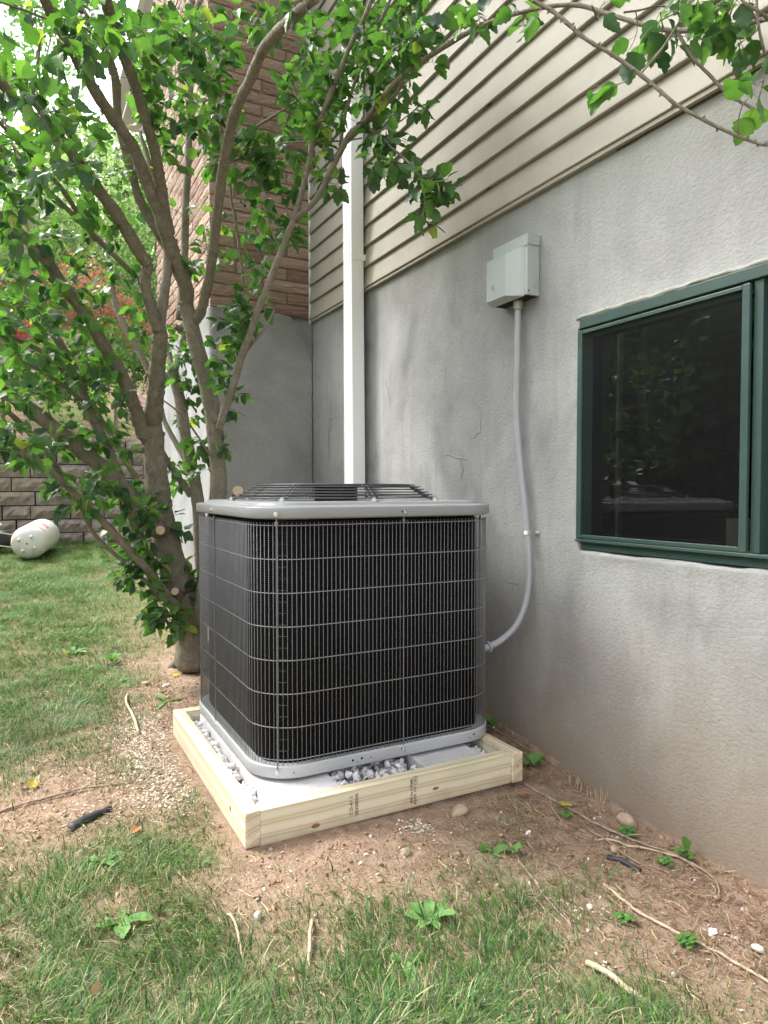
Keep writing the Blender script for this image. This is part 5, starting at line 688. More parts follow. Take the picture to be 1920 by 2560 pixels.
ROCKS=[rock_mesh(s) for s in range(16)]
def rot_rand(n):
    q=rng.normal(size=(n,4)); q/=np.linalg.norm(q,axis=1)[:,None]; a,b,c,d=q.T
    return np.stack([1-2*(c*c+d*d),2*(b*c-a*d),2*(b*d+a*c),2*(b*c+a*d),1-2*(b*b+d*d),2*(c*d-a*b),2*(b*d-a*c),2*(c*d+a*b),1-2*(b*b+c*c)],-1).reshape(n,3,3)
def scatter_rocks(name,P,S,mat,colf,parent=None,flat=1.0,base=ROCKS):
    Rm=rot_rand(len(P)); V=[];F=[];C=[];off=0
    for i,(p,s) in enumerate(zip(P,S)):
        v,f=base[rng.integers(len(base))]; w_=(v*s)@Rm[i].T; w_[:,2]*=flat; V.append(w_+p); F.append(f+off); off+=len(v); c=colf(i); C.append(np.tile([*c,1],(len(v),1)))
    return np_mesh(name,np.concatenate(V),np.concatenate(F),mat,parent=parent,colors=np.concatenate(C))
P=[];S=[]
def zone(x0,x1,y0,y1,z0,z1,n,s0=.013,s1=.023):
    for i in range(n): P.append((rng.uniform(x0,x1),rng.uniform(y0,y1),rng.uniform(z0,z1))); S.append(rng.uniform(s0,s1))
zone(-1.003,-.978,-2.09,-1.31,.03,.070,150,.012,.019)
zone(-.757,-.515,-2.09,-1.75,.03,.072,330,.011,.019)
zone(-.293,-.258,-2.085,-1.75,.02,.068,50,.012,.019)
zone(-.50,-.27,-2.0,-1.4,.01,.04,30); zone(-.98,-.3,-1.36,-1.315,.02,.06,50)
zone(-.757,-.515,-2.09,-1.70,.02,.060,500,.006,.012); zone(-1.005,-.975,-2.09,-1.31,.02,.06,260,.006,.010); zone(-.300,-.25,-2.09,-1.7,.02,.06,120,.006,.010)
zone(-.258,-.25,-2.09,-1.8,.03,.055,12,.010,.015)
gcol=lambda i:(lambda g:(g*1.0,g*.97,g*.975))(rng.uniform(.62,.88))
o=scatter_rocks('gravel',P,S,M['gravel'],gcol); tag(o,'pale grey crushed stone filling the timber frame','gravel',kind='stuff')

# ------------------------------------------------------------------ air conditioner
UX0,UX1,UY0,UY1,UR=-.966,-.178,-2.012,-1.222,.125; UZ0,UZ1=.0925,.795
ac=thing('air_conditioner','large grey and black outdoor air conditioner with wire grille on four sides','air conditioner',((UX0+UX1)/2,(UY0+UY1)/2,UZ0))
AL=-Vector(ac.location)
def rrect(off,n=10,straight=0):
    """rounded rectangle outline, inset by off; ccw"""
    x0,x1,y0,y1=UX0+off,UX1-off,UY0+off,UY1-off; r=max(UR-off,.01); P=[]
    for cx,cy,a in ((x1-r,y1-r,0),(x0+r,y1-r,90),(x0+r,y0+r,180),(x1-r,y0+r,270)):
        for i in range(n+1): t=R(a+90*i/n); P.append((cx+r*math.cos(t),cy+r*math.sin(t)))
    return P
def loft(prof,n=10,closed_top=False,closed_bot=False,loop=False):
    """prof: list of (inset,z)"""
    mb=MB(); v=[];f=[]; m=4*(n+1)
    for off,z in prof: v+=[(x,y,z) for x,y in rrect(off,n)]
    k=len(prof)
    for i in range(k-1 if not loop else k):
        j=(i+1)%k
        for q in range(m): f.append((i*m+q,i*m+(q+1)%m,j*m+(q+1)%m,j*m+q))
    if closed_top: f.append(tuple((k-1)*m+q for q in range(m)))
    if closed_bot: f.append(tuple(range(m-1,-1,-1)))
    return mb.add(v,f)
def auto(o,ang=35):
    me=o.data; me.polygons.foreach_set('use_smooth',[True]*len(me.polygons)); b=bmesh.new(); b.from_mesh(me)
    for e in b.edges:
        e.smooth = not (len(e.link_faces)==2 and e.calc_face_angle(0)>R(ang)) 
    b.to_mesh(me); b.free(); return o
# base band
o=loft([(-.002,UZ0),(-.004,UZ0+.003),(-.004,UZ0+.031),(-.001,UZ0+.034),(.010,UZ0+.034),(.03,UZ0+.030),(.03,UZ0+.004),(.004,UZ0)],loop=True).build('base_pan',M['bandgrey'],ac,loc=AL); auto(o)
o=loft([(.03,UZ0+.012),(.031,UZ0+.014)],closed_top=True,closed_bot=True).build('pan_floor',M['hole'],ac,loc=AL)
# cap
o=loft([(.012,UZ1-.004),(-.0075,UZ1),(-.009,UZ1+.0015),(-.009,UZ1+.0255),(-.008,UZ1+.0285),(-.0045,UZ1+.030),(.026,UZ1+.0325),(.029,UZ1+.034),(.031,UZ1+.0395),(.033,UZ1+.041),(.045,UZ1+.0415)],n=14).build('cap_rim',M['capgrey'],ac,loc=AL); auto(o,50)
# top deck with round orifice
CXc,CYc=(UX0+UX1)/2,(UY0+UY1)/2
n=14; outer=rrect(.045,n); m=len(outer); zt=UZ1+.0415; mb=MB()
def circ(r,z): 
    P=[]
    for x,y in outer:
        a=math.atan2(y-CYc,x-CXc); P.append((CXc+r*math.cos(a),CYc+r*math.sin(a),z))
    return P
rings=[[(x,y,zt) for x,y in outer],circ(.340,zt+.001),circ(.330,zt+.001),circ(.322,zt-.006),circ(.320,zt-.10)]
v=[p for r_ in rings for p in r_]; f=[(i*m+q,i*m+(q+1)%m,(i+1)*m+(q+1)%m,(i+1)*m+q) for i in range(4) for q in range(m)]
o=mb.add(v,f).build('top_deck',M['capgrey'],ac,loc=AL); auto(o,50)
# coil
cz0,cz1=UZ0+.034,UZ1-.002; prof=[]
pitch=.0058; k=int((cz1-cz0)/pitch)
for i in range(k):
    z=cz0+i*pitch; prof+=[(.030,z),(.030,z+pitch*.35),(.0345,z+pitch*.5),(.0345,z+pitch*.85)]
loft(prof,n=6).build('coil',M['coil'],ac,loc=AL)
mb=MB()
M['tubedark']=plain('dark_glossy_tube',(.10,.10,.105),.22,spec=.8)
# hairpin tube ends glinting in the front left corner of the coil
for i in range(21):
    z=cz0+.03+i*.0315; P_=[]
    for t in range(232,252,4):
        r_=UR-.0275; P_.append((UX0+UR+r_*math.cos(R(t)),UY0+UR+r_*math.sin(R(t)),z))
    mb.tube(P_,.0005,5)
mb.build('coil_tube',M['tubedark'],ac,loc=AL)
loft([(.10,cz0),(.10,cz1)],n=4).build('inner_shroud',M['hole'],ac,loc=AL)
# guard: horizontal wires (one part each), vertical wires (joined)
M['hoop']=plain('bright_hoop_wire',(.32,.32,.325),.35,spec=.5,var=.05)
wz=[UZ0+.045+(UZ1-.020-UZ0-.045)*i/7 for i in range(8)]; wz[0]=UZ0+.048
O_=rrect(.004,12)
for z in wz:
    mb=MB(); P_=[(x,y,z) for x,y in O_]; P_.append(P_[0]); mb.tube(P_,.0013,6,cap=False); mb.build('guard_hoop',M['hoop'],ac,smooth=True,loc=AL)
def along(poly,step,start=0):
    pts=poly+[poly[0]]; out=[]; acc=start
    for a,b in zip(pts,pts[1:]):
        L=math.dist(a,b); 
        while acc<L: t=acc/L; out.append((a[0]+(b[0]-a[0])*t,a[1]+(b[1]-a[1])*t)); acc+=step
        acc-=L
    return out
mb=MB()
vw=along(rrect(.0015,16),.0127)
for x,y in vw: mb.tube([(x,y,UZ0+.030),(x,y,UZ1-.012)],.00098,5)
o=mb.build('guard_wires',M['wire'],ac,smooth=True,loc=AL); o['kind']='stuff'; print('guard wires',len(vw))
# flat retaining straps with hooked ends and screws
def strap(x,y,nx_,ny_):
    tx,ty=-ny_,nx_; mb=MB(); wd=.0017
    def q(a,b,z): return (x+tx*a+nx_*b,y+ty*a+ny_*b,z)
    z0,z1=UZ0+.028,UZ1+.004
    mb.add([q(-wd,0,z0),q(wd,0,z0),q(wd,.0028,z0),q(-wd,.0028,z0),q(-wd,0,z1),q(wd,0,z1),q(wd,.0028,z1),q(-wd,.0028,z1)],[(0,3,2,1),(4,5,6,7),(0,1,5,4),(1,2,6,5),(2,3,7,6),(3,0,4,7)])
    mb.add([q(-.006,.001,z1-.014),q(.006,.001,z1-.014),q(.0025,.0035,z1-.026),q(-.0025,.0035,z1-.026),q(-.006,.003,z1-.014),q(.006,.003,z1-.014),q(.0025,.005,z1-.026),q(-.0025,.005,z1-.026)],[(0,3,2,1),(4,5,6,7),(0,1,5,4),(1,2,6,5),(2,3,7,6),(3,0,4,7)])
    s=mb.build('guard_strap',M['strapgrey'],ac,loc=AL,bevel=.0006,seg=1)
    for z,b0 in ((UZ1+.0105,.0115),(UZ0+.019,.004)):
        mb=MB(); mb.cyl(q(0,b0-.003,z),q(0,b0+.0012,z),.0062,14); mb.cyl(q(0,b0+.0012,z),q(0,b0+.0042,z),.0038,6); mb.build('screw',M['steel'],ac,loc=AL,bevel=.0004,seg=1)
for x,y,a,b in ((-.915,UY0+.014,-.45,-.893),(-.535,UY0,0,-1),(UX0,-1.549,-1,0),(UX1-.006,-1.90,.97,-.2)): 
    strap(x,y,a,b)
mb=MB()
for dx,z,r_ in ((-.70,.018,.0034),(-.672,.019,.0034),(-.686,.012,.0016),(-.643,.017,.0018),(-.541,.022,.0030),(-.30,.014,.0018),(-.285,.022,.0026),(-.875,.017,.0016)):
    mb.cyl((dx,UY0-.0046,UZ0+z),(dx,UY0-.002,UZ0+z),r_,10)
mb.cyl((-.543,UY0-.0119,UZ1+.013),(-.543,UY0-.010,UZ1+.013),.003,10)
mb.build('punched_hole',M['hole'],ac,loc=AL)
mb=MB().box(-.395,-.380,UY0+.006,UY0+.012,UZ1+.0315,UZ1+.0325); mb.build('yellow_sticker_scrap',plain('yellow_scrap',(.75,.55,.12),.6),ac,loc=AL)
# fan guard dome
gb=zt+.005; gt=zt+.048
def gpt(t,a):  # t 0 outer .. 1 inner
    P_=[(.352,0),(.340,.004),(.275,.043),(.262,.046),(.10,.047)]
    s=t*(len(P_)-1); i=min(int(s),len(P_)-2); u=s-i; r_=P_[i][0]+(P_[i+1][0]-P_[i][0])*u; h=P_[i][1]+(P_[i+1][1]-P_[i][1])*u
    return (CXc+r_*math.cos(a),CYc+r_*math.sin(a),gb+h)
def hz(r_): return float(np.interp(r_,[.10,.262,.275,.340,.352],[.047,.046,.043,.004,0]))
for r_ in [.338,.324,.310,.296,.282,.266,.248,.230,.212,.194,.176,.158,.139,.120,.102]:
    mb=MB(); P_=[(CXc+r_*math.cos(2*math.pi*i/56),CYc+r_*math.sin(2*math.pi*i/56),gb+hz(r_)) for i in range(57)]; mb.tube(P_,.0021,6,cap=False); mb.build('fan_guard_ring',M['darkwire'],ac,smooth=True,loc=AL)
for i in range(8):
    a=R(22.5+45*i-28); mb=MB()
    for da in (-.007,.007): mb.tube([tuple(Vector(gpt(t/12,a))+Vector((-math.sin(a)*da,math.cos(a)*da,-.003))) for t in range(13)],.0024,6)
    mb.build('fan_guard_arm',M['darkwire'],ac,smooth=True,loc=AL)
    mb=MB(); p_=Vector((CXc+.350*math.cos(a),CYc+.350*math.sin(a),zt)); mb.cyl(p_,p_+Vector((0,0,.006)),.012,6); mb.cyl(p_+Vector((0,0,.006)),p_+Vector((0,0,.011)),.006,6)
    mb.build('guard_clip',M['steel'],ac,loc=AL,bevel=.0006,seg=1)
mb=MB().cyl((CXc,CYc,gb+.040),(CXc,CYc,zt-.16),.073,36); mb.build('fan_motor',M['motor'],ac,loc=AL,bevel=.004)
mb=MB().cyl((CXc,CYc,gb+.045),(CXc,CYc,gb+.041),.10,24); mb.build('motor_mount',M['darkwire'],ac,loc=AL)
for i in range(4):
    mb=MB(); a=math.pi/2*i+.4; c_a,s_a=math.cos(a),math.sin(a)
    v=[]; 
    for t in range(5):
        r_=.06+.225*t/4
        for s_,h in ((-.07-.04*t/4,-.012),(.07+.04*t/4,.022)): v.append((CXc+r_*c_a-s_*s_a,CYc+r_*s_a+s_*c_a,zt-.13+h+.004*t))
    f=[(2*t,2*t+1,2*t+3,2*t+2) for t in range(4)]; o=mb.add(v,f).build('fan_blade',M['motor'],ac,smooth=True,loc=AL)
    md=o.modifiers.new('s','SOLIDIFY'); md.thickness=.002

# ------------------------------------------------------------------ disconnect box, conduit
bx=thing('disconnect_box','pale grey electrical disconnect box on the stucco wall above the conduit','electrical box',(-.04,-1.89,1.6))
BL_=-Vector(bx.location)
yb0,yb1=-1.975,-1.795
mb=MB().box(-.052,-.001,yb0,yb1,1.506,1.690); mb.build('box_body',M['boxgrey'],bx,bevel=.002,loc=BL_)
# raised cover: faceted
yc0,yc1=yb0+.004,yb1+.002
def facet():
    A=[(-.0525,1.512),(-.0525,1.668)]
    v=[]
    zt_,zb_=1.664,1.503
    ys_=[yc1,yc1-.006,yc1-.108,yc0+.018,yc0+.012]
    xo=[-.054,-.084,-.084,-.060,-.0525]
    for y,x in zip(ys_,xo):
        v+=[(-.0525,y,zb_),(x,y,zb_+(.012 if x<-.07 else .002)),(x,y,zt_-(.012 if x<-.07 else .003)),(-.0525,y,zt_)]
    n=len(ys_); f=[]
    for i in range(n-1):
        for k in range(3): f.append((i*4+k,i*4+k+1,(i+1)*4+k+1,(i+1)*4+k))
    f+=[(0,1,2,3),tuple((n-1)*4+k for k in (3,2,1,0))]
    return MB().add(v,f)
facet().build('cover',M['boxgrey'],bx,bevel=.004,seg=3,loc=BL_)
mb=MB().box(-.0545,-.0525,yb0-.001,yb1+.001,1.664,1.700).box(-.0545,0,yb0-.002,yb1+.002,1.700,1.7025)
mb.build('top_hood',M['boxgrey'],bx,bevel=.001,loc=BL_)
mb=MB().prism([(-.0555,1.7020),(-.0555,1.676),(-.050,1.667),(-.006,1.667),(-.004,1.672),(-.001,1.7020)][::-1],'y',yb0-.0035,yb0-.002); mb.build('hood_flap',M['boxgrey'],bx,loc=BL_)
mb=MB().box(-.0535,-.0515,yb0+.02,yb1-.014,1.6615,1.6635); mb.build('hood_gap',M['hole'],bx,loc=BL_)
mb=MB().cyl((-.016,yb0-.001,1.540),(-.016,yb0+.002,1.540),.0095,20); mb.build('knockout',M['boxgrey'],bx,loc=BL_,bevel=.0005)
mb=MB().tube([(-.016+.0125*math.cos(2*math.pi*i/24),yb0-.0002,1.540+.0125*math.sin(2*math.pi*i/24)) for i in range(25)],.0007,5,cap=False); mb.build('knockout',M['boxgrey'],bx,loc=BL_)
mb=MB().cyl((-.046,yb0-.0006,1.518),(-.046,yb0+.002,1.518),.0030,12); mb.build('pilot_hole',M['hole'],bx,loc=BL_)
mb=MB().box(-.050,-.004,yb0+.01,yb1-.004,1.5045,1.5058); mb.build('underside_gap',M['hole'],bx,loc=BL_)
cy_,cz_=-1.835,1.555
mb=MB().tube([(-.0846,cy_+.0105*math.cos(2*math.pi*i/28),cz_+.0115*math.sin(2*math.pi*i/28)) for i in range(29)],.0013,5,cap=False)
pl=[(-.006,.004),(-.003,.007),(.0005,.005),(-.002,.000),(-.005,-.003),(-.002,-.006),(.001,-.003),(.004,.003),(.006,.006),(.004,.0),(.003,-.005),(.006,-.006)]
mb.tube([(-.0846,cy_-a_,cz_+b__) for a_,b__ in pl],.0011,5)
mb.build('embossed_emblem',M['boxgrey'],bx,loc=BL_)
cn=thing('conduit','grey plastic conduit curving down the wall from the box to the air conditioner','conduit',(-.025,-1.9,1.1))
CL=-Vector(cn.location)
ctrl=[(-.027,-1.898,1.506),(-.026,-1.896,1.40),(-.024,-1.893,1.25),(-.022,-1.889,1.142),(-.022,-1.899,1.04),(-.022,-1.915,.93),(-.022,-1.934,.828),(-.022,-1.948,.73),(-.026,-1.962,.644),(-.036,-1.972,.56),(-.055,-1.974,.485),(-.085,-1.968,.425),(-.125,-1.955,.385),(-.165,-1.948,.365),(-.20,-1.946,.358)]
def smoothpts(ctrl,n=5):
    P_=[Vector(c) for c in ctrl]; out=[]
    for i in range(len(P_)-1):
        p0=P_[max(i-1,0)];p1=P_[i];p2=P_[i+1];p3=P_[min(i+2,len(P_)-1)]
        for k in range(n):
            t=k/n; out.append(.5*((2*p1)+(p2-p0)*t+(2*p0-5*p1+4*p2-p3)*t*t+(3*p1-p0-3*p2+p3)*t**3))
    out.append(P_[-1]); return out
mb=MB().tube(smoothpts(ctrl),.0107,16); mb.build('pipe',M['conduit'],cn,smooth=True,loc=CL)
mb=MB().tube([(-.027,-1.898,1.506),(-.027,-1.898,1.500),(-.0268,-1.8975,1.478),(-.0266,-1.897,1.476)],[.0165,.0165,.0150,.0125],18); mb.build('connector',plain('galvanised_fitting',(.30,.30,.27),.5,metal=.3),cn,loc=CL,bevel=.0008)
mb=MB().tube([(-.1755,-1.947,.361),(-.182,-1.9465,.360)],.018,16); mb.build('connector',M['conduit'],cn,loc=CL)
zc_=.728; yc_=-1.9482
mb=MB(); P_=[(-.022-.0125*math.sin(R(t)),yc_-.0125*math.cos(R(t)),zc_) for t in range(-10,191,20)]
for dz in (-.005,-.002,.001,.004): mb.tube([(x,y,z+dz) for x,y,z in P_],.0017,6)
mb.box(-.0055,-.0020,yc_-.036,yc_-.0125,zc_-.007,zc_+.006); mb.build('strap',M['steel'],cn,loc=CL)
mb=MB().cyl((-.005,yc_-.026,zc_),(-.010,yc_-.026,zc_),.0055,6); mb.build('screw',M['steel'],cn,loc=CL,bevel=.0004,seg=1)

# ------------------------------------------------------------------ leaves
def leaf_template():
    st=[0,.07,.16,.27,.37,.45,.56,.66,.78,.88,1]; wd=[.012,.20,.345,.40,.335,.365,.27,.275,.165,.13,0]; sw=[0,0,.01,.03,-.015,.03,-.01,.03,-.005,.02,0]
    V=[];F=[]
    for x,w_,s_ in zip(st,wd,sw): V+=[(x+s_,-w_),(x+s_*.3,-w_*.52),(x,0),(x+s_*.3,w_*.52),(x+s_,w_)]
    for i in range(len(st)-1):
        for k in range(4):
            a_=i*5+k
            if i==len(st)-2: F.append((a_,a_+5,a_+1)) 
            else: F+=[(a_,a_+5,a_+6),(a_,a_+6,a_+1)]
    return np.array(V,float),np.array(F)
LT,LF=leaf_template()
def leaf_shape(v):
    r=np.random.default_rng(v+50); x,y=LT[:,0].copy(),LT[:,1].copy()
    fold=r.uniform(.15,.6); curl=r.uniform(-.1,.6); tw=r.uniform(-.5,.5); wid=r.uniform(.78,1.1)
    y=y*wid*(1+.05*r.normal(size=len(y)))
    z=fold*np.abs(y)-r.uniform(.2,.9)*y*y-curl*x*x*.5+tw*y*x+.022*np.sin(x*15+r.uniform(0,6))*np.sign(np.abs(y))*np.minimum(1,np.abs(y)*5)
    return np.stack([x,y,z],-1)
LSH=[leaf_shape(v) for v in range(8)]
LME={}
def leaf_me(v,k,mats,nm='leaf'):
    key=(v,k,mats[k].name)
    if key not in LME: LME[key]=np_mesh(nm,LSH[v],LF,mats[k],link_it=False,smooth=True)
    return LME[key]
def frames(D_,Nn):
    D_=D_/np.linalg.norm(D_,axis=1)[:,None]; Y=np.cross(Nn,D_); Y/=np.linalg.norm(Y,axis=1)[:,None]; Z=np.cross(D_,Y); return np.stack([D_,Y,Z],-1)
CAMP=np.array([-1.514,-3.726,.87]); FWD=np.array([math.sin(YAW),math.cos(YAW),0]); RGT=np.array([math.cos(YAW),-math.sin(YAW),0])
def inview(P,mx=.60,my=.80):
    d=P-CAMP; z=d@FWD; return (z>.3)&(np.abs(d@RGT)/np.maximum(z,.1)<mx)&(np.abs(d[...,2])/np.maximum(z,.1)<my)
def make_leaves(P,Dr,Nr,S,mk,root,nparts,mats,stuff='foliage'):
    Fm=frames(Dr,Nr); sh=rng.integers(0,8,len(P))
    dist=np.linalg.norm(P-CAMP,axis=1)/S+np.where(inview(P),0,1e6); order=np.argsort(dist)
    part=order[:nparts]; rest=order[nparts:]
    for i in part:
        o=bpy.data.objects.new('leaf',leaf_me(int(sh[i]),int(mk[i]),mats)); link(o,root)
        m=Matrix([[*(Fm[i][0]*S[i]),P[i][0]],[*(Fm[i][1]*S[i]),P[i][1]],[*(Fm[i][2]*S[i]),P[i][2]],[0,0,0,1]])
        o.matrix_basis=Matrix.Translation(-root.location)@m
    if len(rest):
        nv=len(LT); T=np.array(LSH)[sh[rest]]*S[rest][:,None,None]
        V=np.einsum('nij,nkj->nki',Fm[rest],T)+P[rest][:,None,:]
        F=(LF[None]+np.arange(len(rest))[:,None,None]*nv).reshape(-1,3)
        o=np_mesh(stuff,V.reshape(-1,3),F,mats,mi=np.repeat(mk[rest],len(LF)),parent=root,smooth=True); o['kind']='stuff'; o.location=-root.location
def grow(root,limbs,tips,per,sz,nparts,pal,mats,tw=.0016,names=('limb','twig'),leafbox=None):
    nodes=[]; 
    for nm,pts in limbs:
        P_=smoothpts([p[:3] for p in pts],4); rr=np.interp(np.linspace(0,len(pts)-1,len(P_)),range(len(pts)),[p[3] for p in pts])
        rr=rr*.9*(1+.06*np.sin(np.arange(len(rr))*1.7+rng.uniform(0,6)))*rng.uniform(.96,1.05,len(rr))
        mb=MB(); mb.tube(P_,list(rr),12 if rr[0]>.012 else 7,jit=.10)
        for _ in range(int(len(P_)*.8)):
            q_=random.randrange(1,len(P_)-1); d_=Vector((random.gauss(0,1),random.gauss(0,1),random.gauss(0,1))).normalized(); ta=(P_[q_+1]-P_[q_-1]).normalized(); d_=(d_-ta*d_.dot(ta)).normalized(); c_0=P_[q_].lerp(P_[q_+1],random.random())
            mb.tube([c_0+d_*rr[q_]*.6-ta*rr[q_]*.2,c_0+d_*rr[q_]*.98,c_0+d_*rr[q_]*1.13+ta*rr[q_]*.15],[rr[q_]*.38,rr[q_]*.24,rr[q_]*.10],6,jit=.3)
        o=mb.build(nm,M['bark'],root,smooth=True,loc=-root.location)
        nodes+= [tuple(p) for p in P_]
    nodes=np.array(nodes); T=np.array(tips); d=np.array([np.min(np.linalg.norm(nodes-t,axis=1)) for t in T]); o_=np.argsort(d)
    mb=MB(); LP=[];LD=[]
    for i in o_:
        t=T[i]; dd=np.linalg.norm(nodes-t,axis=1); j=int(np.argmin(dd)); a=nodes[j]; L=dd[j]
        if L<.03: t=t+rng.normal(size=3)*.05; L=np.linalg.norm(t-a)
        if L>.55: a=t+(a-t)*.55/L; L=.55
        dirn=(t-a)/L; side=rng.normal(size=3); side-=side@dirn*dirn; side/=np.linalg.norm(side); k=5
        pts=[a+(t-a)*s+side*L*.16*math.sin(math.pi*s)+np.array([0,0,-.05*L*s*(1-s)]) for s in np.linspace(0,1,k)]
        r0=tw*(.8+1.6*L); mb.tube(pts,[r0*(1-.65*s) for s in np.linspace(0,1,k)],5,cap=False)
        nodes=np.concatenate([nodes,np.array(pts[1:])])
        n=per+rng.integers(-1,2)
        for q in range(n):
            s=1-.75*(q/n)*rng.uniform(.7,1.2); s=min(max(s,.1),1); f=s*(k-1); ii=min(int(f),k-2); p=pts[ii]+(pts[ii+1]-pts[ii])*(f-ii)
            out=rng.normal(size=3)*.75+dirn*.7; out[2]-=.25; out/=np.linalg.norm(out); pet=rng.uniform(.008,.022); b=p+out*pet
            mb.tube([p,b],[.0007,.0006],4,cap=False); LP.append(b); LD.append(out+rng.normal(size=3)*.15-np.array([0,0,.15]))
    o=mb.build('twigs',M['bark'],root,smooth=True,loc=-root.location); o['kind']='stuff'
    LP=np.array(LP); LD=np.array(LD); NN=rng.normal(size=LP.shape)*.55+np.array([0,0,.9]); ok=(LP[:,0]<-.03)&((LP[:,1]<-.06)|(LP[:,0]<-.64))
    LP,LD,NN=LP[ok],LD[ok],NN[ok]; S=rng.uniform(*sz,len(LP)); mk=rng.choice(len(pal),len(LP),p=pal)
    print(root.name,'leaves',len(LP)); make_leaves(LP,LD,NN,S,mk,root,nparts,mats)
# unseen upper crown added above the view, placed to shade the siding
tr_=np.random.default_rng(77)
for a_ in [(-1.35,-1.75,2.55,-1.3,-1.2,3.9),(-1.05,-1.35,2.7,-.7,-1.0,4.1),(-.95,-.9,2.9,-1.0,-.6,4.3),(-.75,-1.2,2.8,-.35,-1.5,3.7),(-.8,-.5,3.0,-.5,-.4,4.2)]:
    p0,p1=np.array(a_[:3]),np.array(a_[3:]); LIMBS.append(('limb',[tuple(p0+(p1-p0)*s+np.array([.05*math.sin(4*s),.04*math.cos(3*s),0]))+(.014*(1-.7*s),) for s in (0,.25,.5,.75,1)]))
TOP=[]
while len(TOP)<260:
    p=np.array([-.95,-1.15,3.75])+np.array([.95,1.25,.75])*tr_.uniform(-1,1,3)
    z_=(p-CAMP)@FWD
    if np.sum(((p-np.array([-.95,-1.15,3.75]))/np.array([.95,1.25,.75]))**2)<1 and p[0]<-.1 and (z_<.2 or (p[2]-.87)/z_>.80): TOP.append(tuple(p))
TIPS=TIPS+TOP
sh=thing('shrub_tree','multi-stemmed leafy shrub tree with grey branches, left of the air conditioner','tree',(-.80,-.33,0))
grow(sh,LIMBS,TIPS,5,(.035,.066),290,[.38,.34,.10,.16,.02],M['leaf'])
# root flare / old stump at the base
mb=MB(); 
for k_ in range(7):
    a=2*math.pi*k_/7+.3; r_=.055+.02*random.random(); x,y=-.775,-.33
    mb.tube([(x+.02*math.cos(a),y+.02*math.sin(a),.22),(x+.04*math.cos(a),y+.04*math.sin(a),.11),(x+r_*math.cos(a),y+r_*math.sin(a),.03),(x+1.9*r_*math.cos(a),y+1.9*r_*math.sin(a),-.02)],[.022,.034,.033,.014],9,jit=.4)
mb.build('root_flare',M['bark'],sh,smooth=True,loc=-sh.location)
def stub(p0,p1,r,rb):
    mb=MB().tube([p1,p0],[rb,r],12,jit=.1); mb.build('cut_stub',M['bark'],sh,smooth=False,loc=-sh.location)
    d=(Vector(p0)-Vector(p1)).normalized(); mb=MB().tube([Vector(p0)-d*.001,Vector(p0)+d*.001],[r*.98,r*.95],14); mb.build('cut_face',M['cutwood'],sh,loc=-sh.location)
for a_ in STUBS: stub(*a_)
ov=thing('overhanging_branch','thin bare-ended branches with a few leaves reaching in front of the siding, top right','branch',(-.3,-2.6,1.9))
grow(ov,OVER,TIPS_OVER,3,(.040,.062),120,[.42,.33,.10,.15,0],M['leaf'])
# short spurs on the bare twig
mb=MB(); pts=[Vector(p[:3]) for p in OVER[0][1]]
for i in range(26):
    k_=random.randrange(len(pts)-1); p=pts[k_].lerp(pts[k_+1],random.random()); d=Vector((random.gauss(0,1),random.gauss(0,1),random.gauss(0,1))).normalized()
    mb.tube([p,p+d*.009],[.0032,.0018],6)
mb.build('twig_spur',M['bark'],ov,smooth=True,loc=-ov.location)['kind']='stuff'

# ------------------------------------------------------------------ retaining wall
rw=thing('retaining_wall','rough split-face concrete block retaining wall across the back of the lawn','wall',(-2.5,4.65,.28))
BW,BH=.435,.153; bms=[]
for s in range(6):
    r=random.Random(s+90); nx_,nz_=7,3; V=[];F=[]; W_,H_=BW-.014,BH-.008
    for j in range(nz_+1):
        for i in range(nx_+1):
            ed=(i in(0,nx_)) or (j in(0,nz_)); V.append((W_*i/nx_+(r.uniform(-.012,.012) if not ed else 0),(.032 if ed else 0)+r.uniform(-.022,.018)*(1 if not ed else .3),H_*j/nz_))
    for j in range(nz_):
        for i in range(nx_): a=j*(nx_+1)+i; F.append((a,a+1,a+nx_+2,a+nx_+1))
    b=len(V); V+=[(0,.25,0),(W_,.25,0),(W_,.25,H_),(0,.25,H_)]
    F+=[tuple([b,b+1]+[i for i in range(nx_,-1,-1)]),tuple([nz_*(nx_+1)+i for i in range(nx_+1)]+[b+2,b+3]),tuple([j*(nx_+1) for j in range(nz_+1)]+[b+3,b]),tuple([b+1,b+2]+[j*(nx_+1)+nx_ for j in range(nz_,-1,-1)])]
    me=bpy.data.meshes.new('block'); me.from_pydata(V,[],F); me.update(); me.materials.append(M['block']); bms.append(me)
for c in range(8):
    x=-7.0-random.uniform(0,.3)
    while x<.9:
        sx=random.choice((.62,.8,.92,1.0,1.0,1.12)); x0_=x; x+=BW*sx
        o=bpy.data.objects.new('block',random.choice(bms)); link(o,rw); o.location=Vector((x0_,4.60+c*.012+random.uniform(-.015,.015),.245+c*BH))-rw.location; o.rotation_euler=(0,random.uniform(-.006,.006),random.uniform(-.02,.02)); o.scale=(sx,1,random.uniform(.97,1.0))
MB().box(-7.2,1.2,4.74,4.98,.2,1.42).build('backfill',M['hole'],rw,loc=-rw.location)

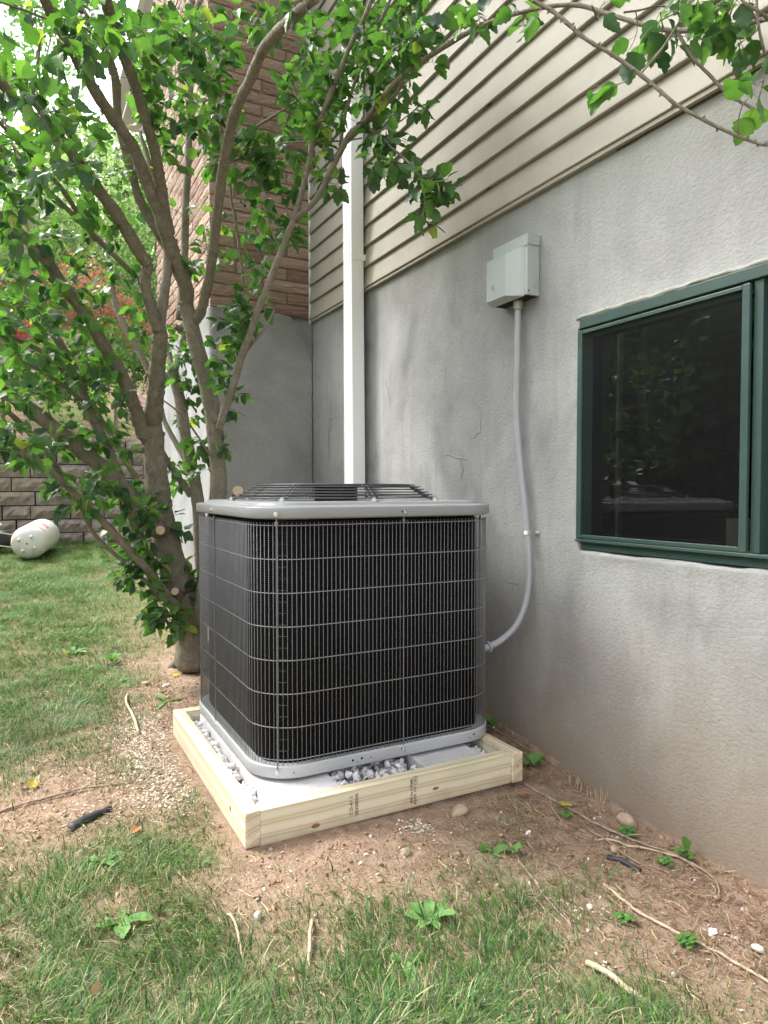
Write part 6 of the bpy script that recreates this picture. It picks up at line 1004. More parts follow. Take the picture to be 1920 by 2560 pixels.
# ------------------------------------------------------------------ tank and bag
tk=thing('propane_tank','rusty white gas tank lying on the lawn against the block wall, far left','gas tank',TANK[0])
ax=(Vector(TANK[1])-Vector(TANK[0])); Lt=.78; ax.normalize(); RT=.172
qt=NM('tank_paint'); p=qt.co('Object'); x,y,z=qt.sep(p); n=qt.noise(p,9,5,.7); f=qt.noise(p,40,4,.7)
c=qt.mix(qt.rng(n,.35,.7),(.66,.68,.60),(.76,.76,.70)); c=qt.mix(qt.math('MULTIPLY',qt.rng(qt.noise(p,5,5,.7,1),.50,.62),.5),c,(.62,.36,.28)); c=qt.mix(qt.math('MULTIPLY',qt.rng(f,.66,.72),.8),c,(.25,.10,.05)); qt.set(c,.45,spec=.4); M['tank']=qt.m
prof=[(0,.0),(.004,.05),(.018,.10),(.045,.138),(.075,.153),(.10,.158),(Lt-.10,.158),(Lt-.075,.153),(Lt-.045,.138),(Lt-.02,.10),(Lt,.02)]
mb=MB().tube([(0,0,-p_[0]) for p_ in prof],[max(p_[1],.001) for p_ in prof],36); o=mb.build('body',M['tank'],tk,smooth=True)
tk.rotation_euler=(-ax).to_track_quat('Z','Y').to_euler()
mb=MB().tube([(0,0,-.40),(0,0,-.405)],[.1590,.1590],36); mb.build('weld_seam',M['tank'],tk,smooth=True)
qr=plain('faded_red_print',(.60,.10,.10),.6,var=.2,scale=60)
def patch(a0,a1,z0,z1,name,mat):
    n=14; v=[];f=[]
    for i in range(n+1):
        a=R(a0+(a1-a0)*i/n)
        for z in (z0,z1): v.append((.1592*math.cos(a),.1592*math.sin(a),-z))
    for i in range(n): f.append((2*i,2*i+1,2*i+3,2*i+2))
    return MB().add(v,f).build(name,mat,tk,smooth=True)
bpy.context.view_layer.update(); upl=tk.rotation_euler.to_matrix().inverted()@Vector((0,0,1)); TKA=[math.degrees(math.atan2(upl.y,upl.x))-15]; TKR=TKA[0]+30
for a0 in TKA: patch(a0,a0+38,.22,.243,'red_stripe',qr)
for k_ in range(3): patch(TKA[0]-16-8*k_,TKA[0]-11-8*k_,.30,.34,'red_lettering',qr); patch(TKA[0]-16-8*k_,TKA[0]-11-8*k_,.36,.385,'red_lettering',qr)
patch(TKA[0]-40,TKA[0]+10,.12,.17,'faded_patch',plain('faded_orange_patch',(.62,.36,.27),.7,var=.2,scale=25))
for a_,r_ in ((45,.075),(135,.075),(225,.075),(315,.075)):
    px_,py_=r_*math.cos(R(a_+TKR)),r_*math.sin(R(a_+TKR)); MB().tube([(px_,py_,-.012),(px_,py_,.006),(px_,py_,.012)],[.017,.014,.007],12).build('foot_stud',M['tank'],tk,smooth=True)
MB().cyl((0,0,-.002),(0,0,.004),.008,10).build('rust_spot',plain('rust',(.22,.08,.03),.9),tk)
bg_=thing('duffel_bag','black duffel bag with pale piping beside the gas tank, at the left edge','bag',BAG)
b=bmesh.new(); bmesh.ops.create_cube(b,size=1); bmesh.ops.subdivide_edges(b,edges=b.edges,cuts=5,use_grid_fill=True)
for v in b.verts:
    c_v=v.co; L_=(abs(c_v.x*2)**3.5+abs(c_v.y*2)**3.5+abs(c_v.z*2)**3.5)**(1/3.5); c_v/=max(L_,.01); c_v*=.5*1.25; v.co=Vector((c_v.x*.50,c_v.y*.26,c_v.z*.30*(1-.25*abs(c_v.x))+.02*math.sin(7*c_v.x)))
me=bpy.data.meshes.new('bag_body'); b.to_mesh(me); b.free(); me.materials.append(plain('black_nylon',(.018,.018,.024),.5,var=.3,scale=30,bump=.004)); me.polygons.foreach_set('use_smooth',[True]*len(me.polygons)); link(bpy.data.objects.new('bag_body',me),bg_)
pp=plain('pale_piping',(.55,.48,.36),.6)
for zz,h in ((.075,.0),(-.05,0)):
    MB().tube([(-.26+.52*i/12,-.155*(1-(abs(-.26+.52*i/12)/.31)**3.5)**.35-.004,zz+.01*math.sin(i)) for i in range(13)],.006,6).build('piping',pp,bg_,smooth=True)
MB().tube([(-.05+.14*i/8,-.12,.155+.07*math.sin(math.pi*i/8)) for i in range(9)],.008,7).build('handle',M['white'],bg_,smooth=True)
bg_.rotation_euler=(0,0,R(-12))

# ------------------------------------------------------------------ trees and shrubs beyond
def bg_tree(name,label,cat,loc,blobs,n,size,mat,trunk=None,group=None,up=.5,branches=True):
    t=thing(name,label,cat,loc,group); L0=np.array(loc)
    vol=np.array([b_[3]**2 for b_ in blobs]); pick=rng.choice(len(blobs),n,p=vol/vol.sum()); B_=np.array(blobs)[pick]
    d=rng.normal(size=(n,3)); d/=np.linalg.norm(d,axis=1)[:,None]; r_=rng.uniform(.35,1,n)**.5
    P=B_[:,:3]+d*(B_[:,3]*r_)[:,None]*np.array([1,1,.8]); P+=rng.normal(size=P.shape)*size*1.2
    cl=vnoise(P[:,0]*1.0,P[:,1],P[:,2],1.6/max(blobs[0][3],.5)*2.2)
    keep=cl>-.28; P=P[keep]; n=len(P)
    D_=rng.normal(size=(n,3)); D_[:,2]-=.3; N_=rng.normal(size=(n,3))*.6; N_[:,2]+=up; Fm=frames(D_,N_); S=rng.uniform(.6,1.3,n)*size
    tpl=np.array([(0,0,0),(.45,.34,.05),(1,0,-.1),(.45,-.34,.05)]); V=np.einsum('nij,kj->nki',Fm,tpl)*S[:,None,None]+P[:,None,:]
    F=(np.array([[0,1,2],[0,2,3]])[None]+np.arange(n)[:,None,None]*4).reshape(-1,3); mats=mat if isinstance(mat,list) else [mat]
    np_mesh('crown',V.reshape(-1,3),F,mats,mi=np.repeat(rng.integers(0,len(mats),n),2),parent=t)
    if trunk:
        h,r0=trunk; mb=MB(); mb.tube([(0,0,-.3),(.03*h*.1,0,h*.3),(.01*h,.02*h,h*.7),(0,0,h)],[r0*1.3,r0,r0*.75,r0*.35],9,jit=.15); mb.build('trunk',M['bark'],t,smooth=True)
        if branches:
            mb=MB()
            for b_ in blobs:
                mb.tube([(0,0,h*random.uniform(.35,.7)),(b_[0]*.5,b_[1]*.5,b_[2]*.8),(b_[0],b_[1],b_[2])],[r0*.4,r0*.22,r0*.08],6)
            mb.build('branch',M['bark'],t,smooth=True)
    return t
hl=lambda x,y: float(hill(np.array([x]),np.array([y]))[0])
def T_(x,y): return (x,y,hl(x,y)-.05)
def AT(x,y,zc,r,more=()):
    g=hl(x,y)-.05; return (x,y,g),[(0,0,zc-g,r)]+[(dx,dy,zc-g+dz,rr) for dx,dy,dz,rr in more]
def bt(name,label,cat,x,y,zc,r,n,size,mat,more=(),tr=.05,h=None):
    loc,bl=AT(x,y,zc,r,more); return bg_tree(name,label,cat,loc,bl,n,size,mat,(h or bl[0][2]*.9+.1,tr))
bt('pale_tree','tall pale green feathery tree beyond the wall, behind the left branches','tree',.0,11.6,6.6,1.9,11000,.12,M['palefol'],[(-1.3,0,-1.2,1.4),(1.2,.3,-.8,1.2),(0,.5,-2.4,1.4)],.10)
bt('pale_tree','wide pale green tree beyond the wall at the left edge of the photo','tree',-1.9,11.0,5.6,1.6,8000,.12,M['palefol'],[(-1.4,0,-.8,1.3),(.6,0,-1.8,1.2)],.10)
bt('woodland_tree','slim dark trunked tree on the slope left of the maples','tree',-1.34,8.8,8.0,.9,2600,.09,M['midfol'],[(.5,.2,.8,.7),(-.5,0,-.6,.6)],.085)
bt('conifer','narrow grey-green conifer beside the chimney edge','tree',.9,10.2,5.2,1.0,6500,.10,[M['midfol'],M['palefol']],[(0,0,-1.3,1.1),(0,0,1.2,.8),(0,0,2.4,.5)],.1)
bt('maple_shrub','low orange-red maple on the slope behind the wall','shrub',-.76,5.8,3.35,.50,3600,.05,M['redfol'],[(.35,.1,-.2,.38),(-.4,0,-.1,.38)],.03)
bt('maple_shrub','second orange-red maple further right, half hidden by trunks','shrub',-.15,5.9,3.1,.38,1800,.05,M['redfol'],[(.3,.1,-.1,.3)],.03)
bt('maple_shrub','orange-red maple at the left edge above the wall','shrub',-1.95,6.2,3.3,.45,2200,.05,M['redfol'],[(.4,0,-.2,.35)],.03)
bt('crimson_shrub','small crimson leaved shrub on the slope at the left edge','shrub',-1.68,5.6,2.75,.26,900,.045,M['crimson'],(),.02)
bt('green_shrub','bright green shrub above the wall between the trunks','shrub',-.45,5.35,2.6,.42,2800,.065,[M['leaf'][2],M['leaf'][1]],[(.5,.1,-.15,.35),(-.35,0,-.25,.32)],.02)
bt('green_shrub','low green shrub above the wall behind the thick left limb','shrub',-1.25,5.35,2.2,.36,2000,.065,[M['leaf'][1],M['midfol']],[(.4,.1,-.1,.3),(-.45,0,.05,.32)],.02)
# woodland closing the view to the left, also what the window glass mirrors
far=[(-7.6,-1.8),(-7.4,2.2),(-9.5,-3.5),(-8.6,.2),(-10.8,2.6),(-8.9,5.2),(-7.6,8.3),(-11.5,8.8),(-5.2,13.5),(-2.2,16.5),(1.5,17),(-9,13)]
nm_=['at the near end of the row at the left of the lawn','in the middle of the row at the left of the lawn','left of the lawn, farthest toward the viewer','beyond the lawn, second from the near end of the row','behind the row at the left of the lawn','at the far left corner of the lawn','on the slope at the left behind the wall','deep in the wood at the left','behind the pale tree on the left','highest on the slope behind the pale tree','high on the slope behind the chimney','deep in the wood behind the slope']
for (x,y),d_ in zip(far,nm_):
    zz=gzs(x,y) if y<5 else hl(x,y)
    h=random.uniform(3.6,4.8) if x<-6 else random.uniform(4.6,6)
    bl=[(random.uniform(-1.2,1.2),random.uniform(-1.2,1.2),h*random.uniform(.3,1),random.uniform(1.1,1.7)) for _ in range(8)]+[(0,0,1.2,1.7),(.8,.9,1.0,1.5),(.6,-1.0,1.0,1.5)]
    bg_tree('woodland_tree','dense green tree '+d_,'tree',(x,y,zz-.1),bl,9000,.22,[M['darkfol'],M['midfol']],(h,.14),group='woodland trees closing off the garden')

# ------------------------------------------------------------------ lawn
def free(x,y): return ~((x>-1.075)&(x<-.175)&(y>-2.165)&(y<-1.24))&(x<-.012)&~((x>-.62)&(y>-.03))&~((np.hypot(x+.8,y+.31)<.12))
def seen(x,y,m=.85): return inview(np.stack([x,y,gz(x,y)],-1),m,.92)
def blades(name,label,N,area,h0,h1,w0,w1,pal,pw,power=1.0,lean=(.2,1.0),dens=True,thr=.0,clump=9.,m=.85):
    x=rng.uniform(area[0],area[1],N); y=rng.uniform(area[2],area[3],N)
    c=cover(x,y); cl=.5+.5*fbm(x,y,4,clump,3); 
    if dens: k=rng.random(N)<np.clip(c**power*1.15,0,1)*np.clip(-.12+2.1*cl,.05,1)
    else: k=rng.random(N)<np.clip(1.05-c,0,1)
    k&=rng.random(N)<(sm(.2,-.9,y) if area[2]<-1.1 else sm(-1.0,.1,y))
    k&=free(x,y)&seen(x,y,m); x,y,c,cl=x[k],y[k],c[k],cl[k]; n=len(x)
    z=gz(x,y)-.003; h=rng.uniform(h0,h1,n)*(.55+.75*cl)*(.6+.4*c); w=rng.uniform(w0,w1,n)
    swirl=2*math.pi*vnoise(x,y,8.,3.0); a=swirl+rng.normal(size=n)*1.1; ln=rng.uniform(*lean,n)
    dx,dy=np.cos(a),np.sin(a); px,py=-dy,dx; V=np.zeros((n,7,3)); C=np.ones((n,7,4))
    ti=rng.choice(len(pal),n,p=pw); base=np.array(pal)[ti]*rng.uniform(.75,1.25,(n,1))
    cold=.5+.5*vnoise(x,y,2.,1.4); base=base*(1-.15*cold[:,None]*np.array([1.4,.6,-.2]))*(.75+.5*cl[:,None])
    for lvl,t in enumerate((0,.38,.72,1.0)):
        hor=ln*h*t**1.7*.95; ver=h*t*(1-.42*ln*t)
        cx,cy,cz=x+dx*hor,y+dy*hor,z+ver; ww=w*(1-.75*t**1.4)*.5
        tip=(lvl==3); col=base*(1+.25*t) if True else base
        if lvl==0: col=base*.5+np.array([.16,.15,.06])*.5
        if tip: V[:,6]=np.stack([cx,cy,cz],-1); C[:,6,:3]=col
        else:
            V[:,2*lvl]=np.stack([cx-px*ww,cy-py*ww,cz],-1); V[:,2*lvl+1]=np.stack([cx+px*ww,cy+py*ww,cz],-1); C[:,2*lvl,:3]=col; C[:,2*lvl+1,:3]=col
    f=np.array([[0,1,3],[0,3,2],[2,3,5],[2,5,4],[4,5,6]]); F=(f[None]+np.arange(n)[:,None,None]*7).reshape(-1,3)
    o=np_mesh(name,V.reshape(-1,3),F,M['grass'],colors=C.reshape(-1,4),smooth=True); tag(o,label,'grass',kind='stuff'); print(name,n); return o
GP=[(.074,.165,.030),(.056,.132,.034),(.115,.215,.038),(.040,.095,.034),(.40,.33,.18),(.24,.23,.09)]
blades('grass','green lawn grass growing in tufts round the bare soil',330000,(-2.5,-.01,-3.5,.2),.024,.056,.0012,.0026,GP,[.26,.24,.15,.12,.13,.10],power=1.5,lean=(.35,1.5))
blades('grass','sparser grass at the outer left side of the yard',60000,(-8,-2.4,-4.0,-.6),.035,.075,.003,.006,GP,[.26,.24,.15,.12,.13,.10],lean=(.4,1.5),m=4.)
blades('grass','long coarse grass blades sticking out of the near lawn',6500,(-2.3,-.01,-3.4,-1.2),.045,.080,.0028,.0045,GP,[.3,.2,.3,.08,.07,.05],power=1.8)
blades('grass','paler back lawn grass running up to the block wall',430000,(-7.0,.3,-1.0,4.6),.035,.075,.002,.0048,[(.088,.20,.038),(.068,.165,.034),(.135,.25,.05),(.34,.30,.15),(.20,.24,.085)],[.32,.28,.2,.08,.12],clump=4,lean=(.5,1.6),m=1.3)
# dry thatch under and between the grass
def strands(name,label,N,area,L0,L1,pal,pw,fn,w=.0011):
    x=rng.uniform(area[0],area[1],N); y=rng.uniform(area[2],area[3],N); k=(rng.random(N)<fn(x,y))&free(x,y)&seen(x,y); x,y=x[k],y[k]; n=len(x)
    a=rng.uniform(0,2*math.pi,n); L=rng.uniform(L0,L1,n); bend=rng.normal(size=n)*.35; V=np.zeros((n,8,3)); 
    lift=rng.uniform(.002,.012,n)
    for i,t in enumerate((0,.33,.66,1)):
        aa=a+bend*(t-.5)*2; cx=x+np.cos(aa)*L*(t-.5); cy=y+np.sin(aa)*L*(t-.5); cz=gz(cx,cy)+.0015+lift*(t if True else 0)
        ww=w*rng.uniform(.6,1.4,n)*(1-.5*abs(t-.4)); V[:,2*i]=np.stack([cx-np.sin(aa)*ww,cy+np.cos(aa)*ww,cz],-1); V[:,2*i+1]=np.stack([cx+np.sin(aa)*ww,cy-np.cos(aa)*ww,cz+.0006],-1)
    f=np.array([[0,1,3,2],[2,3,5,4],[4,5,7,6]]); F=(f[None]+np.arange(n)[:,None,None]*8).reshape(-1,4)
    col=np.array(pal)[rng.choice(len(pal),n,p=pw)]*rng.uniform(.7,1.3,(n,1)); C=np.ones((n,8,4)); C[:,:,:3]=col[:,None]
    o=np_mesh(name,V.reshape(-1,3),F,M['straw'],colors=C.reshape(-1,4)); tag(o,label,'straw',kind='stuff'); print(name,n)
strands('dry_thatch','thin dry straw lying among the grass',34000,(-2.4,-.01,-3.5,-.4),.012,.045,[(.42,.34,.20),(.30,.22,.12),(.55,.45,.28)],[.4,.35,.25],lambda x,y:np.clip(.03+.5*cover(x,y)+.2*cover(x,y)*(fbm(x,y,3,4,3)>.1),0,1),w=.0007)
strands('root_litter','tangled brown rootlets and needles on the soil along the wall foot',9000,(-.75,-.01,-3.3,-.6),.015,.06,[(.24,.15,.09),(.34,.24,.15),(.16,.10,.065)],[.4,.35,.25],lambda x,y:np.clip(sm(-.65,-.15,x)*.95*(fbm(x,y,1,5,3)>-.15)+.04,0,1),w=.0009)
strands('root_litter','brown litter on the bare ground between frame and shrub',9000,(-1.7,-.95,-2.0,.3),.01,.045,[(.26,.17,.11),(.38,.28,.19),(.18,.11,.07)],[.4,.35,.25],lambda x,y:np.clip(.9-cover(x,y),0,1)*.5)
# pale wood chips / sawdust flecks left of the frame
N=5200; x=np.concatenate([rng.normal(-1.20,.10,N//2),rng.normal(-1.14,.05,N//2)]); y=np.concatenate([rng.uniform(-1.85,-.85,N//2),rng.uniform(-1.9,-1.0,N//2)])
x=np.concatenate([x,rng.uniform(-1.7,-.1,1500),rng.normal(-.46,.05,90),rng.normal(-.615,.02,160),rng.normal(-1.15,.2,500)]); y=np.concatenate([y,rng.uniform(-3.0,-.6,1500),rng.normal(-2.68,.03,90),rng.normal(-2.23,.025,160),rng.normal(-.2,.25,500)])
k=free(x,y)&(x<-.03)&(rng.random(len(x))<np.clip(1.15-cover(x,y)*1.3,0.03,1)); x,y=x[k],y[k]; n=len(x); a=rng.uniform(0,6.3,n); s=rng.uniform(.0010,.0042,n); el=rng.uniform(.25,.8,n)
V=np.zeros((n,4,3)); 
for i,(u,v) in enumerate(((-1,-1),(1,-1),(1,1),(-1,1))):
    cx=x+s*(u*np.cos(a)-v*el*np.sin(a)); cy=y+s*(u*np.sin(a)+v*el*np.cos(a)); V[:,i]=np.stack([cx,cy,gz(cx,cy)+.0018+rng.uniform(0,.003,n)*(u>0)],-1)
C=np.ones((n,4,4)); C[:,:,:3]=(np.array([.66,.58,.46])*rng.uniform(.55,1.15,(n,1)))[:,None]
o=np_mesh('wood_chips',V.reshape(-1,3),np.arange(n*4).reshape(-1,4),M['chip'],colors=C.reshape(-1,4)); tag(o,'pale sawdust flecks scattered on the soil','wood chips',kind='stuff')
# clods and crumbs
N=13000; x=rng.uniform(-1.75,-.02,N); y=rng.uniform(-3.2,-.5,N); k=free(x,y)&(rng.random(N)<np.clip(1.1-cover(x,y)*1.4,0,1))&seen(x,y); x,y=x[k],y[k]
S=np.clip(rng.lognormal(-5.7,.55,len(x)),.0012,.012); small=[rock_mesh(200+s,8,(1,.9,.7)) for s in range(8)]
o=scatter_rocks('soil_crumbs',np.stack([x,y,gz(x,y)+S*.2],-1),S,M['clod'],lambda i:tuple(np.array([.34,.225,.15])*rng.uniform(.65,1.3)) if rng.random()<.9 else tuple(np.array([.5,.44,.38])*rng.uniform(.7,1.1)),base=small,flat=.8); tag(o,'loose clods and grit on the bare soil','soil crumbs',kind='stuff'); print('clods',len(x))

# ------------------------------------------------------------------ single stones, sticks, leaves, weeds
def stone(x,y,r,ax,mat,label,seed,rz=0,sink=.35,group=None):
    v,f=rock_mesh(seed*13+5,16,ax); me=bpy.data.meshes.new('stone'); me.from_pydata([tuple(p*r*1.12) for p in v],[],[tuple(int(i) for i in q) for q in f]); me.materials.append(mat); me.polygons.foreach_set('use_smooth',[True]*len(me.polygons))
    o=bpy.data.objects.new('stone',me); link(o); o.location=(x,y,gzs(x,y)+r*ax[2]*(1-2*sink)); o.rotation_euler=(random.uniform(-.1,.1),random.uniform(-.1,.1),rz); md=o.modifiers.new('s','SUBSURF'); md.levels=2; md.render_levels=2; tag(o,label,'stone',group); return o
stone(-.462,-2.190,.044,(1.0,.6,.5),M['stone'],'flat brown stone in the dirt just in front of the timber frame',1,.1)
stone(-.71,-2.322,.026,(1,.9,.5),M['stone'],'round tan stone half buried in the dirt below the frame front',2,sink=.55)
stone(-.060,-2.42,.040,(.8,1,.8),M['stone'],'tan rounded stone at the foot of the wall, behind the clover',3)
stone(-1.103,-2.412,.012,(.8,1,.9),M['stonepale'],'pale pebble at the edge of the grass below the frame corner',4)
stone(-.257,-2.821,.019,(.65,1,.6),M['quartz'],'bright white quartz pebble near the wall at lower right',5,.3)
stone(-.225,-2.90,.018,(1,.75,.55),M['stonepale'],'pinkish stone right of the white quartz pebble',6,.4)
stone(-.349,-2.347,.010,(.8,1,.9),M['quartz'],'small white pebble beside the grass tuft right of the frame',7)
stone(-.05,-1.80,.014,(1,1,.8),M['quartz'],'pale pebble between the frame corner and the wall',8)
stone(-.20,-2.50,.018,(1.3,.7,.6),M['stone'],'flat tan stone under the crossing sticks by the wall',9,.8)
stone(-.44,-2.66,.010,(1,1,.6),M['stonepale'],'grey pebble in the bare patch among the grass',10)
stone(-1.19,-1.50,.013,(1.3,1,.6),M['stonepale'],'pale pebble on the chips left of the timber frame',11)
stone(-.80,-2.30,.006,(1,1,.8),M['stonepale'],'tiny tan pebble in the dirt under the frame front',12)
stone(-1.37,-2.70,.012,(1,.8,.7),M['stone'],'small brown stone in the grass at the lower left',13)
stone(-.95,-.62,.020,(1.2,.9,.5),M['stonepale'],'pale flat stone on the soil left of the shrub base',14)
for _s,_k in ((5,41),(7,42),(8,43)):
    o=[x for x in bpy.data.objects if x.get('label','').startswith({5:'bright white quartz',7:'small white pebble',8:'pale pebble between'}[_s])][0]
    v,f=rock_mesh(_k,13,(1,.75,.6)); me=bpy.data.meshes.new('stone'); me.from_pydata([tuple(p*{5:.016,7:.010,8:.012}[_s]) for p in v],[],[tuple(int(i) for i in q) for q in f]); me.materials.append(M['quartz']); o.data=me; o.modifiers.clear()
def stick(pts,r0,r1,label,mat='stick',lift=.004,forks=()):
    P_=smoothpts([(x,y,0) for x,y in pts],5); n=len(P_); P2=[]
    for i,p in enumerate(P_):
        t=i/(n-1); P2.append((p.x+random.uniform(-.001,.001),p.y,gzs(p.x,p.y)+r0*.6+lift*math.sin(math.pi*t)+random.uniform(0,.001)))
    mb=MB().tube(P2,[r0+(r1-r0)*i/(n-1) for i in range(n)],7,jit=.25)
    for s,dx,dy,dz in forks:
        p=P2[int(s*(n-1))]; mb.tube([p,(p[0]+dx*.5,p[1]+dy*.5,p[2]+dz*.6),(p[0]+dx,p[1]+dy,p[2]+dz)],[r0*.5,r0*.4,r0*.2],5)
    o=mb.build('stick',M[mat],None,smooth=True); tag(o,label,'stick'); return o
stick([(-.185,-2.13),(-.163,-2.266),(-.144,-2.4),(-.11,-2.505),(-.079,-2.601),(-.075,-2.69),(-.134,-2.751)],.0048,.0022,'long grey stick running from the frame corner along the wall foot',forks=((.45,.03,-.05,.02),(.7,-.03,-.06,.01)))
stick([(-.05,-1.60),(-.06,-1.771),(-.045,-1.982),(-.03,-2.13),(-.035,-2.2)],.0030,.0018,'thin stick lying against the wall behind the frame corner',forks=((.5,.01,-.02,.05),(.8,.005,-.01,.03)))
stick([(-.338,-2.60),(-.350,-2.70),(-.335,-2.80),(-.307,-2.9),(-.295,-3.02)],.0036,.0028,'long pale stick crossing the dirt at the lower right','stickpale')
stick([(-1.123,-.668),(-1.149,-.838),(-1.150,-1.025),(-1.153,-1.193)],.0045,.0055,'crooked pale stick standing out left of the timber frame','stickpale',lift=.02)
stick([(-1.60,-1.64),(-1.478,-1.62),(-1.355,-1.600),(-1.22,-1.60)],.0038,.0018,'thin straight stick on the dirt at the left edge')
stick([(-.434,-2.38),(-.47,-2.46),(-.50,-2.56),(-.53,-2.70)],.0034,.0022,'thin dark stick leading from the dirt into the grass in the middle')
stick([(-.587,-2.800),(-.578,-2.86),(-.566,-2.923)],.0060,.0052,'thick pale broken stick in the grass at the lower right','stickpale',lift=.01)
stick([(-.55,-2.57),(-.506,-2.60),(-.515,-2.66),(-.535,-2.715)],.0022,.0016,'thin bent twig lying beside the powdery white patch')
stick([(-1.008,-2.470),(-1.037,-2.531),(-1.058,-2.58)],.0038,.0034,'straight straw-coloured stick in the front lawn, below the frame','stickpale',lift=.012)
stick([(-.19,-2.40),(-.195,-2.498),(-.185,-2.60)],.0034,.0020,'short grey twig crossing under the long stick by the wall')
stick([(-.215,-2.45),(-.15,-2.50),(-.079,-2.60),(-.06,-2.66)],.0030,.0022,'reddish twig crossing the long stick by the wall','stickpale')
stick([(-1.17,-1.74),(-1.10,-1.66),(-1.055,-1.59)],.0018,.0014,'thin dark twig leaning against the left frame board',lift=.03)
stick([(-1.152,-2.37),(-1.155,-2.441),(-1.165,-2.52)],.0026,.0020,'slim grey twig in the grass left of the pale pebble','stickpale',lift=.015)
stick([(-.24,-2.52),(-.215,-2.60)],.0075,.006,'short thick blackened stick in the dirt near the wall','hose',lift=.001)
stick([(-1.0,-2.98),(-.97,-2.94)],.0040,.003,'short pale twig in the bottom grass','stickpale')
stick([(-.28,-2.105),(-.262,-2.085)],.003,.0015,'small splinter poking up at the right front corner of the frame','stickpale',lift=.0)
o=bpy.data.objects[[x.name for x in bpy.data.objects if x.name.startswith('stick')][-1]]
o.location.z+=.095
# black plastic scrap
mb=MB(); v=[];f=[]
for i in range(9):
    t=i/8; x_,y_=-1.42+.11*t,-1.84+.07*t; 
    for s in (-1,0,1): v.append((x_-s*.012*(1-.4*t),y_+s*.014*(1-.4*t),gzs(x_,y_)+.006+.012*(1-s*s)+.004*math.sin(5*t+s)))
    if i<8:
        for s in (0,1): a_=i*3+s; f.append((a_,a_+1,a_+4,a_+3))
o=mb.add(v,f).build('plastic_scrap',M['hose'],None,smooth=True); o.modifiers.new('s','SOLIDIFY').thickness=.002; tag(o,'curled black plastic scrap on the dirt at the left','plastic scrap')
# fallen leaves
def fleaf(x,y,s,mat,label,rz,tilt=.3,dz=.012,group=None):
    me=np_mesh('fallen_leaf',LSH[int(rz*7)%8]*s,LF,[mat],link_it=False); o=bpy.data.objects.new('fallen_leaf',me); link(o); o.location=(x,y,gzs(x,y)+dz); o.rotation_euler=(tilt,-tilt*.6,rz); tag(o,label,'leaf',group); return o
fleaf(-.90,-.49,.05,M['yleaf'],'yellow fallen leaf on the soil beside the frame back corner',.3)
fleaf(-1.50,-1.53,.04,M['yleaf'],'yellow curled leaf on the dirt at the left edge',1.2,.5)
fleaf(-1.32,.0,.05,M['yleaf'],'yellow folded leaf upright in the left grass',2.1,1.0,.03)
fleaf(-1.36,-.45,.03,M['oleaf'],'small orange leaf in the left grass',3.1)
fleaf(-1.28,-1.95,.035,M['oleaf'],'orange leaf scrap among the left grass near the plastic scrap',.8)
fleaf(-1.02,-.55,.045,M['tanleaf'],'dry grey leaf on the soil left of the trunk',4.0,.2)
fleaf(-1.42,-2.52,.022,M['tanleaf'],'curled tan leaf in the grass at the bottom left',.9,.9,.03)
fleaf(-.155,-2.30,.045,M['yleaf'],'bright yellow scrap of leaf by the long stick near the wall',1.6,.2,.014)
fleaf(-.22,-2.20,.04,M['oleaf'],'orange-brown leaf on the dirt right of the frame corner',2.6,.2,.010)
fleaf(-.70,-3.02,.03,M['oleaf'],'tan leaf fragment in the bottom lawn, centre',5.1,.6,.03)
fleaf(-.18,-3.02,.05,M['oleaf'],'brown leaf at the right edge of the photo, low down',2.0,.3,.02)
# weeds
def weed(x,y,label,n,L,kind='broad',h=.0,up=.5,group=None,mat='weed',w=.38):
    o_=thing('weed_plant',label,'weed',(x,y,gzs(x,y)-.002),group)
    for i in range(n):
        a=2*math.pi*i/n+random.uniform(-.4,.4); l=L*random.uniform(.7,1.15); ud=up*random.uniform(.6,1.3); mb=MB(); v=[];f=[]; K=7
        if kind=='broad':
            for k_ in range(K+1):
                t=k_/K; wd=l*w*.5*(math.sin(math.pi*max(t,.0)**1.25)**.8 if 0<t<1 else .04)+(.0012 if t<.3 else 0); r_=l*t*math.cos(ud); z_=l*t*math.sin(ud)-.35*l*t*t*.8+.004+h; 
                for s in (-1,0,1): v.append((r_*math.cos(a)-s*wd*math.sin(a),r_*math.sin(a)+s*wd*math.cos(a),z_+abs(s)*wd*.35+.002*math.sin(9*t)*s))
            for k_ in range(K):
                for s in (0,1): q_=k_*3+s; f.append((q_,q_+1,q_+4,q_+3))
            mb.add(v,f); mb.build('leaf',M[mat],o_,smooth=True)
        else:  # clover like: stem with three round leaflets
            hh=l*random.uniform(.5,1); px_,py_=l*.6*math.cos(a),l*.6*math.sin(a); mb.tube([(0,0,0),(px_*.5,py_*.5,hh*.7),(px_,py_,hh)],.0007,4); mb.build('stem',M[mat],o_)
            mb=MB()
            for q_ in range(3):
                b_a=a+q_*2.094; r_=L*.32; c=(px_+r_*math.cos(b_a),py_+r_*math.sin(b_a)); v=[(px_,py_,hh)]+[(c[0]+r_*.95*math.cos(t_*math.pi/5),c[1]+r_*.95*math.sin(t_*math.pi/5),hh+.002*math.sin(t_)) for t_ in range(10)]
                mb.add(v,[(0,1+t_,1+(t_+1)%10) for t_ in range(10)])
            mb.build('leaf',M[mat],o_)
    return o_
weed(-.795,-2.575,'broad-leaved plantain rosette in the lawn below the bare soil',7,.060,up=.55)
weed(-.085,-2.06,'leafy dandelion-like weed between the frame corner and the wall',8,.06,up=.7,w=.45)
weed(-.50,-2.40,'small weed with one rounded leaf in the dirt, centre right',3,.045,w=.7,up=.25)
weed(-.455,-2.43,'upright small-leaved seedling beside the rounded-leaf weed',5,.035,up=.9,w=.4)
weed(-.105,-2.46,'clover patch in front of the tan stone by the wall',8,.024,'clover')
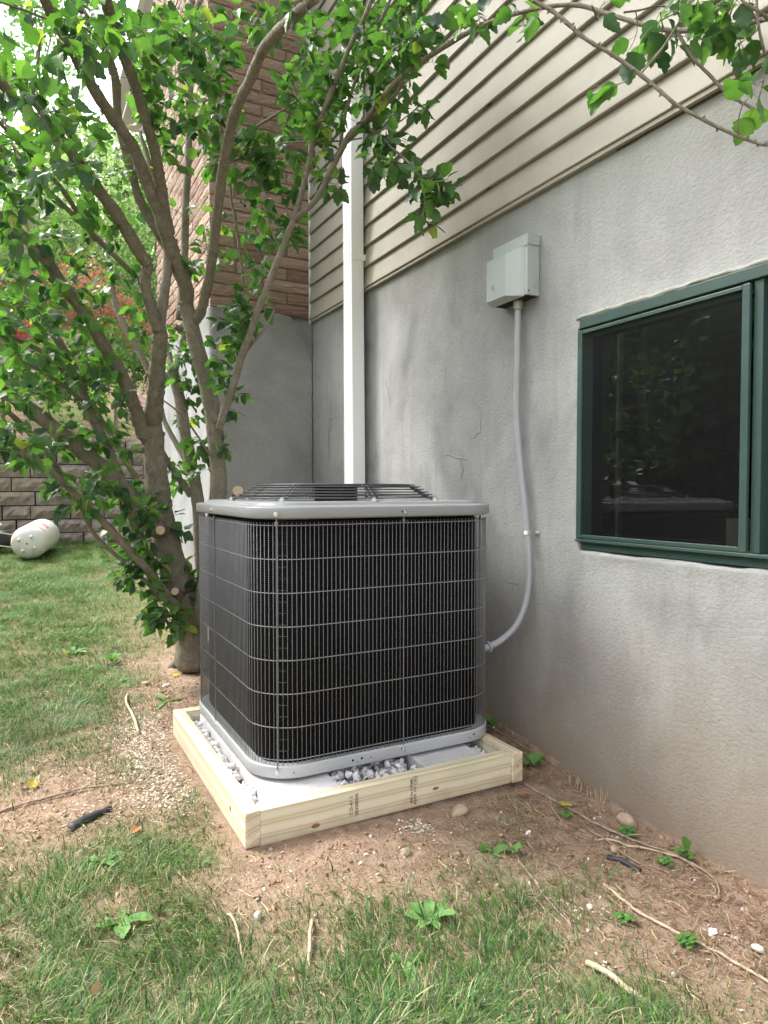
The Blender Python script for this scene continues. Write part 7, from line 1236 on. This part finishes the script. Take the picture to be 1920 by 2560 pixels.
weed(-.06,-2.60,'small dark clover by the wall under the upright leaf',4,.024,'clover')
weed(-.035,-2.585,'single upright oval leaf growing at the wall foot',1,.05,up=1.3,w=.5)
weed(-.13,-2.60,'clover sprigs beside the long stick at the wall',5,.020,'clover')
weed(-.345,-2.83,'clover growing along the long pale stick at lower right',6,.020,'clover')
weed(-.40,-2.72,'creeping clover in the grass near the bare patch',5,.019,'clover')
weed(-.09,-2.93,'bright small weed against the wall at the right edge',5,.035,up=.8,w=.6)
weed(-.90,-2.66,'low triangular-leaved weed left of the plantain, in the grass',3,.05,up=.2,w=.5)
weed(-1.36,-2.05,'large pale dandelion leaf rosette in the left lawn',5,.055,up=.35,w=.4)
weed(-1.35,-2.31,'wide pale weed leaves low in the left lawn',4,.06,up=.3,w=.5)
weed(-1.0,-.85,'two strap leaves beside the back corner of the timber frame',3,.11,up=.35,w=.25)
weed(-1.12,-.10,'feathery green weed clump on the soil left of the shrub',9,.08,up=.9,w=.25)
weed(-1.10,-.45,'broad weed at the edge of the grass left of the trunk',5,.06,up=.5,w=.45)
weed(-1.28,.15,'leafy weeds in the grass farther back on the left',7,.08,up=.6,w=.35)
weed(-.20,-2.33,'three tiny clovers beside the long stick, near the frame',3,.02,'clover')
weed(-1.16,-2.17,'small single weed leaf on the soil at the left of the frame front corner',2,.03,up=.6,w=.6)
weed(-.04,-1.78,'weed growing against the wall behind the air conditioner corner',6,.06,up=.8,w=.4)
# stubble of cut stems at the wall
st_=thing('cut_stubble','tuft of pale cut dry stems at the foot of the wall','stubble',(-.045,-2.25,gzs(-.045,-2.25)))
for i in range(22):
    a_,b__=random.uniform(-.03,.03),random.uniform(-.07,.07); MB().tube([(a_*.3,b__,-.005),(a_*.3+random.uniform(-.008,.008),b__+random.uniform(-.012,.012),random.uniform(.018,.042))],[.0016,.0010],5).build('stem',M['stickpale'],st_)
st_=thing('cut_stubble','smaller tuft of dry stems left of the tan stone at the wall','stubble',(-.04,-2.37,gzs(-.04,-2.37)))
for i in range(9):
    a_,b__=random.uniform(-.02,.02),random.uniform(-.03,.03); MB().tube([(a_*.3,b__,-.005),(a_*.3+random.uniform(-.006,.006),b__+random.uniform(-.01,.01),random.uniform(.012,.03))],[.0014,.0009],5).build('stem',M['stickpale'],st_)
